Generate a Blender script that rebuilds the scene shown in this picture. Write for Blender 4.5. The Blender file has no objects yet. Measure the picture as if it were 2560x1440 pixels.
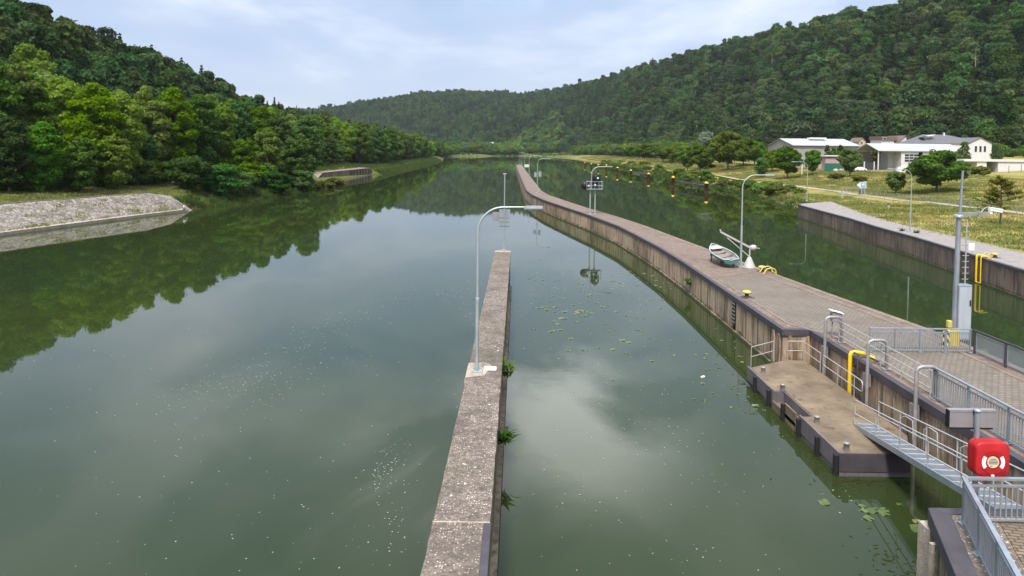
import bpy, bmesh, math, random
import numpy as np
from mathutils import Vector, Matrix

scene = bpy.context.scene
COL = scene.collection
random.seed(7)
RS = np.random.RandomState(11)
R = math.radians

# ------------------------------------------------------------------ camera
FPX = 1700.0                       # focal length in photo pixels (2560 wide)
CAM = Vector((0.0, 0.0, 11.7))     # eye above the water (z = 0)
PITCH, YAW, ROLL = 0.0348, 0.00905, 0.0105
PX0, PY0 = 1280.0, 433.0
_fw = Vector((-math.sin(YAW) * math.cos(PITCH), math.cos(YAW) * math.cos(PITCH), -math.sin(PITCH)))
_r0 = Vector((math.cos(YAW), math.sin(YAW), 0))
_u0 = _r0.cross(_fw)
_r = _r0 * math.cos(ROLL) + _u0 * math.sin(ROLL)
_u = _u0 * math.cos(ROLL) - _r0 * math.sin(ROLL)
cd = bpy.data.cameras.new('camera')
cam = bpy.data.objects.new('camera', cd)
COL.objects.link(cam)
cam.matrix_world = Matrix(((_r.x, _u.x, -_fw.x, CAM.x), (_r.y, _u.y, -_fw.y, CAM.y), (_r.z, _u.z, -_fw.z, CAM.z), (0, 0, 0, 1)))
cd.sensor_width = 36.0
cd.lens = FPX / 2560 * 36.0
cd.shift_y = (PY0 - 720.0) / 2560.0
cd.clip_end = 9000.0
cd.clip_start = 0.2
scene.camera = cam

# ------------------------------------------------------------------ sky, sun, exposure
SUN_EL, SUN_AZ = R(56), R(196)     # azimuth measured clockwise from +Y
w = bpy.data.worlds.new('World')
scene.world = w
w.use_nodes = True
nt = w.node_tree
nt.nodes.clear()
def N(t, **kw):
    n = nt.nodes.new(t)
    for k, v in kw.items():
        setattr(n, k, v)
    return n
L = lambda a, b: nt.links.new(a, b)
out = N('ShaderNodeOutputWorld'); bg = N('ShaderNodeBackground')
bg.inputs[1].default_value = 0.1
sky = N('ShaderNodeTexSky', sky_type='NISHITA'); sky.sun_disc = False
sky.sun_elevation = SUN_EL; sky.sun_rotation = SUN_AZ; sky.air_density = 1.2; sky.dust_density = 1.5; sky.ozone_density = 1.5
tc = N('ShaderNodeTexCoord'); sep = N('ShaderNodeSeparateXYZ'); L(tc.outputs['Generated'], sep.inputs[0])
zc = N('ShaderNodeMath', operation='MAXIMUM'); L(sep.outputs[2], zc.inputs[0]); zc.inputs[1].default_value = 0.0
za = N('ShaderNodeMath', operation='ADD'); L(zc.outputs[0], za.inputs[0]); za.inputs[1].default_value = 0.16
dv = N('ShaderNodeVectorMath', operation='DIVIDE'); L(tc.outputs['Generated'], dv.inputs[0])
cb = N('ShaderNodeCombineXYZ')
for i in range(3): L(za.outputs[0], cb.inputs[i])
L(cb.outputs[0], dv.inputs[1])
mp = N('ShaderNodeMapping'); L(dv.outputs[0], mp.inputs[0])
mp.inputs['Scale'].default_value = (1.0, 0.8, 0.0); mp.inputs['Rotation'].default_value = (0, 0, R(28)); mp.inputs['Location'].default_value = (3.1, 1.7, 0)
n1 = N('ShaderNodeTexNoise'); L(mp.outputs[0], n1.inputs['Vector'])
n1.inputs['Scale'].default_value = 1.15; n1.inputs['Detail'].default_value = 6; n1.inputs['Roughness'].default_value = 0.52; n1.inputs['Distortion'].default_value = 0.25
r1 = N('ShaderNodeValToRGB'); L(n1.outputs[0], r1.inputs[0])
r1.color_ramp.elements[0].position = 0.33; r1.color_ramp.elements[0].color = (3.05, 4.2, 6.35, 1)
r1.color_ramp.elements[1].position = 0.72; r1.color_ramp.elements[1].color = (7.0, 7.4, 8.6, 1)
e = r1.color_ramp.elements.new(0.52); e.color = (4.0, 4.9, 6.6, 1)
# the cloud deck is brighter overhead, with thin bright gaps in it
el = N('ShaderNodeMapRange', interpolation_type='SMOOTHSTEP'); L(sep.outputs[2], el.inputs[0])
el.inputs[1].default_value = 0.16; el.inputs[2].default_value = 0.46
n2 = N('ShaderNodeTexNoise'); L(mp.outputs[0], n2.inputs['Vector'])
n2.inputs['Scale'].default_value = 1.9; n2.inputs['Detail'].default_value = 5; n2.inputs['Roughness'].default_value = 0.5; n2.inputs['Distortion'].default_value = 0.6
br = N('ShaderNodeMapRange'); L(n2.outputs[0], br.inputs[0])
br.inputs[1].default_value = 0.44; br.inputs[2].default_value = 0.62
def blob(az, elv, size, amp):
    """a brighter bank of cloud round one direction"""
    d = (math.sin(R(az)) * math.cos(R(elv)), math.cos(R(az)) * math.cos(R(elv)), math.sin(R(elv)))
    x = N('ShaderNodeVectorMath', operation='DISTANCE'); L(tc.outputs['Generated'], x.inputs[0]); x.inputs[1].default_value = d
    y = N('ShaderNodeMapRange', interpolation_type='SMOOTHSTEP'); L(x.outputs['Value'], y.inputs[0])
    y.inputs[1].default_value = 0.0; y.inputs[2].default_value = size; y.inputs[3].default_value = amp; y.inputs[4].default_value = 0.0
    return y.outputs[0]
def add2(p, q, op='ADD'):
    x = N('ShaderNodeMath', operation=op); L(p, x.inputs[0])
    if hasattr(q, 'links'): L(q, x.inputs[1])
    else: x.inputs[1].default_value = q
    return x.outputs[0]
bank = add2(add2(blob(5, 21, 0.22, 1.1), blob(-9, 29, 0.18, 1.3)), add2(blob(-22, 15, 0.26, 0.28), blob(2, 11, 0.2, 0.5)))
hi = N('ShaderNodeMapRange', interpolation_type='SMOOTHSTEP'); L(sep.outputs[2], hi.inputs[0])
hi.inputs[1].default_value = 0.5; hi.inputs[2].default_value = 0.85; hi.inputs[3].default_value = 0.14; hi.inputs[4].default_value = 1.0
bf = add2(add2(br.outputs[0], 0.16), add2(bank, hi.outputs[0]), 'MULTIPLY')
bf = add2(bf, el.outputs[0], 'MULTIPLY')
mul = N('ShaderNodeMix', data_type='RGBA'); L(bf, mul.inputs[0]); L(r1.outputs[0], mul.inputs[6]); mul.inputs[7].default_value = (25.0, 25.6, 26.2, 1)
# a pale band at the horizon
hz = N('ShaderNodeMapRange'); L(zc.outputs[0], hz.inputs[0])
hz.inputs[1].default_value = 0.0; hz.inputs[2].default_value = 0.22; hz.inputs[3].default_value = 0.65; hz.inputs[4].default_value = 0.0
mh = N('ShaderNodeMix', data_type='RGBA'); L(hz.outputs[0], mh.inputs[0]); L(mul.outputs[2], mh.inputs[6]); mh.inputs[7].default_value = (5.2, 5.5, 6.8, 1)
mx = N('ShaderNodeMix', data_type='RGBA'); mx.inputs[0].default_value = 0.82
L(sky.outputs[0], mx.inputs[6]); L(mh.outputs[2], mx.inputs[7])
L(mx.outputs[2], bg.inputs[0]); L(bg.outputs[0], out.inputs[0])

sd = bpy.data.lights.new('sun', 'SUN'); sd.energy = 3.3; sd.angle = R(10); sd.color = (1.0, 0.94, 0.84)
sun = bpy.data.objects.new('sun', sd); COL.objects.link(sun)
to_sun = Vector((math.sin(SUN_AZ) * math.cos(SUN_EL), math.cos(SUN_AZ) * math.cos(SUN_EL), math.sin(SUN_EL)))
sun.rotation_euler = to_sun.to_track_quat('Z', 'Y').to_euler()
vs = scene.view_settings
vs.view_transform = 'Standard'; vs.look = 'None'; vs.gamma = 1.0; vs.use_curve_mapping = False; vs.exposure = 0.55
scene.render.engine = 'CYCLES'
cy = scene.cycles
cy.max_bounces = 6; cy.diffuse_bounces = 3; cy.glossy_bounces = 3; cy.transmission_bounces = 3; cy.transparent_max_bounces = 6; cy.volume_bounces = 1
cy.caustics_reflective = False; cy.caustics_refractive = False

# ------------------------------------------------------------------ helpers
def at(px, py, z):
    """the point of the level plane z that the photograph shows at a pixel (site survey from the photo)"""
    d = _r * ((px - PX0) / FPX) - _u * ((py - PY0) / FPX) + _fw
    t = (z - CAM.z) / d.z
    return Vector((CAM.x + d.x * t, CAM.y + d.y * t, z))
def aty(px, py, Y):
    """the point at distance Y that the photograph shows at a pixel"""
    d = _r * ((px - PX0) / FPX) - _u * ((py - PY0) / FPX) + _fw
    t = Y / d.y
    return Vector((CAM.x + d.x * t, Y, CAM.z + d.z * t))

def tag(o, label=None, cat=None, group=None, kind=None):
    if label: o['label'] = label
    if cat: o['category'] = cat
    if group: o['group'] = group
    if kind: o['kind'] = kind
    return o
def empty(name, loc, label, cat, rz=0.0, group=None):
    o = bpy.data.objects.new(name, None); COL.objects.link(o)
    o.empty_display_size = 0.3
    o.location = loc; o.rotation_euler = (0, 0, rz)
    return tag(o, label, cat, group)
def dup(root, loc, rz=None, sc=None, label=None, group=None):
    r = root.copy(); COL.objects.link(r); r.location = loc
    if rz is not None: r.rotation_euler = (0, 0, rz)
    if sc is not None: r.scale = sc if hasattr(sc, '__len__') else (sc, sc, sc)
    if label: r['label'] = label
    if group: r['group'] = group
    for ch in [c for c in bpy.data.objects if c.parent == root]:
        c2 = ch.copy(); COL.objects.link(c2); c2.parent = r
        for g in [g for g in bpy.data.objects if g.parent == ch]:
            g2 = g.copy(); COL.objects.link(g2); g2.parent = c2
    return r

def frame(d):
    d = Vector(d).normalized()
    a = Vector((0, 0, 1)) if abs(d.z) < 0.95 else Vector((1, 0, 0))
    s = d.cross(a).normalized()
    return d, s, s.cross(d).normalized()

class MB:
    """collects shapes and links them as one mesh object"""
    def __init__(self): self.v = []; self.f = []; self.sm = []
    def add(self, vs_, fs, smooth=False):
        b = len(self.v); self.v += [tuple(p) for p in vs_]
        for q in fs: self.f.append(tuple(i + b for i in q)); self.sm.append(smooth)
        return self
    def box(self, c, s, rz=0.0, m=None):
        x, y, z = s[0] / 2, s[1] / 2, s[2] / 2
        P = [Vector((i * x, j * y, k * z)) for i in (-1, 1) for j in (-1, 1) for k in (-1, 1)]
        M = m or Matrix.Rotation(rz, 3, 'Z')
        P = [M @ p + Vector(c) for p in P]
        return self.add(P, [(0, 1, 3, 2), (4, 6, 7, 5), (0, 4, 5, 1), (2, 3, 7, 6), (0, 2, 6, 4), (1, 5, 7, 3)])
    def bbox(self, a, b):
        a, b = Vector(a), Vector(b)
        return self.box((a + b) / 2, (abs(b.x - a.x), abs(b.y - a.y), abs(b.z - a.z)))
    def bar(self, a, b, wx, wz):
        """a rectangular bar from a to b"""
        a, b = Vector(a), Vector(b); d, s, u = frame(b - a)
        P = []
        for q in (a, b):
            for i, j in ((-1, -1), (1, -1), (1, 1), (-1, 1)): P.append(q + s * i * wx / 2 + u * j * wz / 2)
        return self.add(P, [(0, 1, 2, 3), (7, 6, 5, 4), (0, 4, 5, 1), (1, 5, 6, 2), (2, 6, 7, 3), (3, 7, 4, 0)])
    def tube(self, pts, r, n=10, caps=True):
        pts = [Vector(p) for p in pts]; rr = r if hasattr(r, '__len__') else [r] * len(pts)
        V = []; prev = None
        for i, p in enumerate(pts):
            t = (pts[min(i + 1, len(pts) - 1)] - pts[max(i - 1, 0)])
            if prev is None: d, s, u = frame(t)
            else:
                d = t.normalized(); s = (prev - d * prev.dot(d)).normalized(); u = s.cross(d).normalized()
            prev = s
            V += [p + s * math.cos(a) * rr[i] + u * math.sin(a) * rr[i] for a in [2 * math.pi * k / n for k in range(n)]]
        F = []
        for i in range(len(pts) - 1):
            for k in range(n): F.append((i * n + k, i * n + (k + 1) % n, (i + 1) * n + (k + 1) % n, (i + 1) * n + k))
        self.add(V, F, True)
        if caps:
            self.add(V[:n], [tuple(range(n))]); self.add(V[-n:], [tuple(reversed(range(n)))])
        return self
    def lathe(self, prof, c=(0, 0, 0), n=16):
        V = []; F = []
        for (r, z) in prof:
            V += [(c[0] + r * math.cos(2 * math.pi * k / n), c[1] + r * math.sin(2 * math.pi * k / n), c[2] + z) for k in range(n)]
        for i in range(len(prof) - 1):
            for k in range(n): F.append((i * n + k, i * n + (k + 1) % n, (i + 1) * n + (k + 1) % n, (i + 1) * n + k))
        self.add(V, F, True)
        self.add(V[:n], [tuple(reversed(range(n)))]); self.add(V[-n:], [tuple(range(n))])
        return self
    def prism(self, poly, z0, z1):
        n = len(poly)
        V = [(p[0], p[1], z0) for p in poly] + [(p[0], p[1], z1) for p in poly]
        return self.add(V, [tuple(reversed(range(n))), tuple(range(n, 2 * n))] + [(i, (i + 1) % n, n + (i + 1) % n, n + i) for i in range(n)])
    def build(self, name, m, parent=None, world=None, bevel=0.0, fixn=True):
        """world=True: the shapes were given in world space under an unrotated parent"""
        me = bpy.data.meshes.new(name)
        V = self.v
        if world and parent is not None:
            l = parent.matrix_world.translation if parent.parent else parent.location
            V = [(p[0] - l[0], p[1] - l[1], p[2] - l[2]) for p in V]
        me.from_pydata(V, [], self.f)
        me.polygons.foreach_set('use_smooth', self.sm)
        if fixn and len(self.f) < 20000:
            bm = bmesh.new(); bm.from_mesh(me); bmesh.ops.recalc_face_normals(bm, faces=bm.faces); bm.to_mesh(me); bm.free()
        me.materials.append(m)
        o = bpy.data.objects.new(name, me); COL.objects.link(o)
        if parent is not None: o.parent = parent
        if bevel:
            b = o.modifiers.new('bevel', 'BEVEL'); b.width = bevel; b.segments = 2; b.limit_method = 'ANGLE'
        return o

# ------------------------------------------------------------------ materials
def mat(name, col, rough=0.6, metal=0.0, spec=0.4):
    m = bpy.data.materials.new(name); m.use_nodes = True
    b = m.node_tree.nodes['Principled BSDF']
    b.inputs['Base Color'].default_value = (*col, 1); b.inputs['Roughness'].default_value = rough
    b.inputs['Metallic'].default_value = metal; b.inputs['Specular IOR Level'].default_value = spec
    return m
class NT:
    def __init__(self, m): self.t = m.node_tree; self.b = self.t.nodes.get('Principled BSDF')
    def n(self, t, ins=None, **kw):
        x = self.t.nodes.new(t)
        for k, v in kw.items(): setattr(x, k, v)
        for k, v in (ins or {}).items():
            if hasattr(v, 'is_linked') or hasattr(v, 'links'): self.t.links.new(v, x.inputs[k])
            else: x.inputs[k].default_value = v
        return x
    def link(self, a, b): self.t.links.new(a, b)
    def pos(self, scale=(1, 1, 1), obj=False, rot=(0, 0, 0)):
        if obj: s = self.n('ShaderNodeTexCoord').outputs['Object']
        else: s = self.n('ShaderNodeNewGeometry').outputs['Position']
        return self.n('ShaderNodeMapping', {0: s, 'Scale': scale, 'Rotation': rot}).outputs[0]
    def noise(self, vec, scale, detail=4, rough=0.55, dist=0.0):
        return self.n('ShaderNodeTexNoise', {'Vector': vec, 'Scale': scale, 'Detail': detail, 'Roughness': rough, 'Distortion': dist}).outputs[0]
    def ramp(self, fac, stops):
        x = self.n('ShaderNodeValToRGB', {0: fac}); cr = x.color_ramp
        cr.elements[0].position = stops[0][0]; cr.elements[0].color = (*stops[0][1], 1)
        cr.elements[1].position = stops[-1][0]; cr.elements[1].color = (*stops[-1][1], 1)
        for p, c in stops[1:-1]:
            e = cr.elements.new(p); e.color = (*c, 1)
        return x.outputs[0]
    def mix(self, fac, a, b, mode='MIX'):
        x = self.n('ShaderNodeMix', data_type='RGBA', blend_type=mode)
        for i, v in ((0, fac), (6, a), (7, b)):
            if hasattr(v, 'links'): self.link(v, x.inputs[i])
            elif i == 0: x.inputs[0].default_value = v
            else: x.inputs[i].default_value = (*v, 1)
        return x.outputs[2]
    def rng(self, v, a, b, c=0.0, d=1.0):
        return self.n('ShaderNodeMapRange', {0: v, 1: a, 2: b, 3: c, 4: d}).outputs[0]
    def math(self, op, a, b=0.0):
        x = self.n('ShaderNodeMath', operation=op)
        for i, v in ((0, a), (1, b)):
            if hasattr(v, 'links'): self.link(v, x.inputs[i])
            else: x.inputs[i].default_value = v
        return x.outputs[0]
    def bump(self, h, strength=0.4, dist=0.02):
        x = self.n('ShaderNodeBump', {'Height': h, 'Strength': strength, 'Distance': dist})
        self.link(x.outputs[0], self.b.inputs['Normal'])
    def color(self, c): self.link(c, self.b.inputs['Base Color'])

def weathered(name, col, rough=0.6, metal=0.0, var=0.25, scale=1.5, rust=None, rust_at=0.66):
    m = mat(name, col, rough, metal); t = NT(m); p = t.pos()
    a = t.noise(p, scale, 5)
    c = t.ramp(a, [(0.25, tuple(x * (1 - var) for x in col)), (0.75, tuple(min(1, x * (1 + var)) for x in col))])
    b = t.noise(t.pos((6, 6, 0.8)), 1.0, 4)
    c = t.mix(t.rng(b, 0.45, 0.75, 0, 0.35), c, tuple(x * 0.6 for x in col))
    if rust: c = t.mix(t.rng(t.noise(p, 2.6, 6), rust_at, rust_at + 0.12), c, rust)
    t.color(c); t.link(t.rng(a, 0.2, 0.8, max(0.05, rough - 0.12), min(1, rough + 0.12)), t.b.inputs['Roughness'])
    return m

def concrete_face(name, base, dark, light, moss_top=0.35, panel=0.0):
    """weathered board-marked concrete: vertical run-off streaks, algae at the waterline"""
    m = mat(name, base, 0.85); t = NT(m)
    big = t.noise(t.pos(), 0.35, 5)
    st = t.noise(t.pos((2.2, 2.2, 0.16)), 1.6, 6, 0.62)
    st2 = t.noise(t.pos((5, 5, 0.35)), 2.1, 4, 0.6)
    c = t.ramp(big, [(0.3, tuple(x * 0.82 for x in base)), (0.7, base)])
    c = t.mix(t.rng(st, 0.47, 0.62, 0, 0.9), c, dark)
    c = t.mix(t.math('MULTIPLY', t.rng(t.noise(t.pos(), 0.12, 3), 0.44, 0.56), t.rng(t.noise(t.pos((1.2, 1.2, 0.4)), 0.9, 6, .7), 0.36, 0.58, 0, 0.9)), c, dark)
    c = t.mix(t.rng(st2, 0.58, 0.74, 0, 0.75), c, light)
    c = t.mix(t.rng(t.noise(t.pos(), 9.0, 4), 0.55, 0.8, 0, 0.35), c, tuple(x * 0.6 for x in base))
    z = t.n('ShaderNodeSeparateXYZ', {0: t.n('ShaderNodeNewGeometry').outputs['Position']}).outputs[2]
    wob = t.math('ADD', z, t.rng(t.noise(t.pos(), 1.2, 4), 0.3, 0.7, -0.18, 0.18))
    c = t.mix(t.rng(wob, moss_top, moss_top - 0.22, 0, 0.9), c, (0.045, 0.048, 0.022))
    t.color(c); t.bump(t.math('ADD', st2, t.noise(t.pos(), 14, 3)), 0.35, 0.03)
    return m

def aggregate(name, base, dark, pebble, scale=26.0, amt=0.5, moss=(0.10, 0.085, 0.05)):
    """washed concrete with pale pebbles, lichen and dark weathering"""
    m = mat(name, base, 0.9); t = NT(m); p = t.pos()
    v = t.n('ShaderNodeTexVoronoi', {'Vector': p, 'Scale': scale}, feature='F1')
    peb = t.math('MULTIPLY', t.rng(v.outputs['Distance'], 0.38, 0.2), t.rng(t.n('ShaderNodeSeparateColor', {0: v.outputs['Color']}).outputs[0], 1 - amt, 1 - amt + 0.15))
    c = t.ramp(t.noise(p, scale * 0.8, 3), [(0.3, dark), (0.7, base)])
    c = t.mix(peb, c, pebble)
    c = t.mix(t.rng(t.noise(p, 0.7, 6, 0.65), 0.48, 0.68, 0, 0.65), c, dark)
    c = t.mix(t.rng(t.noise(p, 0.33, 5, 0.6), 0.5, 0.7, 0, 0.55), c, moss)
    c = t.mix(t.rng(t.noise(p, 2.3, 6, 0.72), 0.46, 0.66, 0, 0.6), c, tuple(x * 0.7 for x in dark))
    v2 = t.n('ShaderNodeTexVoronoi', {'Vector': p, 'Scale': 3.3}, feature='F1')
    lic = t.math('MULTIPLY', t.rng(v2.outputs['Distance'], 0.16, 0.07), t.rng(t.noise(p, 0.9, 3), 0.46, 0.62))
    c = t.mix(lic, c, tuple(min(1, x * 1.25) for x in pebble))
    t.color(c); t.bump(v.outputs['Distance'], 0.5, 0.015)
    return m

def pavers(name, c1, c2, joint, bw=0.24, bh=0.12, rot=0.0, gap=0.012):
    m = mat(name, c1, 0.9); t = NT(m); p = t.pos(rot=(0, 0, rot))
    b = t.n('ShaderNodeTexBrick', {'Vector': p, 'Color1': (*c1, 1), 'Color2': (*c2, 1), 'Mortar': (*joint, 1), 'Scale': 1.0, 'Mortar Size': gap, 'Mortar Smooth': 0.2, 'Bias': 0.0, 'Brick Width': bw, 'Row Height': bh})
    c = t.mix(t.rng(t.noise(t.pos(), 0.6, 6, 0.65), 0.42, 0.68, 0, 0.6), b.outputs[0], tuple(x * 0.55 for x in c1))
    c = t.mix(t.rng(t.noise(t.pos(), 0.3, 4), 0.52, 0.7, 0, 0.5), c, (0.14, 0.10, 0.072))
    c = t.mix(t.rng(t.noise(t.pos(), 2.0, 6, 0.7), 0.48, 0.68, 0, 0.6), c, tuple(x * 0.45 for x in c1))
    t.color(c); t.bump(b.outputs[1], -0.6, 0.012)
    return m

M = {}
M['steel'] = weathered('galvanised_steel', (0.36, 0.40, 0.45), 0.42, 0.55, 0.12, 2.0)
M['steel_lamp'] = weathered('lamp_steel', (0.42, 0.46, 0.47), 0.45, 0.4, 0.14, 1.2)
M['tube'] = weathered('brown_grey_tube', (0.33, 0.31, 0.31), 0.5, 0.4, 0.2, 3.0)
M['thin_rail'] = weathered('bright_rail', (0.55, 0.54, 0.53), 0.4, 0.45, 0.12, 3.0)
M['dark_steel'] = weathered('dark_steel', (0.075, 0.066, 0.078), 0.6, 0.2, 0.3, 1.2, (0.10, 0.06, 0.04))
M['pontoon_steel'] = weathered('pontoon_steel', (0.16, 0.138, 0.15), 0.55, 0.2, 0.3, 1.0, (0.11, 0.07, 0.05), 0.62)
M['black'] = mat('black_paint', (0.012, 0.012, 0.014), 0.5)
M['rubber'] = mat('black_rubber', (0.014, 0.014, 0.016), 0.7)
M['yellow'] = weathered('yellow_paint', (0.78, 0.50, 0.02), 0.45, 0.0, 0.12, 3.0)
M['yellow_pale'] = weathered('faded_yellow_paint', (0.58, 0.45, 0.10), 0.5, 0.0, 0.15, 3.0)
M['red'] = weathered('red_plastic', (0.40, 0.012, 0.015), 0.42, 0.0, 0.1, 4.0)
M['white'] = weathered('white_paint', (0.78, 0.78, 0.78), 0.5, 0.0, 0.06, 1.0)
M['grey_board'] = weathered('grey_board', (0.26, 0.24, 0.25), 0.6, 0.1, 0.1, 2.0)
M['sign_back'] = weathered('sign_back', (0.30, 0.33, 0.37), 0.5, 0.3, 0.1, 2.0)
M['face_pier'] = concrete_face('pier_concrete', (0.50, 0.37, 0.25), (0.11, 0.072, 0.048), (0.52, 0.44, 0.35))
M['face_quay'] = concrete_face('quay_concrete', (0.255, 0.185, 0.135), (0.075, 0.053, 0.042), (0.36, 0.29, 0.23))
M['face_narrow'] = concrete_face('dividing_wall_concrete', (0.24, 0.19, 0.12), (0.07, 0.055, 0.035), (0.33, 0.28, 0.2))
M['top_narrow'] = aggregate('washed_concrete', (0.25, 0.205, 0.172), (0.085, 0.066, 0.055), (0.62, 0.56, 0.48), 15.0, 0.45)
M['top_pier'] = aggregate('pier_top_concrete', (0.27, 0.205, 0.165), (0.11, 0.08, 0.063), (0.44, 0.38, 0.32), 20.0, 0.3, (0.21, 0.135, 0.105))
M['deck_pave'] = pavers('deck_pavers', (0.232, 0.198, 0.166), (0.19, 0.16, 0.133), (0.11, 0.092, 0.075), 0.27, 0.19, 0.0, 0.03)
M['kerb'] = aggregate('kerb_concrete', (0.30, 0.245, 0.205), (0.15, 0.11, 0.085), (0.42, 0.37, 0.33), 22.0, 0.25)
M['quay_pave'] = aggregate('quay_paving', (0.31, 0.285, 0.275), (0.23, 0.205, 0.195), (0.40, 0.37, 0.35), 12.0, 0.2, (0.24, 0.21, 0.18))
M['pale_conc'] = aggregate('pale_concrete', (0.50, 0.42, 0.34), (0.32, 0.26, 0.2), (0.6, 0.55, 0.48), 24.0, 0.25)
# ------------------------------------------------------------------ land: shores, paths, hills
def dseg(px, py, pts):
    """distance to a polyline, and the fraction along it of the nearest point"""
    best = np.full(px.shape, 1e9); prm = np.zeros(px.shape); sgn = np.ones(px.shape)
    for i in range(len(pts) - 1):
        ax, ay = pts[i][:2]; bx, by = pts[i + 1][:2]
        dx, dy = bx - ax, by - ay; l2 = dx * dx + dy * dy
        t = np.clip(((px - ax) * dx + (py - ay) * dy) / l2, 0, 1)
        d = np.hypot(px - ax - t * dx, py - ay - t * dy)
        k = d < best
        best = np.where(k, d, best); prm = np.where(k, i + t, prm)
        s = np.sign(dx * (py - ay) - dy * (px - ax))
        sgn = np.where(k, s, sgn)
    return best, prm, sgn
def inside(px, py, poly):
    c = np.zeros(px.shape, bool); n = len(poly)
    for i in range(n):
        x1, y1 = poly[i][:2]; x2, y2 = poly[(i + 1) % n][:2]
        k = ((y1 > py) != (y2 > py)) & (px < (x2 - x1) * (py - y1) / ((y2 - y1) if y2 != y1 else 1e-9) + x1)
        c ^= k
    return c
def sstep(x, a, b):
    t = np.clip((x - a) / (b - a), 0, 1); return t * t * (3 - 2 * t)
def vnoise(x, y, s, seed):
    """smooth value noise"""
    r = np.random.RandomState(seed).rand(64, 64)
    X, Y = x / s, y / s; xi, yi = np.floor(X).astype(int), np.floor(Y).astype(int)
    u, v = X - xi, Y - yi; u = u * u * (3 - 2 * u); v = v * v * (3 - 2 * v)
    g = lambda i, j: r[(xi + i) % 64, (yi + j) % 64]
    return (g(0, 0) * (1 - u) + g(1, 0) * u) * (1 - v) + (g(0, 1) * (1 - u) + g(1, 1) * u) * v

QUAY = [(36.5, 15), (41.2, 55.3), (42.0, 61), (43.2, 67.6), (44.6, 76.3), (45.8, 86.8), (47.7, 98.4), (50.4, 123.0)]
SHORE_R = [(39.5, -40), (39.5, 15), (44.2, 55), (46.4, 68), (48.2, 88), (50, 100), (53.5, 119), (53, 126), (57.5, 145), (61.5, 170), (65, 200), (67, 237), (70, 346), (71, 460), (77, 642), (75, 884), (67, 1105), (40, 1200)]
SHORE_F = [(-4, 1243), (-60, 1130), (-92, 1075), (-99, 904)]
SHORE_L = [(-73, 663), (-64, 426), (-58.5, 294), (-58.5, 200), (-57.5, 141), (-59.5, 122), (-66.5, 84), (-70, 60), (-74, 20), (-74, -40)]
LAKE = SHORE_R + SHORE_F + SHORE_L
TOE_R = [(262, -60), (258, 150), (245, 260), (232, 330), (195, 480), (155, 700), (120, 1000), (60, 1330), (-50, 1480), (-200, 1560), (-450, 1560), (-800, 1400)]
RIDGE_R = [(470, -60, 130), (450, 300, 130), (416, 560, 130), (380, 700, 134), (320, 1000, 150), (214, 1400, 151), (98, 1900, 150), (5, 2250, 176), (-124, 2200, 182), (-250, 2140, 172), (-365, 2100, 154), (-489, 2000, 122), (-595, 2000, 100), (-800, 2000, 92)]
TOE_L = [(-112, -60), (-112, 150), (-108, 300), (-108, 500), (-112, 640), (-118, 760), (-120, 900)]
RIDGE_L = [(-185, -60, 54), (-182, 150, 52), (-187, 250, 45), (-193, 330, 41), (-200, 450, 26), (-195, 560, 20), (-190, 650, 10), (-185, 780, 8), (-180, 900, 4)]
def hill(px, py, toe, ridge, ridge_out):
    d1, p1, _ = dseg(px, py, toe); d2, p2, _ = dseg(px, py, ridge)
    H = np.interp(p2, range(len(ridge)), [r[2] for r in ridge])
    ins = inside(px, py, [t[:2] for t in toe] + [r[:2] for r in reversed(ridge)])
    t = d1 / (d1 + d2 + 1e-6)
    h = H * (0.35 * t + 0.65 * t * t * (3 - 2 * t))
    beyond = (~ins) & (d2 < d1)
    return np.where(ins, h, np.where(beyond, H * np.clip(1 - d2 * ridge_out, 0.0, 1), 0)), ins
def ground_z(px, py):
    px = np.asarray(px, float); py = np.asarray(py, float)
    d, _, _ = dseg(px, py, LAKE + [LAKE[0]])
    land = ~inside(px, py, LAKE)
    d = np.where(land, d, -d)
    right = (px > -40) & (py < 1260)
    nearq = (px > 20) & (py < 128)
    # right bank: beach, meadow, path shelf, grass embankment
    e = px - 76.0
    zr = np.interp(d, [-14, -3, 0, 4, 12, 40], [-3, -1.4, -0.15, 1.1, 2.5, 3.0])
    zq = np.interp(d, [-3, 0, 0.8, 6, 30], [-3, -3, 2.26, 2.27, 2.9])
    k = sstep(py, 121, 134)
    zr = np.where(px > 20, zq * (1 - k) + zr * k, zr)
    zr = zr + np.where(py < 1300, 2.6 * sstep(e, 6, 38) + 5.0 * sstep(e, 60, 150), 0) * np.where(px > 0, 1, 0)
    # left bank: stone slope, grass shelf, wood floor
    zl = np.interp(d, [-12, -2, 0, 7, 15, 40], [-3, -0.8, -0.12, 2.9, 3.4, 6.0])
    dip = ((py > 212) & (py < 300)) | ((py > 60) & (py < 124))
    zl = np.where(dip & (d < 13.5), np.minimum(zl, np.interp(d, [-12, 0, 4, 7, 13.5], [-3, -1.5, -0.6, 0.8, 3.2])), zl)
    zf = np.interp(d, [-12, 0, 6, 60], [-3, -0.2, 2.0, 6.0])
    z = np.where(py > 1150, zf, np.where(px > 0, zr, zl))
    hr, _ = hill(px, py, TOE_R, RIDGE_R, 0.0006)
    hl, _ = hill(px, py, TOE_L, RIDGE_L, 0.003)
    z = z + hr + hl
    z = z + np.where(d > 14, (vnoise(px, py, 9.0, 3) - 0.5) * 0.5, 0) * np.where(nearq, 0.35, 1)
    z = z + (hr + hl > 8) * (vnoise(px, py, 70.0, 5) - 0.5) * np.minimum((hr + hl) * 0.12, 9)
    return z

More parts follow.
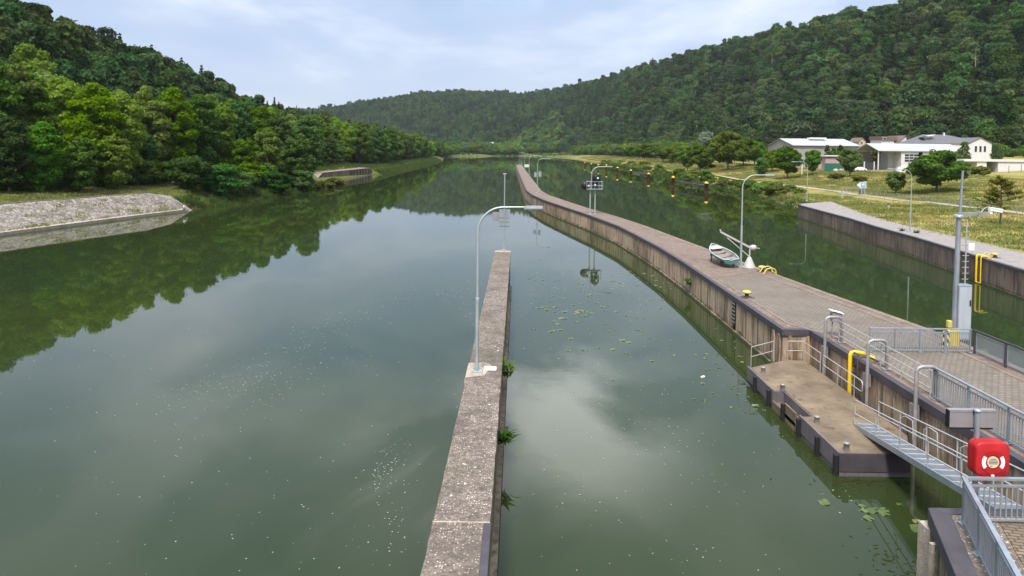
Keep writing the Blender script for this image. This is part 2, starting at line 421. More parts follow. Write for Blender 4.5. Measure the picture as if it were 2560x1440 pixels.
def grid_mesh(name, X, Y, m, smooth=True):
    gx, gy = np.meshgrid(X, Y)
    gz = ground_z(gx.ravel(), gy.ravel())
    v = np.stack([gx.ravel(), gy.ravel(), gz], 1)
    nx, ny = len(X), len(Y)
    i = np.arange(nx * ny).reshape(ny, nx)
    f = np.stack([i[:-1, :-1].ravel(), i[:-1, 1:].ravel(), i[1:, 1:].ravel(), i[1:, :-1].ravel()], 1)
    return np_mesh(name, v, f, m, smooth)
def np_mesh(name, v, f, m, smooth=False, link=True):
    me = bpy.data.meshes.new(name)
    k = f.shape[1]
    me.vertices.add(len(v)); me.vertices.foreach_set('co', np.ascontiguousarray(v, np.float32).ravel())
    me.loops.add(f.size); me.loops.foreach_set('vertex_index', np.ascontiguousarray(f, np.int32).ravel())
    me.polygons.add(len(f)); me.polygons.foreach_set('loop_start', np.arange(0, f.size, k, dtype=np.int32))
    me.polygons.foreach_set('loop_total', np.full(len(f), k, np.int32))
    if smooth: me.polygons.foreach_set('use_smooth', np.ones(len(f), bool))
    me.update(calc_edges=True); me.validate()
    me.materials.append(m)
    o = bpy.data.objects.new(name, me)
    if link: COL.objects.link(o)
    return o

# ground: dry meadow, green grass and wood floor in patches
m = mat('meadow', (0.16, 0.15, 0.05), 0.95, 0, 0.1); t = NT(m); p = t.pos()
a = t.noise(p, 0.045, 6, 0.6); b = t.noise(p, 0.5, 5, 0.65); c3 = t.noise(t.pos((1, 1, 1)), 3.5, 4, 0.7)
c = t.ramp(a, [(0.34, (0.13, 0.16, 0.03)), (0.5, (0.23, 0.21, 0.06)), (0.64, (0.34, 0.27, 0.115))])
c = t.mix(t.rng(b, 0.42, 0.66, 0, 0.7), c, (0.28, 0.235, 0.08))
c = t.mix(t.rng(c3, 0.5, 0.75, 0, 0.5), c, (0.10, 0.12, 0.025))
xyz = t.n('ShaderNodeSeparateXYZ', {0: t.n('ShaderNodeNewGeometry').outputs['Position']})
lf = t.math('MAXIMUM', t.rng(xyz.outputs[0], -20, -50), t.rng(xyz.outputs[1], 850, 1100))
c = t.mix(lf, c, t.mix(t.rng(b, 0.3, 0.7), (0.075, 0.10, 0.02), (0.13, 0.135, 0.035)))
c = t.mix(t.rng(xyz.outputs[2], 11, 16), c, (0.03, 0.034, 0.016))
c = t.mix(t.rng(xyz.outputs[2], 0.5, 0.05), c, (0.075, 0.06, 0.04))
t.color(c); t.bump(c3, 0.8, 0.25)
M['meadow'] = m
X = np.concatenate([np.arange(-1500, -260, 40), np.arange(-260, -110, 10), np.arange(-110, -50, 2.0), np.arange(-50, 34, 12), np.arange(34, 62, 0.9), np.arange(62, 130, 2.5), np.arange(130, 300, 9), np.arange(300, 700, 22), np.arange(700, 1900, 60)])
Y = np.concatenate([np.arange(-60, 40, 10), np.arange(40, 260, 2.5), np.arange(260, 460, 6), np.arange(460, 1300, 14), np.arange(1300, 2500, 24), np.arange(2500, 4200, 80)])
tag(grid_mesh('ground', X, Y, M['meadow']), kind='structure')

# water
m = mat('water', (0.022, 0.042, 0.012), 0.02, 0, 0.5); t = NT(m)
t.b.inputs['IOR'].default_value = 1.333
p = t.pos()
g = t.noise(p, 0.025, 4, 0.5, 0.6)
t.color(t.ramp(g, [(0.35, (0.020, 0.034, 0.013)), (0.65, (0.028, 0.039, 0.009))]))
rp = t.noise(t.pos((1, 1, 1)), 1.3, 3, 0.5, 0.2)
rp2 = t.noise(t.pos((0.5, 1, 1), rot=(0, 0, 0.6)), 0.35, 3, 0.5)
calm = t.rng(t.noise(p, 0.02, 3, 0.5, 1.0), 0.4, 0.65, 0.25, 1.0)
h = t.math('MULTIPLY', t.math('ADD', t.math('MULTIPLY', rp, 0.35), rp2), calm)
t.bump(h, 0.10, 0.05)
M['water'] = m
wv = np.array([(-900, -200, 0), (900, -200, 0), (900, 1700, 0), (-900, 1700, 0)], float)
tag(np_mesh('water', wv, np.array([[0, 1, 2, 3]]), m), kind='structure')

# gravel path and farm road on the right bank, laid just above the meadow
def ribbon(name, pts, width, m, lift=0.05, n=6, step=4.0):
    P = [Vector((p[0], p[1], 0)) for p in pts]; S = []
    for a, b in zip(P[:-1], P[1:]):
        k = max(1, int((b - a).length / step))
        S += [a.lerp(b, i / k) for i in range(k)]
    S.append(P[-1]); S = np.array([(q.x, q.y) for q in S])
    T = np.gradient(S, axis=0); T /= np.linalg.norm(T, axis=1)[:, None]; Nn = np.stack([T[:, 1], -T[:, 0]], 1)
    wob = 1 + 0.12 * np.sin(np.arange(len(S)) * 0.9)
    V = []
    for i in range(n):
        o = (i / (n - 1) - 0.5) * width
        V.append(S + Nn * o * wob[:, None])
    V = np.stack(V, 1)
    z = np.stack([ground_z(V[:, i, 0], V[:, i, 1]) for i in range(n)], 1)
    z = z.max(axis=1, keepdims=True) * np.ones((1, n)) + lift
    v = np.concatenate([V, z[:, :, None]], 2).reshape(-1, 3)
    i = np.arange(len(S) * n).reshape(len(S), n)
    f = np.stack([i[:-1, :-1].ravel(), i[1:, :-1].ravel(), i[1:, 1:].ravel(), i[:-1, 1:].ravel()], 1)
    return tag(np_mesh(name, v, f, m, True), kind='structure')
m = mat('gravel_path', (0.42, 0.36, 0.27), 0.95); t = NT(m)
t.color(t.ramp(t.noise(t.pos(), 2.5, 6, 0.7), [(0.3, (0.27, 0.22, 0.13)), (0.6, (0.46, 0.40, 0.30))])); M['path'] = m
ribbon('path', [(78, 60), (76.5, 103), (76, 120), (75, 140), (75.5, 165), (75.5, 180), (74.6, 195), (75, 218), (78, 262), (77, 317), (75.5, 365), (77, 426), (72, 535)], 2.4, M['path'])
ribbon('farm_road', [(128, 150), (122, 200), (117.5, 238), (118, 268), (120, 330)], 3.2, M['path'])

# ------------------------------------------------------------------ foliage
def leaf_mat(name, c1, c2, c3=None, trans=0.35, hue=0.03, vr=(0.68, 1.3), big=None):
    m = bpy.data.materials.new(name); m.use_nodes = True; t = NT(m)
    t.t.nodes.remove(t.b)
    oi = t.n('ShaderNodeObjectInfo').outputs['Random']
    a = t.noise(t.pos(), 0.55, 4, 0.6)
    c = t.ramp(a, [(0.3, c1), (0.7, c2)])
    c = t.mix(t.rng(t.noise(t.pos(), 4.0, 2), 0.4, 0.7, 0, 0.5), c, c3 or tuple(x * 1.25 for x in c2))
    if big: c = t.mix(t.rng(t.noise(t.pos(), 0.011, 4, 0.6), 0.42, 0.62, 0, 0.75), c, big)
    hs = t.n('ShaderNodeHueSaturation', {'Hue': t.rng(oi, 0, 1, 0.5 - hue, 0.5 + hue), 'Saturation': t.rng(t.math('FRACT', t.math('MULTIPLY', oi, 7.3)), 0, 1, 0.8, 1.1), 'Value': t.rng(t.math('FRACT', t.math('MULTIPLY', oi, 13.7)), 0, 1, *vr), 'Color': c}).outputs[0]
    d = t.n('ShaderNodeBsdfDiffuse', {0: hs}).outputs[0]
    tr = t.n('ShaderNodeBsdfTranslucent', {0: t.mix(1.0, hs, (1.0, 1.0, 0.55), 'MULTIPLY')}).outputs[0]
    mxs = t.n('ShaderNodeMixShader', {0: trans, 1: d, 2: tr}).outputs[0]
    t.link(mxs, t.t.nodes['Material Output'].inputs[0])
    return m
M['leaf_lime'] = leaf_mat('leaf_lime', (0.10, 0.185, 0.018), (0.17, 0.265, 0.026), trans=0.42, hue=0.015)
M['leaf_mid'] = leaf_mat('leaf_mid', (0.065, 0.13, 0.016), (0.12, 0.205, 0.024))
M['leaf_dark'] = leaf_mat('leaf_dark', (0.042, 0.088, 0.018), (0.075, 0.135, 0.026))
M['leaf_bush'] = leaf_mat('leaf_bush', (0.042, 0.10, 0.026), (0.08, 0.16, 0.036))
M['leaf_fresh'] = leaf_mat('leaf_fresh', (0.085, 0.15, 0.02), (0.14, 0.215, 0.03))
M['leaf_forest'] = leaf_mat('leaf_forest', (0.042, 0.086, 0.026), (0.085, 0.138, 0.034), hue=0.04, vr=(0.45, 1.5), big=(0.032, 0.066, 0.032))
M['leaf_silver'] = leaf_mat('leaf_silver', (0.10, 0.14, 0.085), (0.16, 0.20, 0.13))
M['leaf_olive'] = leaf_mat('leaf_olive', (0.085, 0.10, 0.022), (0.13, 0.14, 0.03))
M['needle'] = leaf_mat('needle', (0.012, 0.028, 0.014), (0.022, 0.042, 0.02), trans=0.1)
M['reed'] = leaf_mat('reed', (0.04, 0.078, 0.018), (0.085, 0.13, 0.03))
m = mat('bark', (0.11, 0.085, 0.065), 0.9); t = NT(m)
t.color(t.ramp(t.noise(t.pos((4, 4, 0.8)), 3, 5), [(0.3, (0.055, 0.042, 0.033)), (0.7, (0.15, 0.12, 0.095))])); M['bark'] = m

def quads(pos, nor, size, rs, asp=0.62):
    """leaf sprays: one bent rhombus each"""
    n = len(pos)
    a = rs.normal(size=(n, 3)); u = np.cross(nor, a); u /= np.linalg.norm(u, axis=1)[:, None] + 1e-9
    v = np.cross(nor, u)
    s = size[:, None]
    k = rs.uniform(0.7, 1.2, (n, 1))
    V = np.stack([pos - u * s, pos + v * s * asp * k, pos + u * s, pos - v * s * asp * k], 1)
    V[:, 0] -= nor * s * 0.25; V[:, 2] -= nor * s * 0.25
    return V.reshape(-1, 3), np.arange(4 * n).reshape(n, 4)
def crown_pts(rs, radius, z0, z1, lobes, n, spread=0.72, lobe=(0.28, 0.5), shape='round', up=0.3, flat=0.82):
    hc = (z1 - z0) / 2; zc = (z0 + z1) / 2
    C = []; 
    while len(C) < lobes:
        q = rs.uniform(-1, 1, 3)
        if q @ q > 1: continue
        if shape == 'round' and q @ q < 0.25 and rs.rand() < 0.7: continue
        k = 1.0
        if shape == 'cone': k = max(0.12, 0.5 * (1 - q[2]))
        if shape == 'column': k = 0.9 if q[2] < 0.4 else 0.6
        r = radius * rs.uniform(*lobe) * (0.75 + 0.25 * k)
        C.append((q[0] * radius * spread * k, q[1] * radius * spread * k, zc + q[2] * (hc - r * 0.6), r))
    C = np.array(C)
    pick = rs.choice(lobes, n, p=C[:, 3] ** 2 / (C[:, 3] ** 2).sum())
    d = rs.normal(size=(n, 3)); d[:, 2] += up; d /= np.linalg.norm(d, axis=1)[:, None]
    rr = C[pick, 3] * (rs.uniform(0.70, 1.06, n) + (rs.rand(n) < 0.12) * rs.uniform(0, 0.45, n))
    P = C[pick, :3] + d * rr[:, None] * np.array([1.08, 1.08, flat])
    # drop what lies deep inside other clumps
    keep = np.ones(n, bool)
    for j in range(lobes):
        dj = np.linalg.norm((P - C[j, :3]) / np.array([1.08, 1.08, flat]), axis=1)
        keep &= ~((dj < C[j, 3] * 0.66) & (pick != j))
    keep &= P[:, 2] > z0 * 0.6
    return P[keep], d[keep], C
def crown_obj(name, rs, m, radius, z0, z1, lobes, n, leaf, link=True, **kw):
    P, d, C = crown_pts(rs, radius, z0, z1, lobes, n, **kw)
    nor = d + rs.normal(size=d.shape) * 0.55; nor /= np.linalg.norm(nor, axis=1)[:, None]
    V, F = quads(P, nor, leaf * rs.uniform(0.55, 1.35, len(P)), rs)
    return np_mesh(name, V, F, m, link=link), C
def trunk_mb(rs, h, r, C, nl=7):
    b = MB()
    bend = rs.uniform(-0.06, 0.06, 2)
    pts = [Vector((bend[0] * h * k * k, bend[1] * h * k * k, h * k)) for k in (-0.04, 0.0, 0.06, 0.25, 0.5, 0.75, 0.95)]
    b.tube(pts, [r * 1.6, r * 1.45, r * 1.1, r * 0.9, r * 0.65, r * 0.4, r * 0.12], 8)
    for j in rs.choice(len(C), min(nl, len(C)), replace=False):
        k = rs.uniform(0.28, 0.7); s = Vector((bend[0] * h * k * k, bend[1] * h * k * k, h * k)); e_ = Vector(C[j, :3])
        if e_.z < s.z: e_.z = s.z + 0.3
        mid = s.lerp(e_, 0.55) + Vector((0, 0, 0.12 * (e_ - s).length))
        b.tube([s, mid, e_], [r * 0.42, r * 0.26, r * 0.07], 6)
    return b
def make_tree(name, label, cat, loc, m, radius, h, clear=0.12, lobes=26, n=6000, leaf=0.42, seed=1, group=None, tr=None, **kw):
    rs = np.random.RandomState(seed)
    root = empty(name, loc, label, cat, 0, group)
    o, C = crown_obj('crown', rs, m, radius, h * clear, h, lobes, n, leaf, **kw); o.parent = root
    trunk_mb(rs, h * 0.86, tr or h * 0.016, C).build('trunk', M['bark'], root, fixn=False)
    return root
def conifer_np(rs, h, r, tiers=22, per=34, leaf=0.75):
    P = []; Nn = []; S = []
    for i in range(tiers):
        k = i / (tiers - 1); z = h * (0.1 + 0.88 * k); rad = r * (1 - k) ** 0.8 + 0.3
        nb = max(9, int(per * (1 - 0.6 * k)))
        for a in rs.uniform(0, 2 * math.pi, nb):
            for q in (0.35, 0.65, 0.95):
                rr = rad * q * rs.uniform(0.8, 1.1)
                P.append((rr * math.cos(a), rr * math.sin(a), z - rr * 0.35 + rs.uniform(-.2, .2)))
                Nn.append((math.cos(a) * 0.9 + rs.normal() * .3, math.sin(a) * 0.9 + rs.normal() * .3, .8)); S.append(leaf * rs.uniform(.6, 1.2) * (0.65 + 0.35 * (1 - k)))
    Nn = np.array(Nn); Nn /= np.linalg.norm(Nn, axis=1)[:, None]
    return quads(np.array(P), Nn, np.array(S), rs, 0.5)
def make_conifer(name, label, loc, h, r, seed=1, group=None, m=None):
    rs = np.random.RandomState(seed); root = empty(name, loc, label, 'tree', 0, group)
    V, F = conifer_np(rs, h, r); np_mesh('crown', V, F, m or M['needle']).parent = root
    MB().tube([(0, 0, -0.5), (0, 0, h * 0.5), (0, 0, h * 0.97)], [h * .014, h * .009, h * .002], 6).build('trunk', M['bark'], root, fixn=False)
    return root

def scatter_stuff(name, pts, scl, rot, pick, protos):
    """one 'stuff' object: a cloud of points that carries leaf crowns by geometry nodes"""
    me = bpy.data.meshes.new(name); me.vertices.add(len(pts))
    me.vertices.foreach_set('co', np.ascontiguousarray(pts, np.float32).ravel())
    for nm, ty, dat in (('sc', 'FLOAT', scl), ('rz', 'FLOAT', rot), ('pick', 'INT', pick)):
        a = me.attributes.new(nm, ty, 'POINT'); a.data.foreach_set('value', np.ascontiguousarray(dat, np.int32 if ty == 'INT' else np.float32))
    o = bpy.data.objects.new(name, me); COL.objects.link(o)
    ng = bpy.data.node_groups.new(name, 'GeometryNodeTree')
    ng.interface.new_socket('Geometry', in_out='INPUT', socket_type='NodeSocketGeometry')
    ng.interface.new_socket('Geometry', in_out='OUTPUT', socket_type='NodeSocketGeometry')
    gi = ng.nodes.new('NodeGroupInput'); go = ng.nodes.new('NodeGroupOutput')
    j = ng.nodes.new('GeometryNodeJoinGeometry')
    for pr in reversed(protos):
        q = ng.nodes.new('GeometryNodeObjectInfo'); q.inputs['Object'].default_value = pr; q.inputs['As Instance'].default_value = True; q.transform_space = 'ORIGINAL'
        ng.links.new(q.outputs['Geometry'], j.inputs[0])
    ip = ng.nodes.new('GeometryNodeInstanceOnPoints'); ip.inputs['Pick Instance'].default_value = True
    ng.links.new(gi.outputs[0], ip.inputs['Points']); ng.links.new(j.outputs[0], ip.inputs['Instance'])
    def attr(nm, ty):
        a = ng.nodes.new('GeometryNodeInputNamedAttribute'); a.data_type = ty; a.inputs[0].default_value = nm
        return [s for s in a.outputs if s.enabled][0]
    ng.links.new(attr('pick', 'INT'), ip.inputs['Instance Index'])
    cx = ng.nodes.new('ShaderNodeCombineXYZ'); ng.links.new(attr('rz', 'FLOAT'), cx.inputs[2]); ng.links.new(cx.outputs[0], ip.inputs['Rotation'])
    ng.links.new(attr('sc', 'FLOAT'), ip.inputs['Scale'])
    ng.links.new(ip.outputs[0], go.inputs[0])
    md = o.modifiers.new('scatter', 'NODES'); md.node_group = ng
    return tag(o, kind='stuff')
def jgrid(x0, x1, y0, y1, s, seed, jit=0.42):
    rs = np.random.RandomState(seed)
    gx, gy = np.meshgrid(np.arange(x0, x1, s), np.arange(y0, y1, s)); gx = gx + (np.arange(gx.shape[0]) % 2)[:, None] * s / 2
    return (gx + rs.uniform(-jit, jit, gx.shape) * s).ravel(), (gy + rs.uniform(-jit, jit, gx.shape) * s).ravel()
def in_view(x, y, pad=0.06):
    k = x / np.maximum(y, 1)
    return (y > 20) & (k < 0.76 + pad) & (k > -0.77 - pad)

# crowns for the far woods (about 10 m wide, origin at the foot)
FOR = []
for i in range(5):
    rs = np.random.RandomState(100 + i)
    kw = dict(shape='round') if i < 3 else dict(shape='cone' if i == 4 else 'column')
    o, _ = crown_obj('woodland_crown', rs, M['leaf_forest'], 6.0 if i < 3 else 4.6, 3.0, 16.0 + i * 0.8, 11, 1500, 0.80, link=False, lobe=(0.40, 0.60), up=0.55, spread=0.62, **kw); FOR.append(o)
rs = np.random.RandomState(120); V, F = conifer_np(rs, 19, 3.4, 15, 26, 1.1)
FOR.append(np_mesh('woodland_spruce', V, F, M['needle'], link=False))
def wood(name, toe, ridge, box, step, seed, beyond=22, scale=(0.52, 1.3), keep=None, inset=0.0):
    x, y = jgrid(*box, step, seed)
    d1, _, _ = dseg(x, y, toe); d2, _, _ = dseg(x, y, ridge)
    ins = inside(x, y, [q[:2] for q in toe] + [q[:2] for q in reversed(ridge)])
    k = ((ins & (d1 > inset)) | (d2 < beyond)) & in_view(x, y)
    if keep is not None: k &= keep(x, y)
    x, y = x[k], y[k]; rs = np.random.RandomState(seed + 1); n = len(x)
    z = ground_z(x, y) - 0.6
    patch = vnoise(x, y, 60, seed + 2)
    pick = rs.choice(5, n); pick = np.where((rs.rand(n) < 0.04 + 0.10 * (patch > 0.62)), 5, pick)
    scl = rs.uniform(*scale, n) * (0.75 + 0.5 * patch) * np.where(rs.rand(n) < 0.12, 1.25, 1.0)
    return scatter_stuff(name, np.stack([x, y, z], 1), scl, rs.uniform(0, 6.28, n), pick, FOR), n
o, n1_ = wood('hillside_forest', TOE_R, RIDGE_R, (-40, 480, 120, 2260), 8.8, 31); tag(o, 'dark mixed forest covering the long hillside behind the white buildings', 'forest')
o, n2_ = wood('distant_forest', TOE_R, RIDGE_R, (-820, -40, 1350, 2300), 10.5, 41, scale=(0.8, 1.25)); tag(o, 'hazy forest on the far ridge across the head of the water', 'forest')
o, n3_ = wood('slope_forest', TOE_L, RIDGE_L, (-225, -104, 60, 900), 7.6, 51, scale=(0.72, 1.12), inset=3); tag(o, 'dark forest on the steep slope above the row of bright bank trees', 'forest')
print('forest instances', n1_, n2_, n3_)
# ------------------------------------------------------------------ walls, pier, quay
T = 2.3
def offset_poly(pts, d):
    """the polyline moved sideways by d (to its right-hand side)"""
    P = [Vector((p[0], p[1])) for p in pts]; O = []
    for i, p in enumerate(P):
        t = (P[min(i + 1, len(P) - 1)] - P[max(i - 1, 0)]).normalized()
        O.append(p + Vector((t.y, -t.x)) * d)
    return O
def strip_solid(mb, inner, outer, z0, z1):
    """a solid between two polylines"""
    n = len(inner)
    V = [(p[0], p[1], z) for z in (z0, z1) for p in list(inner) + list(outer)]
    F = []
    for i in range(n - 1):
        F.append((2 * n + i, 2 * n + i + 1, 3 * n + i + 1, 3 * n + i))
        F.append((i, n + i, n + i + 1, i + 1))
        F.append((i, i + 1, 2 * n + i + 1, 2 * n + i)); F.append((n + i, 3 * n + i, 3 * n + i + 1, n + i + 1))
    F.append((0, 2 * n, 3 * n, n)); F.append((n - 1, 2 * n - 1, 4 * n - 1, 3 * n - 1))
    return mb.add(V, F)
def sheet(mb, left, right, z):
    n = len(left); V = [(p[0], p[1], z) for p in list(left) + list(right)]
    return mb.add(V, [(i, n + i, n + i + 1, i + 1) for i in range(n - 1)])
def densify(pts, step):
    P = [Vector((p[0], p[1])) for p in pts]; O = []
    for a, b in zip(P[:-1], P[1:]):
        k = max(1, int((b - a).length / step)); O += [a.lerp(b, i / k) for i in range(k)]
    return O + [P[-1]]

# --- narrow dividing wall in the middle of the picture
wx0, wx1, wy0, wy1 = -2.05, -0.61, 4.0, 62.6
root = empty('dividing_wall', ((wx0 + wx1) / 2, 30, 0), 'narrow pale pebbled concrete wall running straight out into the water with a lamp on it', 'wall')
rs = np.random.RandomState(5)
def ragged(a, b, step, amp):
    k = int(abs(b - a) / step); return [a + (b - a) * i / k for i in range(k + 1)]
ys = ragged(wy0, wy1, 0.35, 0)
lj = [wx0 + rs.uniform(-0.012, 0.012) - (0.05 if 27.0 < y < 29.6 else 0) for y in ys]; rj = [wx1 + rs.uniform(-0.015, 0.015) for y in ys]
mb = MB(); mb.bbox((wx0 + 0.03, wy0, -2.5), (wx1 - 0.02, wy1 - 0.01, T - 0.14)); mb.build('wall_body', M['face_narrow'], root, True)
mb = MB(); strip_solid(mb, list(zip(lj, ys)), list(zip(rj, ys)), T - 0.14, T); mb.build('wall_coping', M['top_narrow'], root, True)
mb = MB(); mb.bbox((wx1 - 0.02, wy0, 0.05), (wx1 + 0.16, 56, 0.42)); mb.build('wall_ledge', M['face_narrow'], root, True)
mb = MB(); mb.bbox((wx1 - 0.16, wy0, T - 0.3), (wx1 + 0.035, 16.75, T + 0.035)); mb.build('edge_rail', M['dark_steel'], root, True, bevel=0.02)
mb = MB(); mb.bbox((wx0 - 0.01, 16.78, T + 0.003), (wx1 - 0.01, 16.83, T + 0.012)); mb.build('joint', M['pale_conc'], root, True)
mb = MB(); mb.bbox((wx0 - 0.03, 62.2, T - 0.25), (wx1 + 0.03, 62.75, T + 0.03)); mb.build('end_block', M['pale_conc'], root, True, bevel=0.03)
mb = MB(); mb.prism([(-2.08, 27.6), (-1.3, 27.9), (-1.05, 29.2), (-1.3, 29.6), (-2.08, 29.5)], T + 0.002, T + 0.03); mb.build('lamp_plinth', M['pale_conc'], root, True)
tag(MB().box((-1.10, 28.75, T + 0.035), (0.52, 0.42, 0.05), 0.03).build('cover_plate', M['white'], None, bevel=0.01), 'pale rectangular cover plate lying beside the lamp foot on the narrow wall', 'cover plate')

# --- long pier
PL = [(15.55, 6.0), (15.55, 35.9), (14.12, 35.95), (14.12, 46), (14.1, 57), (13.85, 66), (13.2, 76), (12.5, 85), (10.6, 97), (7.95, 110.8), (4.9, 127), (2.9, 142), (1.9, 157), (1.2, 202), (0.2, 280), (-1.5, 424)]
PRt = [(22.4, 6.0), (22.2, 35.9), (22.0, 36.5), (21.0, 44), (19.9, 52.5), (18.35, 65.2), (17.4, 73), (15.9, 86), (13.9, 98), (11.3, 110.8), (8.6, 127), (6.3, 142), (5.3, 157), (4.7, 202), (3.7, 280), (2.1, 424)]
pier = empty('lock_pier', (12, 60, 0), 'long bent concrete pier with dark steel edge stretching far out into the water', 'pier')
# the body, with vertical joint slots cut into the near face
slotY = [37.7, 39.7, 41.8, 46.1, 48.2, 50.2, 52.2, 54.3, 56.4, 58.6, 60.65, 62.7, 64.8]
def xl(y, pts=PL):
    return float(np.interp(y, [p[1] for p in pts[2:]], [p[0] for p in pts[2:]]))
def xr(y): return float(np.interp(y, [p[1] for p in PRt], [p[0] for p in PRt]))
inner = []
for i, p in enumerate(PL):
    inner.append(Vector(p))
    if i + 1 < len(PL):
        for s in slotY + [44.0]:
            if p[1] < s < PL[i + 1][1] and i >= 2:
                wd = 0.30 if s == 44.0 else 0.10; dp = 0.35 if s == 44.0 else 0.22
                for yy, off in ((s - wd, 0), (s - wd + 0.002, dp), (s + wd - 0.002, dp), (s + wd, 0)):
                    inner.append(Vector((xl(yy) + off, yy)))
inner.sort(key=lambda q: 0)  # keep the order
b0 = []
for q in inner: b0.append(q)
far = [Vector(p) for p in PRt]
poly = [tuple(q) for q in b0] + [tuple(q) for q in reversed(far)]
mb = MB()
n = len(poly)
V = [(p[0] + 0.04 * (i < len(b0)), p[1], -2.5) for i, p in enumerate(poly)] + [(p[0] + 0.04 * (i < len(b0)), p[1], T - 0.02) for i, p in enumerate(poly)]
mb.add(V, [(i, (i + 1) % n, n + (i + 1) % n, n + i) for i in range(n)])
mb.build('pier_body', M['face_pier'], pier, True)
# top surface
KL = densify(PL[2:], 6); 
tl = [Vector((xl(p.y) + 0.24, p.y)) for p in KL]; tr_ = [Vector((xr(p.y) - 0.04, p.y)) for p in KL]
mb = MB(); sheet(mb, tl, tr_, T)
mb.add([(15.8, 6, T), (22.3, 6, T), (22.2, 35.9, T), (15.8, 35.9, T)], [(0, 1, 2, 3)])
mb.build('pier_top', M['top_pier'], pier, True, fixn=False)
# dark steel edge along the water side
ed = densify(PL, 5); eo = offset_poly(PL, 0.26)
mb = MB()
a = [Vector(p) + Vector((-0.05, 0)) for p in PL]; a[1] = Vector((15.5, 35.85)); a[2] = Vector((14.07, 35.85))
bq = [Vector((p[0] + 0.24, p[1])) for p in PL]; bq[1] = Vector((15.79, 36.2)); bq[2] = Vector((14.36, 36.2))
strip_solid(mb, a, bq, T - 0.30, T + 0.02)
mb.build('steel_edge', M['dark_steel'], pier, True)
# waterline ledge
la = [Vector((p[0] - 0.12, p[1])) for p in PL[2:]]; lb = [Vector((p[0] + 0.03, p[1])) for p in PL[2:]]
mb = MB(); strip_solid(mb, la, lb, -0.5, 0.16); mb.build('waterline_ledge', M['face_pier'], pier, True)
# flush kerbs and the paved deck
mb = MB()
def kerb_line(pts, wd, z=T + 0.022):
    for p, q in zip(pts[:-1], pts[1:]): mb.bar((p[0], p[1], z - 0.02), (q[0], q[1], z - 0.02), wd, 0.05)
dk_l = [(15.55 + 0.75, 6.2), (15.55 + 0.75, 34.6), (14.9, 37.2), (14.85, 50.6)]
dk_r = [(21.1, 6.2), (21.1, 36.2), (19.9, 44.5), (18.5, 53.2)]
kerb_line(dk_l, 0.16); kerb_line(dk_r, 0.20); kerb_line([dk_l[-1], dk_r[-1]], 0.12)
mb.build('deck_kerb', M['kerb'], pier, True)
mb = MB(); mb.add([(*p, T + 0.006) for p in [(16.4, 6.2), (16.4, 34.7), (15.0, 37.3), (14.95, 50.5), (18.4, 53.0), (19.8, 44.4), (21.0, 36.2), (21.0, 6.2)]], [tuple(range(8))])
mb.build('paving', M['deck_pave'], pier, True)
mb = MB(); ra = [Vector((xr(p.y) - 0.42, p.y)) for p in KL]; rb = [Vector((xr(p.y) + 0.03, p.y)) for p in KL]
strip_solid(mb, ra, rb, T - 0.25, T + 0.025); strip_solid(mb, [Vector((21.95, 6)), Vector((21.8, 35.4))], [Vector((22.43, 6)), Vector((22.23, 35.4))], T - .25, T + .025)
mb.build('pier_coping', M['kerb'], pier, True)
# ladder recess in the near face, its shade painted as a black block
mb = MB(); mb.bbox((14.10, 43.72, 0.5), (14.2, 44.28, T - 0.32)); mb.build('recess_shade_block', M['black'], pier, True)
mb = MB()
for k in range(6): mb.bar((14.08, 43.74, 0.65 + 0.24 * k), (14.08, 44.26, 0.65 + 0.24 * k), 0.05, 0.05)
mb.build('recess_rungs', M['tube'], pier, True)
for s in slotY:
    MB().bbox((xl(s) + 0.05, s - 0.094, -0.4), (xl(s) + 0.10, s + 0.094, T - 0.31)).build('slot_shade_strip', M['dark_steel'], pier, True)  # dark steel strips in the slots, added to deepen the shade of the gaps
# pilasters at the inner corner
mb = MB()
for yy in (36.15, 36.9): mb.bbox((14.05, yy, -1), (14.13, yy + 0.22, T - 0.31))
for xx in (14.5, 15.45): mb.bbox((xx - 0.07, 35.83, -1), (xx + 0.07, 35.9, T - 0.31))
mb.build('corner_strip', M['face_pier'], pier, True)

# --- right quay
QL = [(36.5, 15), (41.2, 55.3), (42.0, 61), (43.2, 67.6), (44.6, 76.3), (45.8, 86.8), (47.7, 98.4), (49.3, 113), (50.3, 121.5), (51.2, 124.3), (53.0, 126.0)]
QR = [(46.0, 15), (47.5, 56), (48.1, 64.7), (48.9, 71), (49.8, 78.5), (50.4, 86), (51.5, 94.7), (54.0, 107.3), (56.6, 117), (58.8, 125), (60.2, 131)]
quay = empty('quay_wall', (45, 80, 0), 'long weathered quay wall with a grey paved walkway along the right water edge', 'wall')
mb = MB(); strip_solid(mb, QL, [Vector((p[0] + 1.0, p[1])) for p in QL], -3, T - 0.02); mb.build('wall_face', M['face_quay'], quay, True)
mb = MB(); sheet(mb, [Vector((p[0] + 0.3, p[1])) for p in QL], QR, T + 0.02); mb.build('walkway', M['quay_pave'], quay, True, fixn=False)
mb = MB(); strip_solid(mb, [Vector((p[0] - 0.05, p[1])) for p in QL], [Vector((p[0] + 0.34, p[1])) for p in QL], T - 0.2, T + 0.035); mb.build('wall_coping', M['dark_steel'], quay, True)
mb = MB(); strip_solid(mb, [Vector((p[0] - 0.12, p[1])) for p in QL], [Vector((p[0] + 0.1, p[1])) for p in QL], -0.5, 0.12); mb.build('waterline_ledge', M['face_quay'], quay, True)
mb = MB(); strip_solid(mb, [Vector((p[0] - 0.05, p[1])) for p in QR[:6]], [Vector((p[0] + 0.15, p[1])) for p in QR[:6]], T - 0.2, T + 0.05); mb.build('kerb', M['pale_conc'], quay, True)
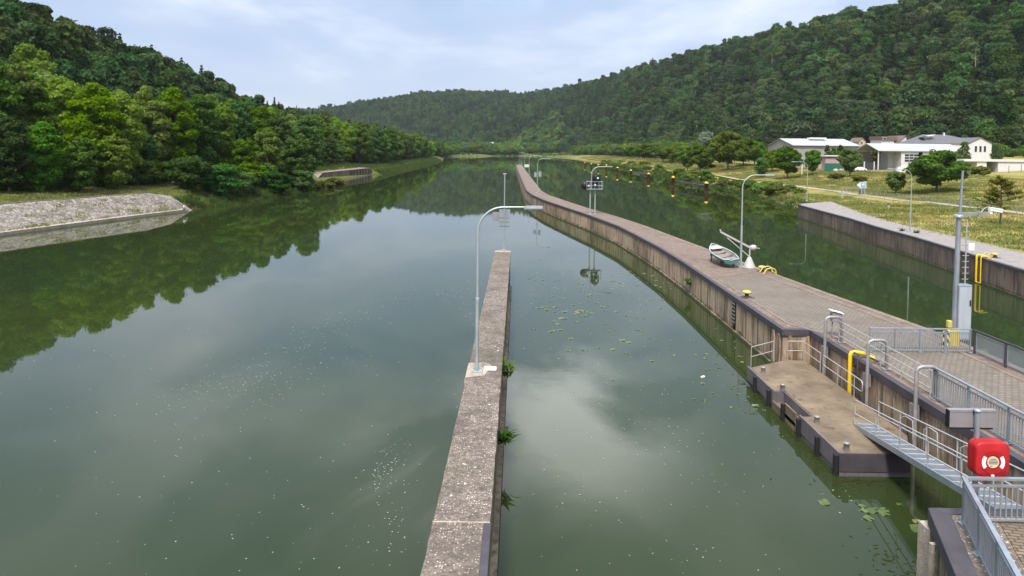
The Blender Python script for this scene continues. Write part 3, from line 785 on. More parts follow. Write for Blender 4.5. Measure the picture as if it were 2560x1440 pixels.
mb = MB(); p = at(2470, 660, 1.8); mb.box((p.x + 0.55, p.y, 1.55), (0.9, 0.7, 0.75), -0.12); mb.build('niche_shade_block', M['black'], quay, True)  # black block stands in for the shade inside the bollard niche

# --- paved stone slope on the left bank
m = mat('stone_setts', (0.28, 0.25, 0.225), 0.9); t = NT(m); p = t.pos()
v = t.n('ShaderNodeTexVoronoi', {'Vector': t.pos((1, 1, 1.0)), 'Scale': 2.0}, feature='DISTANCE_TO_EDGE')
v1 = t.n('ShaderNodeTexVoronoi', {'Vector': t.pos((1, 1, 1.0)), 'Scale': 2.0}, feature='F1')
c = t.ramp(t.n('ShaderNodeSeparateColor', {0: v1.outputs['Color']}).outputs[0], [(0.0, (0.15, 0.128, 0.11)), (1.0, (0.33, 0.29, 0.255))])
c = t.mix(t.rng(v.outputs['Distance'], 0.09, 0.0, 0, 0.9), c, (0.07, 0.06, 0.05))
c = t.mix(t.rng(t.noise(p, 0.5, 6, 0.65), 0.5, 0.75, 0, 0.5), c, (0.13, 0.11, 0.09))
c = t.mix(t.rng(t.noise(p, 1.6, 5), 0.66, 0.75, 0, 0.9), c, (0.10, 0.11, 0.035))
t.color(c); t.bump(v.outputs['Distance'], 0.6, 0.05); M['setts'] = m
rev = empty('stone_revetment', (-66, 100, 0), 'pale sloping bank of fitted stone blocks with a concrete toe at the left water edge', 'embankment')
mb = MB()
W = [(-73.0, 40), (-69, 66), (-66.4, 86.6), (-64.4, 98), (-61.8, 112), (-59.6, 121.5)]
Tp = [(-80.5, 40), (-76.5, 66), (-73.4, 88), (-71.0, 100), (-68.0, 112), (-65.8, 119.5)]
V = []; rs = np.random.RandomState(8); NA, NB = 150, 22
for ia in range(NA + 1):
    u = ia / NA * (len(W) - 1); i0 = min(int(u), len(W) - 2); g = u - i0
    a = [W[i0][q] + (W[i0 + 1][q] - W[i0][q]) * g for q in (0, 1)]; b2 = [Tp[i0][q] + (Tp[i0 + 1][q] - Tp[i0][q]) * g for q in (0, 1)]
    for k in range(NB + 1):
        f = k / NB; V.append((a[0] + (b2[0] - a[0]) * f, a[1] + (b2[1] - a[1]) * f, -0.1 + 3.45 * f + rs.uniform(-.07, .07) * (0 < f < 1)))
mb.add(V, [(i * (NB + 1) + k, i * (NB + 1) + k + 1, (i + 1) * (NB + 1) + k + 1, (i + 1) * (NB + 1) + k) for i in range(NA) for k in range(NB)])
mb.add([V[-NB - 1], V[-1], (-63.5, 123.5, 2.6), (-59.1, 123.6, -0.3)], [(0, 1, 2, 3)])
mb.build('stone_slope', M['setts'], rev, True)
mb = MB(); strip_solid(mb, [Vector((p[0] + 0.35, p[1])) for p in W], [Vector((p[0] - 0.75, p[1])) for p in W], -1, 0.42); mb.build('toe_beam', M['pale_conc'], rev, True, bevel=0.05)
mb = MB(); strip_solid(mb, [Vector((p[0] + 0.1, p[1])) for p in Tp], [Vector((p[0] - 0.3, p[1])) for p in Tp], 2.6, 3.42); mb.build('top_edging', M['kerb'], rev, True)

# --- small old quay farther along the left bank
c0 = at(925, 447, 0); c1 = at(800, 458, 0)
lq = empty('landing_wall', (c0.x, c0.y, 0), 'small dark stained landing wall with pale top set into the far left bank', 'wall')
def lp(px, py, z): return at(px, py, z)
zq = 3.0
A0 = at(925, 420, zq); A1 = at(806, 432, zq)
dirv = (A1 - A0); dirv.z = 0; dn = dirv.normalized(); nr = Vector((-dn.y, dn.x, 0)); nr = nr if nr.x < 0 else -nr
mb = MB(); mb.prism([A0.xy, A1.xy, (A1 + nr * 5).xy, (A0 + nr * 5).xy], -2, zq - 0.16); mb.build('wall_face', M['face_quay'], lq, True)
mb = MB(); o_ = -nr * 0.12; mb.prism([(A0 + o_).xy, (A1 + o_).xy, (A1 + nr * 5.2).xy, (A0 + nr * 5.2).xy], zq - 0.155, zq + 0.06); mb.build('wall_coping', M['kerb'], lq, True)
mb = MB()
for k in range(7):
    q = A0 + dirv * (0.04 + 0.07 * k) - nr * 0.12; mb.bbox((q.x - .16, q.y - .3, -1), (q.x + .16, q.y + .3, zq - 0.2))
mb.build('fender_timber', M['dark_steel'], lq, True)
mb = MB(); s = A0 - dn * 9; mb.add([(A0.x, A0.y, zq), (A0 + nr * 3).to_tuple()[:2] + (zq,), (s.x - 1.5, s.y, -.3), (s.x + 0.4, s.y, -.3), (A0.x, A0.y, -1)], [(0, 1, 2, 3), (0, 3, 4)]); mb.build('side_slope', M['face_quay'], lq, True)
mb = MB(); s = A1; mb.add([(A1.x, A1.y, zq - .2), (A1 + nr * 4).to_tuple()[:2] + (zq - .2,), (A1 + dn * -9 + nr * 4 + dn * 0).to_tuple()[:2] + (zq - .2,), (A1.x + nr.x, A1.y - 16, -.2), (A1.x - nr.x * 0.4, A1.y - 13, -.2)], [(0, 1, 2, 3, 4)]); mb.build('near_slope', M['setts'], lq, True)

# --- platform of the bridge head in the bottom right corner
ZP = 3.0
plat = empty('bridge_head', (12.5, 13, 0), 'concrete platform with dark steel nosing and gravel top in the bottom right corner', 'platform')
cA = at(2329, 1273, ZP); cB = at(2398, 1440, ZP); dB = (cB - cA); dB = dB / dB.y * -1
cE = cA + dB * 8
mb = MB(); mb.prism([cA.xy, (19.5, cA.y), (19.5, cE.y), cE.xy], -2.5, ZP - 0.34); mb.build('platform_body', M['face_narrow'], plat, True)
e1 = Vector((0.32, 0, 0))
mb = MB(); mb.prism([(cA + Vector((-.06, .06, 0))).xy, (cA + Vector((0.30, -0.30, 0))).xy, (cE + Vector((0.34, 0, 0))).xy, (cE + Vector((-.06, 0, 0))).xy], ZP - 0.4, ZP + 0.02)
mb.prism([(cA + Vector((-.06, .06, 0))).xy, (19.5, cA.y + .06), (19.5, cA.y - 0.25), (cA + Vector((0.30, -0.25, 0))).xy], ZP - 0.4, ZP + 0.018); mb.build('steel_nosing', M['dark_steel'], plat, True, bevel=0.03)
mb = MB(); q0 = cA + Vector((0.31, -0.26, 0)); q1 = cE + Vector((0.35, 0, 0)); mb.prism([q0.xy, (q0 + Vector((1.05, 0, 0))).xy, (q1 + Vector((1.05, 0, 0))).xy, q1.xy], ZP - 0.3, ZP); mb.build('pebble_strip', M['top_narrow'], plat, True)
mb = MB(); mb.prism([(q0 + Vector((1.06, 0, 0))).xy, (19.4, q0.y), (19.4, q1.y), (q1 + Vector((1.06, 0, 0))).xy], ZP - 0.3, ZP + 0.004); mb.build('paving', pavers('brown_pavers', (0.24, 0.19, 0.13), (0.17, 0.13, 0.09), (0.05, 0.04, 0.03), 0.26, 0.13, 0.2, 0.02), plat, True)
mb = MB(); mb.bar(cA + Vector((-.02, 0, -3.2)), cA + Vector((-.02, 0, -0.42)), 0.5, 0.3); mb.bar(cA + dB * 0.75 + Vector((-.06, 0, -3.4)), cA + dB * 0.75 + Vector((-.06, 0, -0.42)), 0.12, 0.22); mb.build('corner_pier', M['pale_conc'], plat, True)

# --- floating landing stage
ZD = 0.8
PN = empty('landing_pontoon', (13.4, 29, 0), 'brown decked steel landing pontoon with bollard stubs lying against the pier', 'pontoon')
px0, px1, py0_, py1_ = 11.75, 15.2, 24.35, 34.2
ny0, ny1 = 27.9, 30.8
hull = [(px0, py0_), (px1 - .55, py0_), (px1, py0_ + 2.2), (px1, py1_), (px0, py1_)]
outl = [(px0, py0_), (px1 - 0.9, py0_), (px1, py0_ + 1.8), (px1, 35.6), (14.2, 35.6), (px0 + .1, py1_), (px0, ny1), (px0 + .5, ny1), (px0 + .5, ny0), (px0, ny0)]
mb = MB(); mb.prism(outl, -0.6, ZD - 0.03); mb.build('hull', M['pontoon_steel'], PN, True)
m = weathered('pontoon_deck', (0.175, 0.132, 0.088), 0.9, 0, 0.45, 0.9, (0.10, 0.06, 0.032), 0.58); M['pont_deck'] = m
ins_ = [(px0 + .06, py0_ + .06), (px1 - .93, py0_ + .06), (px1 - .05, py0_ + 1.8), (px1 - .05, 35.5), (14.2, 35.5), (px0 + .16, py1_ - .05), (px0 + .06, ny1 + .06), (px0 + .56, ny1 + .06), (px0 + .56, ny0 - .06), (px0 + .06, ny0 - .06)]
mb = MB(); mb.prism(ins_, ZD - 0.05, ZD); mb.build('deck', m, PN, True)
mb = MB()
mb.bbox((px0 - 0.03, py0_ - .03, ZD - .62), (px1 - .9, py0_ + .04, ZD + .04)); mb.build('end_plate', M['dark_steel'], PN, True)
for yA, yB in ((py0_ + .05, ny0 - .02), (ny1 + .02, py1_ + .05)): MB().bbox((px0 - 0.03, yA, ZD - 0.62), (px0 + 0.05, yB, ZD + 0.05)).build('side_plate', M['pontoon_steel'], PN, True)
mb = MB(); mb.bbox((px0 - .02, ny0, -.5), (px0 + .55, ny1, 0.28)); mb.bbox((px0 - 0.03, ny0, -.5), (px0 + .04, ny1, .36)); mb.bbox((px0 - .03, ny0 + .3, .2), (px0 + .04, ny0 + 1.5, 0.78)); mb.build('boarding_step', m, PN, True)
for yy in (24.45, 26.0, 27.75, 29.4, 31.1, 32.9):
    MB().box((px0 - 0.10, yy, 0.28), (0.13, 0.2, 0.95)).build('fender', M['rubber'], PN, True, bevel=0.02)
for (bx, by) in ((1908, 933), (1956, 977), (2042, 1059), (2116, 1127)):
    q = at(bx, by, ZD); MB().lathe([(0.10, 0), (0.10, 0.26), (0.115, 0.27), (0.115, 0.31), (0.0, 0.31)], (q.x, q.y, ZD), 14).build('bollard_stub', M['tube'], PN, True)
def rail_run(mb, pts, heights, r=0.021, posts=True, pr=None):
    for h_ in heights: mb.tube([Vector(p) + Vector((0, 0, h_)) for p in pts], r, 8)
    if posts:
        for p in pts: mb.tube([p, Vector(p) + Vector((0, 0, max(heights)))], pr or r, 8)
mb = MB(); rail_run(mb, [(15.08, 33.2, ZD), (15.08, 31.7, ZD), (15.08, 30.1, ZD)], (0.5, 0.98)); mb.tube([(15.08, 30.1, ZD + .98), (15.08, 29.5, ZD + .98), (15.08, 29.4, ZD + .9), (15.08, 29.4, ZD + .55), (15.08, 29.5, ZD + .5), (15.08, 30.1, ZD + .5)], 0.021, 8)
mb.build('handrail', M['thin_rail'], PN, True)
mb = MB(); rail_run(mb, [(15.08, 35.3, ZD), (15.08, 33.5, ZD)], (0.5, 0.98)); mb.build('handrail', M['thin_rail'], PN, True)
mb = MB(); rail_run(mb, [(14.25, 35.5, ZD), (15.1, 35.5, ZD)], (0.5, 1.0)); mb.build('end_rail', M['thin_rail'], PN, True)
mb = MB(); rail_run(mb, [(12.0, 34.5, ZD - .1), (13.55, 35.6, ZD - .1)], (0.55, 1.05)); mb.build('end_rail', M['thin_rail'], PN, True)
# ------------------------------------------------------------------ trees on the banks
def gz(x, y): return float(ground_z(np.array([x]), np.array([y]))[0])
PROTO = {}
KIND = {
    'lime':  ('lime_tree', 'leaf_lime', 5.6, 20.0, dict(lobes=95, n=21000, leaf=0.32, lobe=(0.14, 0.30), flat=.8)),
    'lime_b': ('lime_tree', 'leaf_lime', 5.2, 20.0, dict(lobes=85, n=20000, leaf=0.32, lobe=(0.14, 0.31), flat=.8)),
    'mid':   ('broadleaf_tree', 'leaf_mid', 5.4, 20.0, dict(lobes=95, n=20000, leaf=0.33, lobe=(0.14, 0.30), flat=.8)),
    'mid_b': ('broadleaf_tree', 'leaf_mid', 5.0, 20.0, dict(lobes=80, n=19000, leaf=0.33, lobe=(0.15, 0.31), flat=.8)),
    'dark':  ('broadleaf_tree', 'leaf_dark', 5.2, 20.0, dict(lobes=80, n=19000, leaf=0.33, lobe=(0.15, 0.31), flat=.8)),
    'bush':  ('shore_bush', 'leaf_bush', 5.0, 9.0, dict(lobes=70, n=15000, leaf=0.28, lobe=(0.15, 0.28), flat=.65)),
    'under': ('undergrowth_bush', 'leaf_mid', 5.0, 8.0, dict(lobes=60, n=12000, leaf=0.30, lobe=(0.16, 0.30), flat=.65, clear=0.0)),
    'field': ('field_tree', 'leaf_fresh', 4.2, 9.0, dict(lobes=60, n=11000, leaf=0.26, lobe=(0.15, 0.30), clear=0.16, flat=.7)),
    'field_b': ('field_tree', 'leaf_mid', 3.6, 9.0, dict(lobes=52, n=10000, leaf=0.26, lobe=(0.16, 0.32), clear=0.18, flat=.7)),
    'silver': ('willow_tree', 'leaf_silver', 5.0, 12.0, dict(lobes=34, n=9000, leaf=0.4, lobe=(0.22, 0.4))),
    'shrub': ('shore_shrub', 'leaf_fresh', 2.2, 2.6, dict(lobes=26, n=4200, leaf=0.2, lobe=(0.17, 0.34), clear=0.0)),
    'shrub_y': ('shore_shrub', 'leaf_olive', 2.2, 2.6, dict(lobes=18, n=3000, leaf=0.2, lobe=(0.17, 0.34), clear=0.0)),
}
def plant(kind, x, y, h, label, group=None, wide=1.0, sink=0.3, rz=None, z=None):
    name, mt_, r0_, h0_, kw = KIND[kind]
    zz = (gz(x, y) if z is None else z) - sink
    s = h / h0_; sc = (s * wide, s * wide, s)
    a = RS.uniform(0, 6.28) if rz is None else rz
    cat = 'tree' if 'tree' in name else 'bush'
    if kind not in PROTO:
        kw = dict(kw); cl = kw.pop('clear', 0.06)
        o = make_tree(name, label, cat, (x, y, zz), M[mt_], r0_, h0_, clear=cl, seed=200 + len(PROTO), group=group, **kw)
        o.rotation_euler[2] = a; o.scale = sc; PROTO[kind] = o
        if group is None and 'group' in o: del o['group']
        return o
    o = dup(PROTO[kind], (x, y, zz), a, sc, label, group); o['category'] = cat
    if group is None and 'group' in o: del o['group']
    return o
def tree_px(kind, px, Y, top, label, group=None, wide=1.0):
    if px < 320 and Y < 120: Y += 8
    q = aty(px, top, Y); h = q.z - gz(q.x, Y) + 0.3
    return plant(kind, q.x, Y, max(1.0, h), label, group, wide)
GL = 'trees in the dense row on the left bank'
for a in (
    ('mid', -45, 106, 128, 'big green tree cut by the left picture edge', 1.0), ('mid_b', 35, 113, 140, 'big green tree just inside the left picture edge above the stone slope', 1.0),
    ('lime_b', 72, 140, 105, 'bright yellow green treetop rising above the left edge trees', 1.0),
    ('lime', 152, 119, 190, 'large lime green tree above the middle of the stone slope', 1.05), ('lime_b', 232, 124, 203, 'bright lime green tree between two similar crowns above the stone slope', 1.05),
    ('lime', 300, 131, 222, 'lime green tree above the far end of the stone slope', 1.0),
    ('mid', 100, 103, 300, 'lower green tree at the back of the grass strip near the left edge', 1.1), ('mid_b', 200, 109, 330, 'low leafy tree hiding the foot of the lime trees', 1.2), ('dark', 20, 99, 290, 'dark low tree at the left edge behind the grass strip', 1.15), ('mid', 285, 116, 335, 'low leafy tree right of the middle above the stone slope', 1.15),
    ('lime_b', 372, 152, 213, 'bright green tree with a tall round crown behind the dark gap', 1.0), ('lime', 432, 158, 216, 'bright green tree behind the twin round bushes', 1.0), ('mid', 495, 166, 232, 'mid green tree behind and right of the twin round bushes', 1.0),
    ('dark', 365, 140, 330, 'dark tree in the shady gap beside the round bush', 1.0), ('mid_b', 548, 178, 240, 'tall mid green tree left of the pointed spruces', 1.0), ('dark', 596, 190, 248, 'tall dark tree below the pointed spruces', 0.95),
    ('mid', 648, 196, 262, 'tall green tree between the spruces and the waterside tree', 1.0), ('mid_b', 615, 164, 335, 'leafy waterside tree in the middle of the left shore', 1.1), ('mid', 668, 172, 318, 'leafy waterside tree left of the tree at the point', 1.05),
    ('mid_b', 742, 182, 330, 'waterside tree at the point in front of the old landing wall', 1.1), ('dark', 700, 200, 285, 'dark tree behind the waterside tree at the point', 1.0), ('mid', 765, 206, 285, 'green tree rising behind the point', 1.0),
    ('under', 335, 134, 395, 'low dark undergrowth bush in the shady gap left of the twin round bushes', 1.4), ('under', 388, 140, 400, 'leafy undergrowth bush behind the left edge of the twin round bushes', 1.4), ('dark', 352, 150, 350, 'short dark tree filling the back of the shady gap', 1.5),
    ('bush', 470, 134, 383, 'large round dark green bush at the end of the stone slope', 1.12), ('bush', 552, 139, 408, 'second round bush leaning against the larger bush', 1.15), ('bush', 690, 164, 425, 'leafy bush overhanging the water below the waterside trees', 1.2), ('bush', 620, 152, 432, 'leafy bush at the waterline right of the twin round bushes', 1.1), ('bush', 755, 180, 418, 'dark bush hanging over the water at the point', 1.0)):
    tree_px(a[0], a[1], a[2], a[3], a[4], None, a[5])
rs = np.random.RandomState(77)
x, y = jgrid(-103, -63, 112, 640, 8.0, 61, 0.36)
n_ = 0
for i in np.argsort(y):
    X_, Y_ = float(x[i]), float(y[i])
    sx = float(np.interp(Y_, [84, 122, 141, 200, 294, 426, 663], [-66.5, -59.5, -57.5, -58.5, -58.5, -64, -73]))
    d = sx - X_
    lim = 24 if Y_ < 128 else (30 if Y_ < 190 else (14 if Y_ < 215 else (22 if Y_ < 330 else 12)))
    if d < lim or not in_view(np.array([X_]), np.array([Y_]), 0.02)[0]: continue
    k = rs.choice(['mid', 'mid_b', 'dark', 'lime', 'lime_b'], p=[.27, .25, .16, .18, .14])
    hh = rs.uniform(16.5, 22.5) - (4 if d < lim + 6 and rs.rand() < .4 else 0)
    lab = {'m': 'mid green broadleaf tree in the dense row on the left bank', 'd': 'dark green broadleaf tree in the dense row on the left bank', 'l': 'yellow green broadleaf tree in the dense row on the left bank'}[k[0]]
    plant(k, X_, Y_, hh, lab, GL + ', ' + lab.split(' broad')[0]); n_ += 1
for i in range(26):
    Y_ = 96 + i * 4.2 if i < 9 else 140 + (i - 9) * 3.6
    sx = float(np.interp(Y_, [84, 122, 141, 200], [-66.5, -59.5, -57.5, -58.5])); X_ = sx - (rs.uniform(19, 24) if Y_ < 136 else rs.uniform(2.5, 8))
    plant('under', X_, Y_, rs.uniform(4.0, 6.5) if Y_ < 136 else rs.uniform(3.0, 6.5), 'low bush in the undergrowth at the foot of the left bank trees', 'undergrowth bushes on the left bank', rs.uniform(1.0, 1.5), .6)
# pointed spruces on the left skyline
SP = None
for (px, Y, top, lab) in ((497, 330, 190, 'pointed spruce on the left skyline, far left of the spruces'), (508, 335, 194, 'pointed spruce close to the far left spruce on the skyline'), (546, 340, 212, 'shorter spruce left of the tall spruce trio on the skyline'), (558, 345, 216, 'spruce in the skyline trio, its left member'), (574, 350, 211, 'tallest spruce of the skyline trio'), (566, 352, 220, 'small spruce squeezed inside the skyline trio'),
                          (645, 400, 241, 'thin spruce on the skyline left of the darkest spruce'), (657, 404, 246, 'small spruce on the skyline between two taller ones'), (686, 410, 242, 'darkest pointed spruce on the skyline left of the far ridge'), (668, 405, 251, 'bushy spruce on the skyline between pointed ones'), (697, 415, 254, 'spruce on the skyline right of the darkest spruce'), (375, 230, 158, 'single dark spruce standing in the hillside wood')):
    q = aty(px, top, Y); g0_ = gz(q.x, Y); h = max(9, q.z - g0_ + .3)
    if SP is None: SP = make_conifer('spruce_tree', lab, (q.x, Y, g0_ - .3), 20, 2.6, 5); SP.scale = (h / 20,) * 3
    else:
        o = dup(SP, (q.x, Y, q.z - h), RS.uniform(0, 6), (max(.75, h / 20 * .9), max(.75, h / 20 * .9), h / 20), lab)

# right bank trees
for a in (('field', 2345, 147, 372, 'broad spreading tree on the grass slope in front of the long white building', 1.5), ('field_b', 2241, 152, 425, 'small round tree left of the broad spreading tree', 1.0),
          ('field', 1970, 224, 362, 'round tree with a clear trunk in front of the grey hall', 1.0), ('field_b', 1905, 240, 392, 'small dark tree left of the round hall tree', 1.0), ('field', 1932, 262, 372, 'tree at the left corner of the grey hall', 1.0), ('field_b', 2032, 226, 372, 'dense conical tree in front of the grey hall', 0.85),
          ('field', 2127, 206, 366, 'tree with a slim trunk between the kiosk and the canopy', 0.9), ('field', 1822, 300, 324, 'tallest valley tree left of the grey hall', 1.05), ('field', 1860, 318, 342, 'broad tree right of the tallest valley tree', 1.25), ('silver', 1768, 330, 330, 'silvery grey willow in the valley', 1.1),
          ('field_b', 1888, 330, 352, 'dark green tree behind the tree at the hall corner', 1.2), ('field', 1752, 296, 352, 'round green tree in front of the silvery willow', 1.0), ('field_b', 1720, 318, 360, 'dark round tree left of the silvery willow', 1.0)):
    tree_px(*a[:5], None, a[5])
q = aty(2505, 438, 90)
def sparse_tree():
    rs = np.random.RandomState(9); root = empty('young_tree', (q.x, 90, gz(q.x, 90) - .1), 'sparse young tree with open crown on the meadow by the walkway', 'tree')
    b = MB(); h = q.z - root.location.z; P = []; 
    b.tube([(0, 0, 0), (.05, 0, h * .3), (0, .05, h * .7), (0.1, 0, h)], [.13, .1, .06, .015], 7)
    for i in range(34):
        z = h * rs.uniform(.24, .92); a = rs.uniform(0, 6.28); ln = 3.3 * (1.12 - z / h) * rs.uniform(.6, 1.1) + .5
        e_ = Vector((math.cos(a) * ln, math.sin(a) * ln, z + ln * rs.uniform(.15, .5))); mid = Vector((0, 0, z)).lerp(e_, .5) + Vector((0, 0, -.05))
        b.tube([(0, 0, z), mid, e_], [.045, .03, .01], 5)
        for k in np.linspace(.3, 1.05, 26): 
            c_ = Vector((0, 0, z)).lerp(e_, float(k)); P += [np.array(c_) + rs.normal(size=3) * (.16, .16, .10) for _ in range(4)]
    b.build('trunk', M['bark'], root, fixn=False)
    P = np.array(P); nn_ = rs.normal(size=P.shape) * .6 + np.array([0, 0, 1]); nn_ /= np.linalg.norm(nn_, axis=1)[:, None]
    V, F = quads(P, nn_, .13 * rs.uniform(.6, 1.3, len(P)), rs); np_mesh('crown', V, F, M['leaf_olive']).parent = root
sparse_tree()
GR = 'trees along the grassy right bank'
rs = np.random.RandomState(21)
for i, px in enumerate(np.linspace(1700, 1440, 22)):
    Y = rs.uniform(98, 110) * 1700 / (px - 1296)
    k = ['field', 'field', 'field_b'][i % 3]
    tree_px(k, px + rs.uniform(-5, 5), Y, np.interp(px, [1395, 1690], [366, 356]) + rs.uniform(-5, 8), 'round tree in the row along the far part of the right bank path' if k == 'field' else 'dark round tree in the row along the far part of the right bank path', GR + (', lighter' if k == 'field' else ', darker'), rs.uniform(1.1, 1.5))
x, y = jgrid(84, 160, 255, 640, 12.0, 71, .42)
for X_, Y_ in zip(x, y):
    px = 1296 + X_ / Y_ * 1700
    if px > 1905 or X_ < 106 + 5 * rs.rand() or rs.rand() < .2: continue
    k = rs.choice(['field', 'field_b', 'silver'], p=[.55, .38, .07]); lab = {'field': 'green valley tree in the grove below the wooded hill', 'field_b': 'dark green valley tree in the grove below the wooded hill', 'silver': 'greyish willow in the grove below the wooded hill'}[k]
    plant(k, float(X_), float(Y_), rs.uniform(8, 13.5), lab, 'grove below the hill, ' + k, rs.uniform(.9, 1.2))
# shrubs along the right water edge
for i, (px, py, h, w_) in enumerate(((1972, 497, 1.9, 1.1), (1946, 492, 2.6, 1.1), (1922, 487, 3.2, 1.2), (1896, 482, 3.0, 1.2), (1872, 478, 2.4, 1.1), (1845, 473, 2.8, 1.2), (1818, 467, 2.2, 1.2), (1790, 461, 2.6, 1.1), (1752, 450, 3.2, 1.2), (1722, 447, 3.0, 1.2), (1700, 444, 3.4, 1.2), (1676, 440, 2.6, 1.1), (1640, 431, 4.6, 1.0), (1600, 421, 3.6, 1.5), (1572, 416, 3.0, 1.6), (1545, 412, 3.0, 1.6))):
    p_ = at(px, py, 0.4); plant('shrub', p_.x + 2.6, p_.y, h, ('waterside shrub on the right bank at the shore corner', 'waterside shrub on the right bank near the quay corner')[i == 0] if i < 1 else 'waterside shrub in the line along the right bank', None if i < 1 else 'shrubs along the right water edge', w_, .5)
def shore_r(y): return float(np.interp(y, [126, 145, 170, 200, 237, 346, 460, 642], [53, 57.5, 61.5, 65, 67, 70, 71, 77]))
for i in range(46):
    Y_ = 172 + 470 * (i / 46) ** 1.25 + rs.uniform(-3, 3)
    plant('shrub' if i % 4 else 'shrub_y', shore_r(Y_) + rs.uniform(1.2, 4.5), Y_, rs.uniform(1.5, 3.4), 'waterside shrub in the line along the right bank' if i % 4 else 'olive waterside shrub in the line along the right bank', 'shrubs along the right water edge' if i % 4 else 'olive shrubs along the right water edge', rs.uniform(.9, 1.6), .4)
for (px, py, z, h, w_, lab) in ((2092, 440, 4.8, 2.0, 1.6, 'wide dark shrub on the grass slope below the kiosk'), (1780, 418, 4.0, 2.0, 1.3, 'low shrub on the meadow left of the tallest valley tree'), (2150, 452, 4.0, 1.6, 1.8, 'low scrubby shrub on the slope above the arrow sign'), (2450, 445, 5.0, 3.0, 1.2, 'scrubby shrub beside the white garage')):
    p_ = at(px, py, z); plant('shrub_y', p_.x, p_.y, h, lab, None, w_, .2)
for (px, py, h, w_, lab) in ((815, 470, 3.6, 1.3, 'yellow green waterside shrub near the old landing wall'), (845, 462, 3.4, 1.2, 'greener waterside shrub right of the yellow one by the landing wall'), (865, 455, 2.2, 1.4, 'low shrub hiding the base of the old landing wall')):
    p_ = at(px, py, 0.1); plant('shrub_y', p_.x - .8, p_.y, h, lab, None, w_, .5)
# creeper on the pier face and tufts on the narrow wall
def tuft(name, loc, label, cat, n, ln, m, seed, droop=.4, spread=1.0):
    rs = np.random.RandomState(seed); root = empty(name, loc, label, cat); P = []; F = []
    for i in range(n):
        a = rs.uniform(0, 6.28); d = np.array([math.cos(a) * spread, math.sin(a) * spread, rs.uniform(.5, 1.3)]); d /= np.linalg.norm(d); l = ln * rs.uniform(.5, 1.1); s = np.array([-math.sin(a), math.cos(a), 0]) * ln * .07
        p0 = rs.normal(size=3) * ln * .12; p1 = p0 + d * l * .55; p2 = p0 + d * l * np.array([1, 1, 1 - droop]); b_ = len(P)
        P += [p0 - s * .5, p0 + s * .5, p1 + s, p1 - s, p2]; F += [(b_, b_ + 1, b_ + 2, b_ + 3), (b_ + 3, b_ + 2, b_ + 4, b_ + 4)]
    MB().add(P, [f if f[2] != f[3] else f[:3] for f in F]).build('leaves', m, root, fixn=False); return root
tuft('wall_plant', (wx1 + .12, 31.0, 1.35), 'green tufted plant growing from the narrow wall joint beside the lamp', 'plant', 46, .95, M['leaf_bush'], 3)
tuft('wall_plant', (wx1 + .14, 24.6, 1.0), 'darker tufted plant on the narrow wall near the front', 'plant', 40, .7, M['leaf_dark'], 4)
o = tuft('creeper', (14.0, 55.2, 1.0), 'leafy creeper growing on the near face of the pier', 'plant', 90, .75, M['leaf_bush'], 6, .7)
for i, (px, py) in enumerate(((2255, 578), (2290, 583))):
    p_ = at(px, py, T); tuft('weed', (p_.x, p_.y, T), 'weed tuft left of the quay lamp foot' if i == 0 else 'weed tuft right of the quay lamp foot', 'plant', 40, .7, M['leaf_olive'], 12 + i, .3)
M['weed'] = leaf_mat('water_weed', (0.02, 0.026, 0.010), (0.05, 0.05, 0.016))

# ------------------------------------------------------------------ ground cover as stuff
def tuft_proto(seed, n, h, m, sp=.35):
    rs = np.random.RandomState(seed); V = []; F = []
    for i in range(n):
        a = rs.uniform(0, 6.28); o = rs.normal(size=2) * sp; d = rs.normal(size=2) * .25 * h; w_ = .035 + .03 * rs.rand(); hh = h * rs.uniform(.5, 1.1)
        s = np.array([math.cos(a), math.sin(a)]) * w_; b_ = len(V)
        V += [(*(o - s), -.1), (*(o + s), -.1), (*(o + d * .5 + s * .7), hh * .6), (*(o + d * .5 - s * .7), hh * .6), (*(o + d * 1.2), hh)]
        F += [(b_, b_ + 1, b_ + 2, b_ + 3), (b_ + 3, b_ + 2, b_ + 4, b_ + 4)]
    me = bpy.data.meshes.new('tuft'); me.from_pydata(V, [], [f if f[2] != f[3] else f[:3] for f in F]); me.materials.append(m)
    return bpy.data.objects.new('tuft', me)
M['straw'] = leaf_mat('straw', (0.40, 0.31, 0.11), (0.52, 0.42, 0.18), trans=.3)
M['grass'] = leaf_mat('grass_blades', (0.15, 0.185, 0.045), (0.245, 0.25, 0.08), trans=.3)
TF = [tuft_proto(1, 40, .32, M['straw'], .6), tuft_proto(2, 44, .28, M['grass'], .6), tuft_proto(3, 40, .42, M['grass'], .6)]
def cover(name, n, box, ok, seed, protos, scale=(.7, 1.3), sink=.05):
    rs = np.random.RandomState(seed); x = rs.uniform(box[0], box[1], n); y = rs.uniform(box[2], box[3], n)
    k = ok(x, y) & in_view(x, y); x, y = x[k], y[k]
    pt = vnoise(x, y, 14, seed) * .6 + vnoise(x, y, 5, seed + 1) * .4
    pick = np.clip((pt * 1.35 * len(protos) + rs.uniform(-.6, .6, len(x)) - .3).astype(int), 0, len(protos) - 1)
    return scatter_stuff(name, np.stack([x, y, ground_z(x, y) - sink], 1), rs.uniform(*scale, len(x)), rs.uniform(0, 6.28, len(x)), pick, protos)
def field_ok(x, y):
    qx = np.interp(y, [p_[1] for p_ in QR], [p_[0] for p_ in QR]); sx = np.interp(y, [p_[1] for p_ in SHORE_R[6:13]], [p_[0] for p_ in SHORE_R[6:13]])
    ed = np.where(y < 131, qx + .3, sx + 2.0)
    return (x > ed) & ((np.abs(x - 76) > 1.5) & ((y < 128) | (x < 69) | (x > 77.8))) & ((x < 128) | (y < 140))
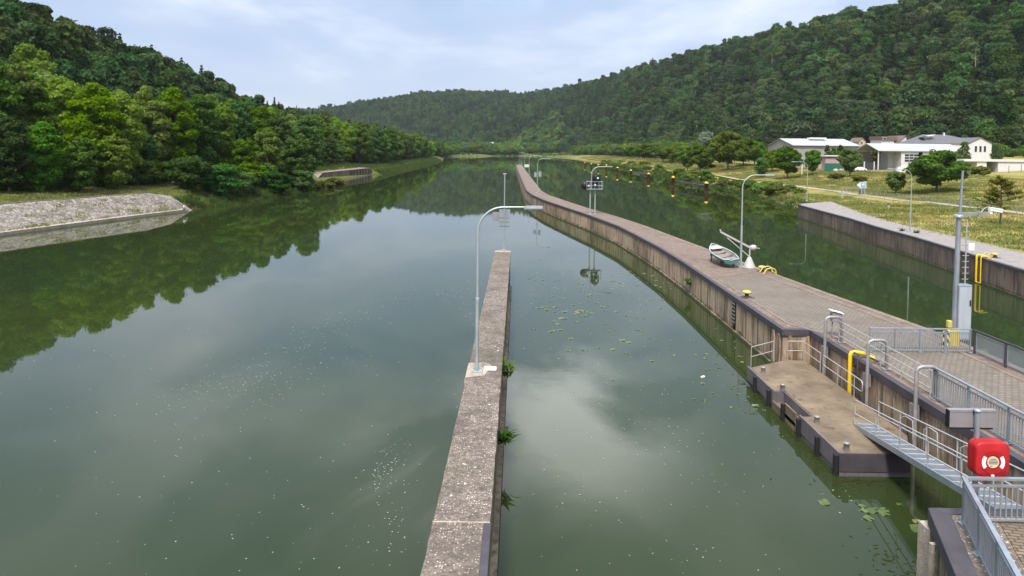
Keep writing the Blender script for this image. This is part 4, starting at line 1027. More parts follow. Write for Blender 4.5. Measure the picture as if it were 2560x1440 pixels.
tag(cover('meadow_grass', 26000, (50, 150, 55, 330), field_ok, 91, TF), 'dry yellow meadow grass on the right bank', 'grass')
tag(cover('bank_grass', 5000, (-90, -60, 84, 190), lambda x, y: (np.interp(y, [84, 122, 200], [-76, -66, -60]) > x), 92, [TF[1], TF[2]], (.6, 1.2)), 'green grass strip above the stone slope on the left bank', 'grass')
def shoreR(y): return np.interp(y, [126, 145, 170, 200, 237, 346, 460, 642], [53, 57.5, 61.5, 65, 67, 70, 71, 77])
RD = [tuft_proto(5, 30, 1.5, M['reed'], .4), tuft_proto(6, 26, 1.1, M['reed'], .5)]
def shoreL(y): return np.interp(y, [122, 141, 200, 294, 426, 663], [-59.5, -57.5, -58.5, -58.5, -64, -73])
tag(cover('reeds', 16000, (-80, -56, 123, 640), lambda x, y: (np.abs(x - shoreL(y) + np.where(y < 196, 2.2, 1.2)) < np.where(y < 196, 3.0, 2.0)) & ((y < 200) | (y > 300)), 93, RD, (.6, 1.2), .3), 'reeds and low growth along the left water edge', 'reeds')
tag(cover('meadow_grass', 9000, (64, 112, 330, 900), lambda x, y: (x > shoreR(y) + 3) & (np.abs(x - 76) > 1.6), 96, TF, (1.0, 2.2)), 'dry yellow grass on the far right bank', 'grass')
tag(cover('far_bank_grass', 16000, (-100, -58, 205, 660), lambda x, y: (x < shoreL(y) - np.where(y < 300, 12, 2)) & (x > shoreL(y) - 26), 95, RD, (.35, .75), .1), 'rough tall grass on the far left bank', 'grass')
tag(cover('reeds', 9000, (53, 84, 129, 640), lambda x, y: (np.abs(x - shoreR(y) - 1.6) < 2.4), 94, RD, (.5, 1.1), .3), 'reeds and low growth along the right water edge', 'reeds')
GD = 'dead pale trunks in the hillside wood'
def hill_hit(px, py):
    Y = 250.0
    while Y < 2300:
        q = aty(px, py, Y)
        if q.z < gz(q.x, Y) + 10: return q
        Y += 8
    return None
for i, (px, py) in enumerate(((2023, 112), (2040, 106), (2058, 102), (2107, 88), (2132, 84), (1965, 142), (1985, 138), (2000, 132), (1930, 152), (2438, 165), (1610, 250), (2076, 118))):
    q = hill_hit(px, py)
    if q is None: continue
    root = empty('dead_tree', (q.x, q.y, gz(q.x, q.y)), 'bare pale dead trunk standing in the hillside wood' if i != 9 else 'tall pale bare trunk among the dark trees near the right edge', 'tree', 0, GD if i != 9 else None)
    root.scale = (1, 1, 1.12 if i != 9 else 1.3)
    b = MB().tube([(0, 0, -2), (.1, 0, 8), (0, .1, 16)], [.34, .22, .05], 6)
    for k in range(9): a_ = k * 2.4; z_ = 5 + k; b.tube([(0, 0, z_), (math.cos(a_) * 1.3, math.sin(a_) * 1.3, z_ + .5)], [.1, .03], 5)
    b.build('trunk', weathered('dead_wood', (.34, .30, .27), .9) if i == 0 else bpy.data.materials['dead_wood'], root, fixn=False)
rs = np.random.RandomState(97); kk = rs.rand(130) ** 2; yy = rs.uniform(72, 120, 130)
wx_ = np.interp(yy, [66, 86.6, 98, 112, 121.5], [-69, -66.4, -64.4, -61.8, -59.6]) - .8; tx_ = np.interp(yy, [66, 88, 100, 112, 119.5], [-76.5, -73.4, -71, -68, -65.8])
tag(scatter_stuff('slope_weeds', np.stack([wx_ + (tx_ - wx_) * kk, yy, .25 + 3.0 * kk], 1), rs.uniform(.4, 1.1, 130), rs.uniform(0, 6, 130), rs.choice(2, 130), [TF[1], TF[2]]), 'small weeds growing in the joints of the stone slope', 'weeds')
# light scrub between the houses and the wood, and the far tree line
SCR = []
for i in range(3):
    rs = np.random.RandomState(140 + i); o, _ = crown_obj('scrub', rs, [M['leaf_mid'], M['leaf_bush'], M['leaf_fresh']][i], 3.4, 0.2, 6.0, 14, 1200, .5, link=False, lobe=(.3, .5)); SCR.append(o)
def band(name, box, step, seed, ok, scale, protos, label):
    x, y = jgrid(*box, step, seed); k = ok(x, y) & in_view(x, y); x, y = x[k], y[k]; rs = np.random.RandomState(seed)
    return tag(scatter_stuff(name, np.stack([x, y, ground_z(x, y) - .4], 1), rs.uniform(*scale, len(x)), rs.uniform(0, 6.3, len(x)), rs.choice(len(protos), len(x)), protos), label, 'scrub')
def toe_x(y): return np.interp(y, [-60, 150, 260, 330, 480, 700, 1000, 1330], [262, 258, 245, 232, 195, 155, 120, 60])
band('scrub', (90, 330, 255, 620), 5.2, 81, lambda x, y: (x > toe_x(y) - np.where(y < 330, 8, 30)) & (x < toe_x(y) + 34) & ((y > 342) | (x > 218)), (.6, 1.25), SCR, 'light green scrub at the foot of the wooded hill')
band('far_bushes', (-260, 90, 1085, 1330), 5.5, 85, lambda x, y: (y > np.interp(x, [-260, -110, -92, -60, 0, 40, 60], [900, 1060, 1078, 1133, 1246, 1204, 1150])) & (vnoise(x, y, 30, 4) > .35), (.25, .6), SCR, 'low bushes on the bank at the head of the water')
band('valley_wood', (64, 180, 560, 1340), 9.0, 82, lambda x, y: (x > np.interp(y, [560, 900, 1340], [112, 110, 84])) & (x < toe_x(y) + 8), (1.4, 2.6), SCR, 'far trees on the valley floor along the right bank')
band('far_treeline', (-260, 90, 1170, 1500), 9.5, 83, lambda x, y: (y > np.interp(x, [-260, -110, -60, 0, 60], [1000, 1085, 1148, 1258, 1262])), (1.5, 3.4), SCR, 'far line of trees at the head of the water')
band('far_bank_wood', (-125, -84, 640, 1120), 8.5, 84, lambda x, y: x < np.interp(y, [640, 760, 1120], [-86, -95, -103]), (1.5, 3.0), SCR, 'far trees closing the left bank')

# ------------------------------------------------------------------ floating things
m = mat('lily_leaf', (0.13, 0.17, 0.03), .45); t = NT(m)
oi = t.n('ShaderNodeObjectInfo').outputs['Random']; t.color(t.ramp(oi, [(0, (.05, .085, .022)), (.6, (.095, .13, .034)), (1, (.16, .16, .06))])); M['lily'] = m
pad = None
rs = np.random.RandomState(44)
LP = []
for (cx_, cy_, n_, sx, sy) in ((1480, 778, 15, 32, 9), (1465, 735, 6, 22, 8), (1355, 768, 8, 28, 8), (1325, 700, 4, 20, 5), (1410, 800, 5, 25, 6), (1600, 690, 8, 26, 8), (1640, 712, 6, 20, 6), (1385, 825, 4, 20, 5), (1545, 715, 4, 20, 6), (1700, 735, 4, 24, 10), (1850, 905, 3, 14, 10), (1908, 965, 4, 12, 10), (1925, 1010, 5, 14, 12), (1950, 1040, 4, 12, 6), (1990, 1075, 3, 8, 8), (2170, 1272, 5, 18, 10), (2225, 1265, 2, 16, 6), (2285, 1325, 3, 14, 10), (2300, 1350, 2, 10, 8), (2190, 1300, 2, 10, 8), (2075, 1255, 3, 14, 6), (1470, 868, 3, 30, 6), (1560, 860, 3, 30, 8)):
    for i in range(n_): LP.append((cx_ + rs.normal() * sx, cy_ + rs.normal() * sy))
for i in range(85):
    k = rs.rand(); LP.append((1345 + 620 * k + rs.normal() * 60, 690 + 330 * k + rs.normal() * 45))
GP = 'lily pads on the water beside the pier'
for ip_, (px, py) in enumerate(LP):
    p_ = at(px, py, 0)
    if p_.x > xl(max(36, p_.y)) - .5 and p_.y > 36: continue
    if p_.x < -.2: continue
    if 24 < p_.y < 36 and p_.x > 11.4: continue
    r_ = rs.uniform(.09, .19) * (1 if p_.y < 40 else 1.25) * (1.0 if ip_ < len(LP) - 85 else rs.uniform(.4, .75))
    if pad is None:
        b = MB(); n_ = 18; V = [(0, 0, 0)]
        for i in range(n_ + 1):
            a = .22 + (2 * math.pi - .44) * i / n_; V.append((math.cos(a), math.sin(a), .03 * math.sin(3 * a)))
        V = [(x_, y_, z_ + .02) for x_, y_, z_ in V]; b.add(V, [(0, i, i + 1) for i in range(1, n_ + 1)]); pad = b.build('lily_pad', M['lily']); o = pad
        tag(o, 'pale green lily pad floating on the water between wall and pier', 'lily pad', GP)
    else:
        o = pad.copy(); COL.objects.link(o)
    o.location = (p_.x, p_.y, .004); o.rotation_euler = (0, 0, rs.uniform(0, 6.28)); o.scale = (r_, r_, .5)
# flecks of foam, petals and weed
rs = np.random.RandomState(55); V = []; F = []
def fleck(x, y, r_):
    b_ = len(V); a0 = rs.uniform(0, 6.28); el_ = rs.uniform(.4, 1)
    for k in range(5):
        a = 2 * math.pi * k / 5; u, v = math.cos(a) * r_, math.sin(a) * r_ * el_
        V.append((x + u * math.cos(a0) - v * math.sin(a0), y + u * math.sin(a0) + v * math.cos(a0), .012))
    F.append((b_, b_ + 1, b_ + 2, b_ + 3, b_ + 4))
def clear_water(x, y): return not (wx0 - .2 < x < wx1 + .3 and y < 63) and not (x > xl(max(y, 36)) - .3 if y > 36 else x > 11.5 and y > 17.5 or x > 9.5 and y <= 17.5)
def px_flecks(n, path, spread, rr=(.018, .045)):
    for i in range(int(n * (.62 if spread[0] < 100 else .4))):
        k = rs.rand() * (len(path) - 1); j = min(int(k), len(path) - 2); f = k - j
        px = path[j][0] + (path[j + 1][0] - path[j][0]) * f + rs.normal() * spread[0]; py = path[j][1] + (path[j + 1][1] - path[j][1]) * f + rs.normal() * spread[1]
        if py < 560 or py > 1500: continue
        p_ = at(px, py, 0)
        if clear_water(p_.x, p_.y): fleck(p_.x, p_.y, rs.uniform(*rr) * .72 * (p_.y / 25) ** .35)
px_flecks(520, [(1185, 712), (1090, 725), (960, 760), (850, 800), (760, 850), (640, 930), (540, 960), (420, 1000)], (26, 20))
px_flecks(120, [(1130, 690), (1185, 760), (1170, 790)], (18, 20))
px_flecks(170, [(880, 870), (700, 960), (560, 1010)], (60, 22))
px_flecks(110, [(1010, 1110), (960, 1160), (935, 1205)], (18, 16))
px_flecks(90, [(1000, 1180), (960, 1400)], (30, 40))
px_flecks(420, [(60, 1000), (300, 1100), (700, 1250), (1050, 1400)], (260, 170))
px_flecks(420, [(1330, 760), (1450, 900), (1650, 1050), (1900, 1250)], (120, 110))
px_flecks(330, [(2170, 1235), (2250, 1240), (2380, 1250)], (60, 25), (.02, .05))
px_flecks(200, [(1330, 650), (1420, 720), (1560, 700), (1720, 760)], (60, 30), (.03, .07))
px_flecks(200, [(1350, 1000), (1500, 1200), (1700, 1400)], (120, 110))
me = bpy.data.meshes.new('floating_flecks'); me.from_pydata(V, [], F); me.materials.append(mat('flecks', (.36, .39, .34), .7))
o = bpy.data.objects.new('floating_flecks', me); COL.objects.link(o); tag(o, 'pale flecks of foam and petals drifting on the water', 'flecks', kind='stuff')
# dark weed fringe along the pontoon and pier foot
rs = np.random.RandomState(56); V = []; F = []
for (cx_, cy_, n_, sx, sy) in ((11.55, 30, 160, .16, 3.2), (11.4, 26, 120, .2, 1.4), (12.2, 23.9, 130, .9, .35), (11.6, 33, 60, .3, 1.0), (10.9, 18.6, 110, .5, 1.0)):
    for i in range(n_):
        x_, y_ = cx_ + rs.normal() * sx, cy_ + rs.normal() * sy
        if x_ > 11.68 and y_ > 24.2: continue
        b_ = len(V); a = rs.uniform(0, 6.28); l = rs.uniform(.03, .12); s = rs.uniform(.015, .04); d = np.array([math.cos(a), math.sin(a)]); q_ = np.array([-d[1], d[0]]); c_ = np.array([x_, y_])
        for u, v in ((-1, 0), (0, 1), (1, 0), (0, -1)): V.append((*(c_ + d * u * l + q_ * v * s), .006 + .004 * rs.rand()))
        F.append((b_, b_ + 1, b_ + 2, b_ + 3))
me = bpy.data.meshes.new('water_weed'); me.from_pydata(V, [], F); me.materials.append(M['weed'])
o = bpy.data.objects.new('water_weed', me); COL.objects.link(o); tag(o, 'dark olive weed floating along the pontoon foot', 'water weed', kind='stuff')
tag(MB().box((0, 0, .02), (.26, .11, .09), .6).build('float_litter', M['white'], None, bevel=.03), 'small white plastic bottle drifting on the water off the pontoon', 'litter').location = at(1757, 943, 0)
# ------------------------------------------------------------------ lamps, signs, rails and fittings
def arc_pts(x0, z0, rad, a0, a1, n=9):
    return [(x0 + rad * math.cos(a0 + (a1 - a0) * i / n), 0, z0 + rad * math.sin(a0 + (a1 - a0) * i / n)) for i in range(n + 1)]
def make_lamp(loc, h, reach, label, rz=0.0, group=None, foot=True):
    root = empty('street_lamp', loc, label, 'street lamp', rz, group)
    rad = 1.05 if reach > 1.8 else reach * 0.55
    pole = [(0, 0, 0.0), (0, 0, h * 0.44)]
    MB().tube(pole, [0.083, 0.078], 12).build('lower_pole', M['steel_lamp'], root)
    pts = [(0, 0, h * 0.44 - .02), (0, 0, h - rad)] + arc_pts(rad, h - rad, rad, math.pi, math.pi / 2 + 0.05)[1:] + [(reach - 0.75, 0, h + 0.015)]
    MB().tube(pts, [0.062, 0.05] + [0.042] * (len(pts) - 3) + [0.036], 10).build('arm', M['steel_lamp'], root)
    b = MB(); s = 0.105
    prof = [(reach - 0.80, 0.05, 0.0), (reach - 0.72, 0.085, 0.02), (reach - 0.35, 0.125, 0.03), (reach - 0.04, 0.115, 0.02), (reach, 0.07, 0.0)]
    V = []
    for (x, wdt, tp) in prof: V += [(x, -wdt, h - 0.03), (x, -wdt * 0.8, h + 0.05 + tp), (x, wdt * 0.8, h + 0.05 + tp), (x, wdt, h - 0.03), (x, wdt * .8, h - 0.09), (x, -wdt * .8, h - 0.09)]
    F = [(i * 6 + k, i * 6 + (k + 1) % 6, i * 6 + 6 + (k + 1) % 6, i * 6 + 6 + k) for i in range(len(prof) - 1) for k in range(6)] + [(0, 1, 2, 3, 4, 5), tuple(reversed(range(len(V) - 6, len(V))))]
    b.add(V, F, False); b.build('lamp_head', M['sign_back'], root)
    MB().box((reach - 0.36, 0, h - 0.095), (0.5, 0.15, 0.035)).build('lamp_glass', M['lampglass'], root, bevel=0.01)
    MB().box((0, 0, h * 0.44), (0.15, 0.13, 0.16)).build('pole_collar', M['steel_lamp'], root, bevel=0.02)
    if foot:
        b = MB().box((0, 0, 0.025), (0.46, 0.46, 0.05))
        for i in (-1, 1):
            for j in (-1, 1): b.lathe([(0.025, 0), (0.025, 0.09), (0, 0.09)], (i * .17, j * .17, 0.04), 6)
            b.box((i * .10, 0, 0.12), (0.1, 0.02, 0.18)); b.box((0, i * .10, 0.12), (0.02, 0.1, 0.18))
        b.build('foot_plate', M['steel_lamp'], root)
    return root
M['lampglass'] = mat('lamp_glass', (0.45, 0.45, 0.42), 0.2)
p = at(1192, 930, T)
make_lamp((p.x, p.y, T + 0.03), 6.95, 2.72, 'tall grey curved lamp standing on the narrow pebbled wall, arm reaching to the right')
G = 'curved lamps along the pier'
def lamp_at(px, py, topx, topy, label, z=T, group=G):
    q = at(px, py, z); k = q.y / FPX
    h = CAM.z - z - (topy - (374 + (topx - 1296) * .0105)) * k
    reach = (topx - px) * k
    return make_lamp((q.x, q.y, z), h, abs(reach), label, 0 if reach > 0 else math.pi, group)
L1 = lamp_at(1852, 668, 1932, 438, 'tall curved grey lamp standing right beside the teal rowing boat')
L2 = lamp_at(1343, 482, 1377, 397, 'curved lamp at the bend of the pier with a sign plate on its pole')
b = MB(); q = L2.location
b.box((-1.0 + 0.55, -0.12, 4.0), (0.55, 0.05, 1.0)); b.box((1.0 - 0.45, -0.12, 4.1), (0.6, 0.05, 1.15)); b.box((0, -.09, 4.2), (1.4, .05, .06)); b.build('sign_plate', M['sign_back'], L2)
lamp_at(1322.5, 455, 1348, 389, 'second curved lamp just past the bend of the pier')
lamp_at(1311, 432, 1330, 386, 'third curved lamp past the pier bend, beside the small white board')
for (x, y, tx, ty) in ((1304.5, 421, 1320, 384.5), (1300, 415, 1312, 382), (1297.2, 411, 1308, 381)):
    lamp_at(x, y, tx, ty, 'thin curved lamp in the tight cluster at the far pier end')
# sign mast on the wall end
p = at(1260, 627, T)
sm = empty('sign_mast', (p.x, p.y, T), 'slim grey mast with the backs of river signs at the end of the narrow wall', 'sign mast')
MB().tube([(0, 0, 0), (0, 0, 1.6)], 0.075, 12).build('lower_pole', M['steel_lamp'], sm)
MB().tube([(0, 0, 1.55), (0, 0, 7.15)], 0.052, 12).build('pole', M['steel_lamp'], sm)
b = MB().bar((-.17, 0, 7.15), (.17, 0, 7.15), .05, .05); b.bar((0, 0, 7.0), (0, 0, 7.2), .07, .07); b.build('cap', M['white'], sm)
b = MB().box((0.02, 0.12, 3.35), (1.02, 0.03, 1.0)); b.box((0.3, 0.10, 3.35), (.03, .03, .98)); b.box((0.0, 0.095, 3.1), (1.0, .04, .05)); b.build('sign_board', M['sign_back'], sm)
b = MB().box((0.02, 0.12, 2.5), (0.95, 0.03, 0.62)); b.box((0, 0.095, 2.72), (.92, .04, .05)); b.box((0, 0.095, 2.3), (.92, .04, .05)); b.build('sign_board', M['sign_back'], sm)
b = MB().box((-.78, 0.10, 3.2), (0.62, 0.10, 0.75)); b.tube([(-.75, .1, 2.85), (-.55, .1, 2.72), (-.35, .1, 2.75)], .03, 6); b.build('signal_box', M['grey_board'], sm, bevel=.04)
MB().box((0, 0, 0.05), (0.5, 0.3, 0.1)).build('foot_plate', M['pale_conc'], sm)
MB().box((0.06, -.05, 1.62), (.09, .09, .12)).build('clamp', M['steel_lamp'], sm)

# light signal gantry
p = at(1480, 536, T)
sg = empty('signal_gantry', (p.x, p.y, T), 'light signal on two grey posts with a caged platform on the middle of the pier', 'signal')
lp_ = CAM.z - T; 
b = MB(); b.tube([(-.3, 0, 0), (-.3, 0, 3.7)], .1, 12); b.build('post', M['steel_lamp'], sg)
b = MB(); b.tube([(.42, 0, 0), (.42, 0, 3.7)], .1, 12); b.build('post', M['steel_lamp'], sg)
b = MB().tube([(-.12, 0, 3.6), (-.12, 0, 5.9)] + [(q[0] - .12, 0, q[2]) for q in arc_pts(1.1, 5.9, 1.1, math.pi, math.pi / 2)[1:]] + [(2.1, 0, 7.02), (2.8, 0, 7.05)], .055, 10); b.build('lamp_arm', M['steel_lamp'], sg)
MB().box((2.55, 0, 7.06), (.75, .22, .1)).build('lamp_head', M['sign_back'], sg, bevel=.03)
b = MB().box((.3, .1, 3.72), (2.3, 1.2, .08)); b.build('platform', M['steel'], sg)
b = MB()
for zz in (4.25, 4.85): 
    for (a, c_) in (((-.85, -.5), (1.45, -.5)), ((-.85, .7), (1.45, .7)), ((-.85, -.5), (-.85, .7)), ((1.45, -.5), (1.45, .7))): b.bar((*a, zz), (*c_, zz), .05, .05)
for x in (-.85, -.3, .3, 0.9, 1.45):
    for y in (-.5, .7): b.bar((x, y, 3.75), (x, y, 4.85), .045, .045)
b.build('cage_rail', M['steel_lamp'], sg)
b = MB().lathe([(0, -.12), (.62, -.12), (.62, .12), (0, .12)], (0, 0, 0), 20)
def turned(b, c_): b.v = [(c_[0] + x, c_[1] + z, c_[2] + y) for (x, y, z) in b.v]; return b
turned(b, (.62, .75, 5.35)); b.box((.62, .75, 4.85), (1.2, .22, .7)); b.build('signal_shield', M['black'], sg)
b = MB().lathe([(0, -.12), (.62, -.12), (.62, .12), (0, .12)], (0, 0, 0), 20); turned(b, (-.95, .75, 4.2)); b.box((-.7, .75, 4.2), (.7, .22, 1.2)); b.build('signal_shield', M['black'], sg)
b = MB().box((.5, .75, 4.2), (1.1, .22, .9)); b.build('signal_shield', M['black'], sg)
for (x, z) in ((.85, 5.3), (.45, 4.3), (-.5, 4.15)):
    b = MB().lathe([(.0, -.16), (.15, -.16), (.13, 0), (0, 0)], (0, 0, 0), 14); turned(b, (x, .62, z)); b.build('signal_light', M['white'], sg)
b = MB().box((-.3, 0, .06), (.5, .4, .12)); b.box((.42, 0, .06), (.5, .4, .12)); b.build('foot_plate', M['pale_conc'], sg)

# camera mast
p = at(2391, 848, T); cm = empty('camera_mast', (p.x, p.y, T), 'tall grey mast with a ladder, side camera arm and a steel cabinet at its foot', 'camera mast')
k = p.y / FPX
zt = lambda y, x=2391: CAM.z - T - (y - (374 + (x - 1296) * .0105)) * k
h1 = zt(540)
MB().tube([(-.12, 0, 0), (-.08, 0, h1)], [.14, .108], 14).build('mast', M['steel'], cm)
MB().tube([(-.04, 0, h1), (0.04, 0, zt(426))], [.07, .05], 10).build('antenna_pole', M['steel'], cm)
b = MB().lathe([(.22, 0), (.22, .1), (.16, .14), (0, .14)], (-.1, 0, h1 - .05), 16); b.build('mast_head', M['steel'], cm)
b = MB().bar((0, 0, h1 + .1), (0.95, 0, h1 + .14), .14, .16); b.box((0.98, 0, h1 + .13), (.28, .2, .22)); b.bar((1.1, 0, h1 + .12), (1.5, 0, h1 + .2), .07, .07); b.tube([(1.0, 0, h1 + .2), (1.2, 0, h1 + .42), (1.4, 0, h1 + .5)], .018, 6); b.build('camera_arm', M['steel'], cm)
b = MB().box((1.75, 0, h1 + .34), (.62, .2, .2), m=Matrix.Rotation(.14, 3, 'Y')); b.bar((1.45, 0, h1 + .45), (2.22, 0, h1 + .30), .24, .03); b.box((1.5, 0, h1 + .2), (.14, .14, .16)); b.build('camera', M['white'], cm, bevel=.02)
b = MB(); z = zt(712); b.tube([(.33, 0, z - .2), (.33, 0, h1 - .15)], .034, 8)
while z < h1 - .3:
    b.bar((.17, 0, z), (.49, 0, z), .028, .028); z += .30
b.build('ladder', M['thin_rail'], cm)
b = MB().bar((-.2, -.02, zt(612)), (.45, -.02, zt(612)), .05, .05); b.build('bracket', M['steel_lamp'], cm)
MB().box((.56, -.06, zt(615)), (.3, .02, .36)).build('notice', M['white'], cm)
b = MB().box((.22, 0, zt(710) / 2), (.68, .5, zt(710))); b.build('cabinet', M['cab'] if 'cab' in M else M['steel'], cm, bevel=.03)
b = MB().box((.47, -.262, zt(755)), (.07, .03, .3)); b.build('cabinet_handle', M['black'], cm)
b = MB().box((.22, -.254, zt(710) / 2), (.6, .008, zt(710) - .2)); b.build('cabinet_door', weathered('cabinet_paint', (0.45, 0.48, 0.53), .45, .2, .06, .8), cm)
# striped guard
m = mat('hazard_stripes', (0.75, 0.6, 0.1), .5); t = NT(m)
wv_ = t.n('ShaderNodeTexWave', {'Vector': t.pos(obj=True, rot=(0, R(45), 0)), 'Scale': 1.15}, wave_type='BANDS', bands_direction='X').outputs[1]
t.color(t.ramp(wv_, [(.48, (.72, .58, .2)), (.52, (.02, .02, .02))])); M['hazard'] = m
p = at(2366, 862, T); hg = empty('impact_guard', (p.x, p.y, T), 'low yellow and black striped guard block beside the mast foot', 'guard')
b = MB().bar((-.35, -.3, .38), (.1, -.05, .38), .06, .76); b.build('striped_panel', M['hazard'], hg)
b = MB().bar((.12, -.05, .4), (.45, -.3, .4), .06, .8); b.build('side_panel', M['yellow_pale'], hg)
MB().box((.2, .15, 1.0), (.2, .2, .35)).build('warning_box', M['yellow_pale'], hg, bevel=.02)

# blue-grey railings
def bar_railing(name, A, B, h, label, cat='railing', panel=1.9, gap=.12, m=None, mid=True, group=None, top2=True):
    A, B = Vector(A), Vector(B); root = empty(name, A, label, cat, 0, group); m = m or M['steel']
    d = B - A; Ld = d.length; dn_ = d.normalized(); n_ = max(1, round(Ld / panel))
    MB().bar(A + Vector((0, 0, h)) - dn_ * .05, B + Vector((0, 0, h)) + dn_ * .05, .10, .05).build('top_rail', m, root, True)
    b = MB(); b.bar(A + Vector((0, 0, h - .17)), B + Vector((0, 0, h - .17)), .045, .05); b.bar(A + Vector((0, 0, .10)), B + Vector((0, 0, .10)), .045, .05); b.build('rails', m, root, True)
    for i in range(n_ + 1):
        q = A + d * i / n_
        b = MB().bar(q, q + Vector((0, 0, h - .02)), .07, .05); b.box(q + Vector((0, 0, .015)), (.18, .18, .03)); b.build('post', m, root, True)
    b = MB(); k = int(Ld / gap)
    for i in range(1, k):
        q = A + d * i / k; b.bar(q + Vector((0, 0, .12)), q + Vector((0, 0, h - .18)), .018, .032)
    b.build('bars', m, root, True)
    return root
qa = at(2408, 1310, ZP); qb = qa + dB * 5.0
RH = 1.08
bar_railing('railing', qa, qb, RH, 'blue grey bar railing slanting along the edge of the bottom right platform', panel=1.35, gap=.11)
bar_railing('railing', qa + Vector((.1, .03, 0)), (19.0, qa.y + .03, ZP), RH, 'short blue grey bar railing crossing behind the red lifebuoy box', panel=2.0, gap=.13)
bar_railing('railing', (16.0, 25.9, T + .02), (16.0, 14.0, T + .02), 1.22, 'long blue grey bar railing on the pier edge above the gangway', panel=2.05, gap=.13)
bar_railing('railing', (16.75, 32.05, T + .02), (21.45, 32.05, T + .02), 1.12, 'blue grey bar railing across the paved deck in front of the camera mast', panel=1.2, gap=.1)
# mesh railing along the lock side
root = empty('panel_railing', (21.6, 26, T), 'railing of framed fine mesh panels along the water on the far deck side', 'railing')
m = mat('fine_mesh', (0.36, 0.39, 0.42), .5, .2); m.node_tree.nodes['Principled BSDF'].inputs['Alpha'].default_value = .62; M['mesh'] = m
MB().bar((21.6, 32.0, T + 1.12), (21.75, 14, T + 1.12), .08, .05).build('top_rail', M['dark_steel'], root, True)
for i in range(9):
    ya = 31.95 - 2.02 * i; xa = 21.6 + .008 * (32 - ya)
    MB().bar((xa, ya, T), (xa, ya, T + 1.1), .08, .07).build('post', M['dark_steel'], root, True)
    b = MB(); y0, y1 = ya - .1, ya - 1.92; xx = xa + .01
    for zz in (T + .14, T + 1.0): b.bar((xx, y0, zz), (xx, y1, zz), .03, .04)
    for yy in (y0, y1): b.bar((xx, yy, T + .14), (xx, yy, T + 1.0), .03, .04)
    b.build('panel_frame', M['steel'], root, True)
    MB().add([(xx, y0, T + .14), (xx, y1, T + .14), (xx, y1, T + 1.0), (xx, y0, T + 1.0)], [(0, 1, 2, 3)]).build('mesh_panel', m, root, True, fixn=False)
# three guide pipes over the pier edge
for i, (lx, ly, lab) in enumerate(((2104, 857, 'bent guide pipe over the pier edge next to the small metal box'), (2216, 924, 'bent guide pipe over the pier edge behind the yellow ladder hoop'), (2341, 1000, 'bent guide pipe over the pier edge where the bar railing starts'))):
    q = at(lx, ly, T); root = empty('guide_pipe', (15.4, q.y, T), lab, 'guide pipe', 0, 'guide pipes of the pontoon')
    hgt = 1.28
    xa, xb = 15.3, q.x
    pts = [(xa, q.y, -.6), (xa, q.y, T + hgt - .2), (xa + .06, q.y, T + hgt - .06), (xa + .2, q.y, T + hgt), (xb - .2, q.y, T + hgt), (xb - .06, q.y, T + hgt - .06), (xb, q.y, T + hgt - .2), (xb, q.y, T + .02)]
    MB().tube(pts, .072, 12).build('pipe', M['tube'], root, True)
    b = MB().box((xb, q.y, T + .03), (.36, .3, .04)); b.build('foot_plate', M['tube'], root, True)
    b = MB().box((xa + .12, q.y + .28, T - .55), (.2, .34, .55)); b.bar((xa, q.y, T - .6), (xa + .2, q.y + .2, T - .6), .06, .1); b.build('bracket', M['tube'], root, True)
# thin handrail between the pipes
root = empty('handrail', (16.0, 29.5, T), 'thin three bar handrail on the pier edge between the bent pipes', 'handrail')
b = MB(); rail_run(b, [(16.0, 33.6, T), (16.0, 31.9, T), (16.0, 29.7, T), (16.0, 28.1, T), (16.0, 26.1, T)], (.36, .72, 1.07), .02); b.build('rails', M['thin_rail'], root, True)
# box on the first pipe
p = at(2086, 845, T); root = empty('control_box', (p.x, p.y, T), 'small slanted metal control box on two legs beside the first bent pipe', 'control box')
b = MB().box((.1, .1, 1.05), (.5, .34, .46)); b.build('box', M['tube'], root, bevel=.02)
MB().box((.1, .1, 1.34), (.62, .46, .035), m=Matrix.Rotation(.25, 3, 'Y')).build('lid', M['white'], root)
b = MB().bar((-.08, .1, 0), (-.08, .1, .85), .05, .05); b.bar((.28, .1, 0), (.28, .1, .85), .05, .05); b.build('legs', M['tube'], root)
# yellow ladder hoops
def ladder_hoop(loc, label, bot, rz=0, group='yellow ladder hoops', second='yellow'):
    root = empty('ladder_hoop', loc, label, 'ladder', rz, group)
    h = .22
    MB().tube([(-.12, .35, bot), (-.12, .35, h - .1), (-.08, .35, h), (0.05, .35, h + .05), (.5, .35, h - .02), (.95, .3, -.02)], .088, 12).build('pipe', M['yellow'], root)
    MB().tube([(-.12, -.35, bot), (-.12, -.35, h - .1), (-.08, -.35, h), (0.05, -.35, h + .05), (.5, -.35, h - .02), (.95, -.3, -.02)], .05 if second == 'yellow' else .035, 10).build('rail', M[second], root)
    b = MB().tube([(-.12, -.35, bot), (-.12, .35, bot)], .05, 8); b.tube([(.02, -.35, h + .04), (.02, .35, h + .04)], .045, 8); b.build('cross_rail', M[second], root)
    b = MB(); z = bot + .2
    while z < -.2: b.bar((-.02, -.3, z), (-.02, .3, z), .04, .04); z += .3
    b.build('rungs', M['black'], root)
    return root
ladder_hoop((15.48, 30.75, T), 'yellow ladder hoop bending over the pier edge above the pontoon', -1.75, second='dark_steel')
p = at(2448, 646, T); ladder_hoop((p.x + .1, p.y, T), 'yellow ladder hoop on the far quay wall beyond the camera mast', -2.2, -.12)
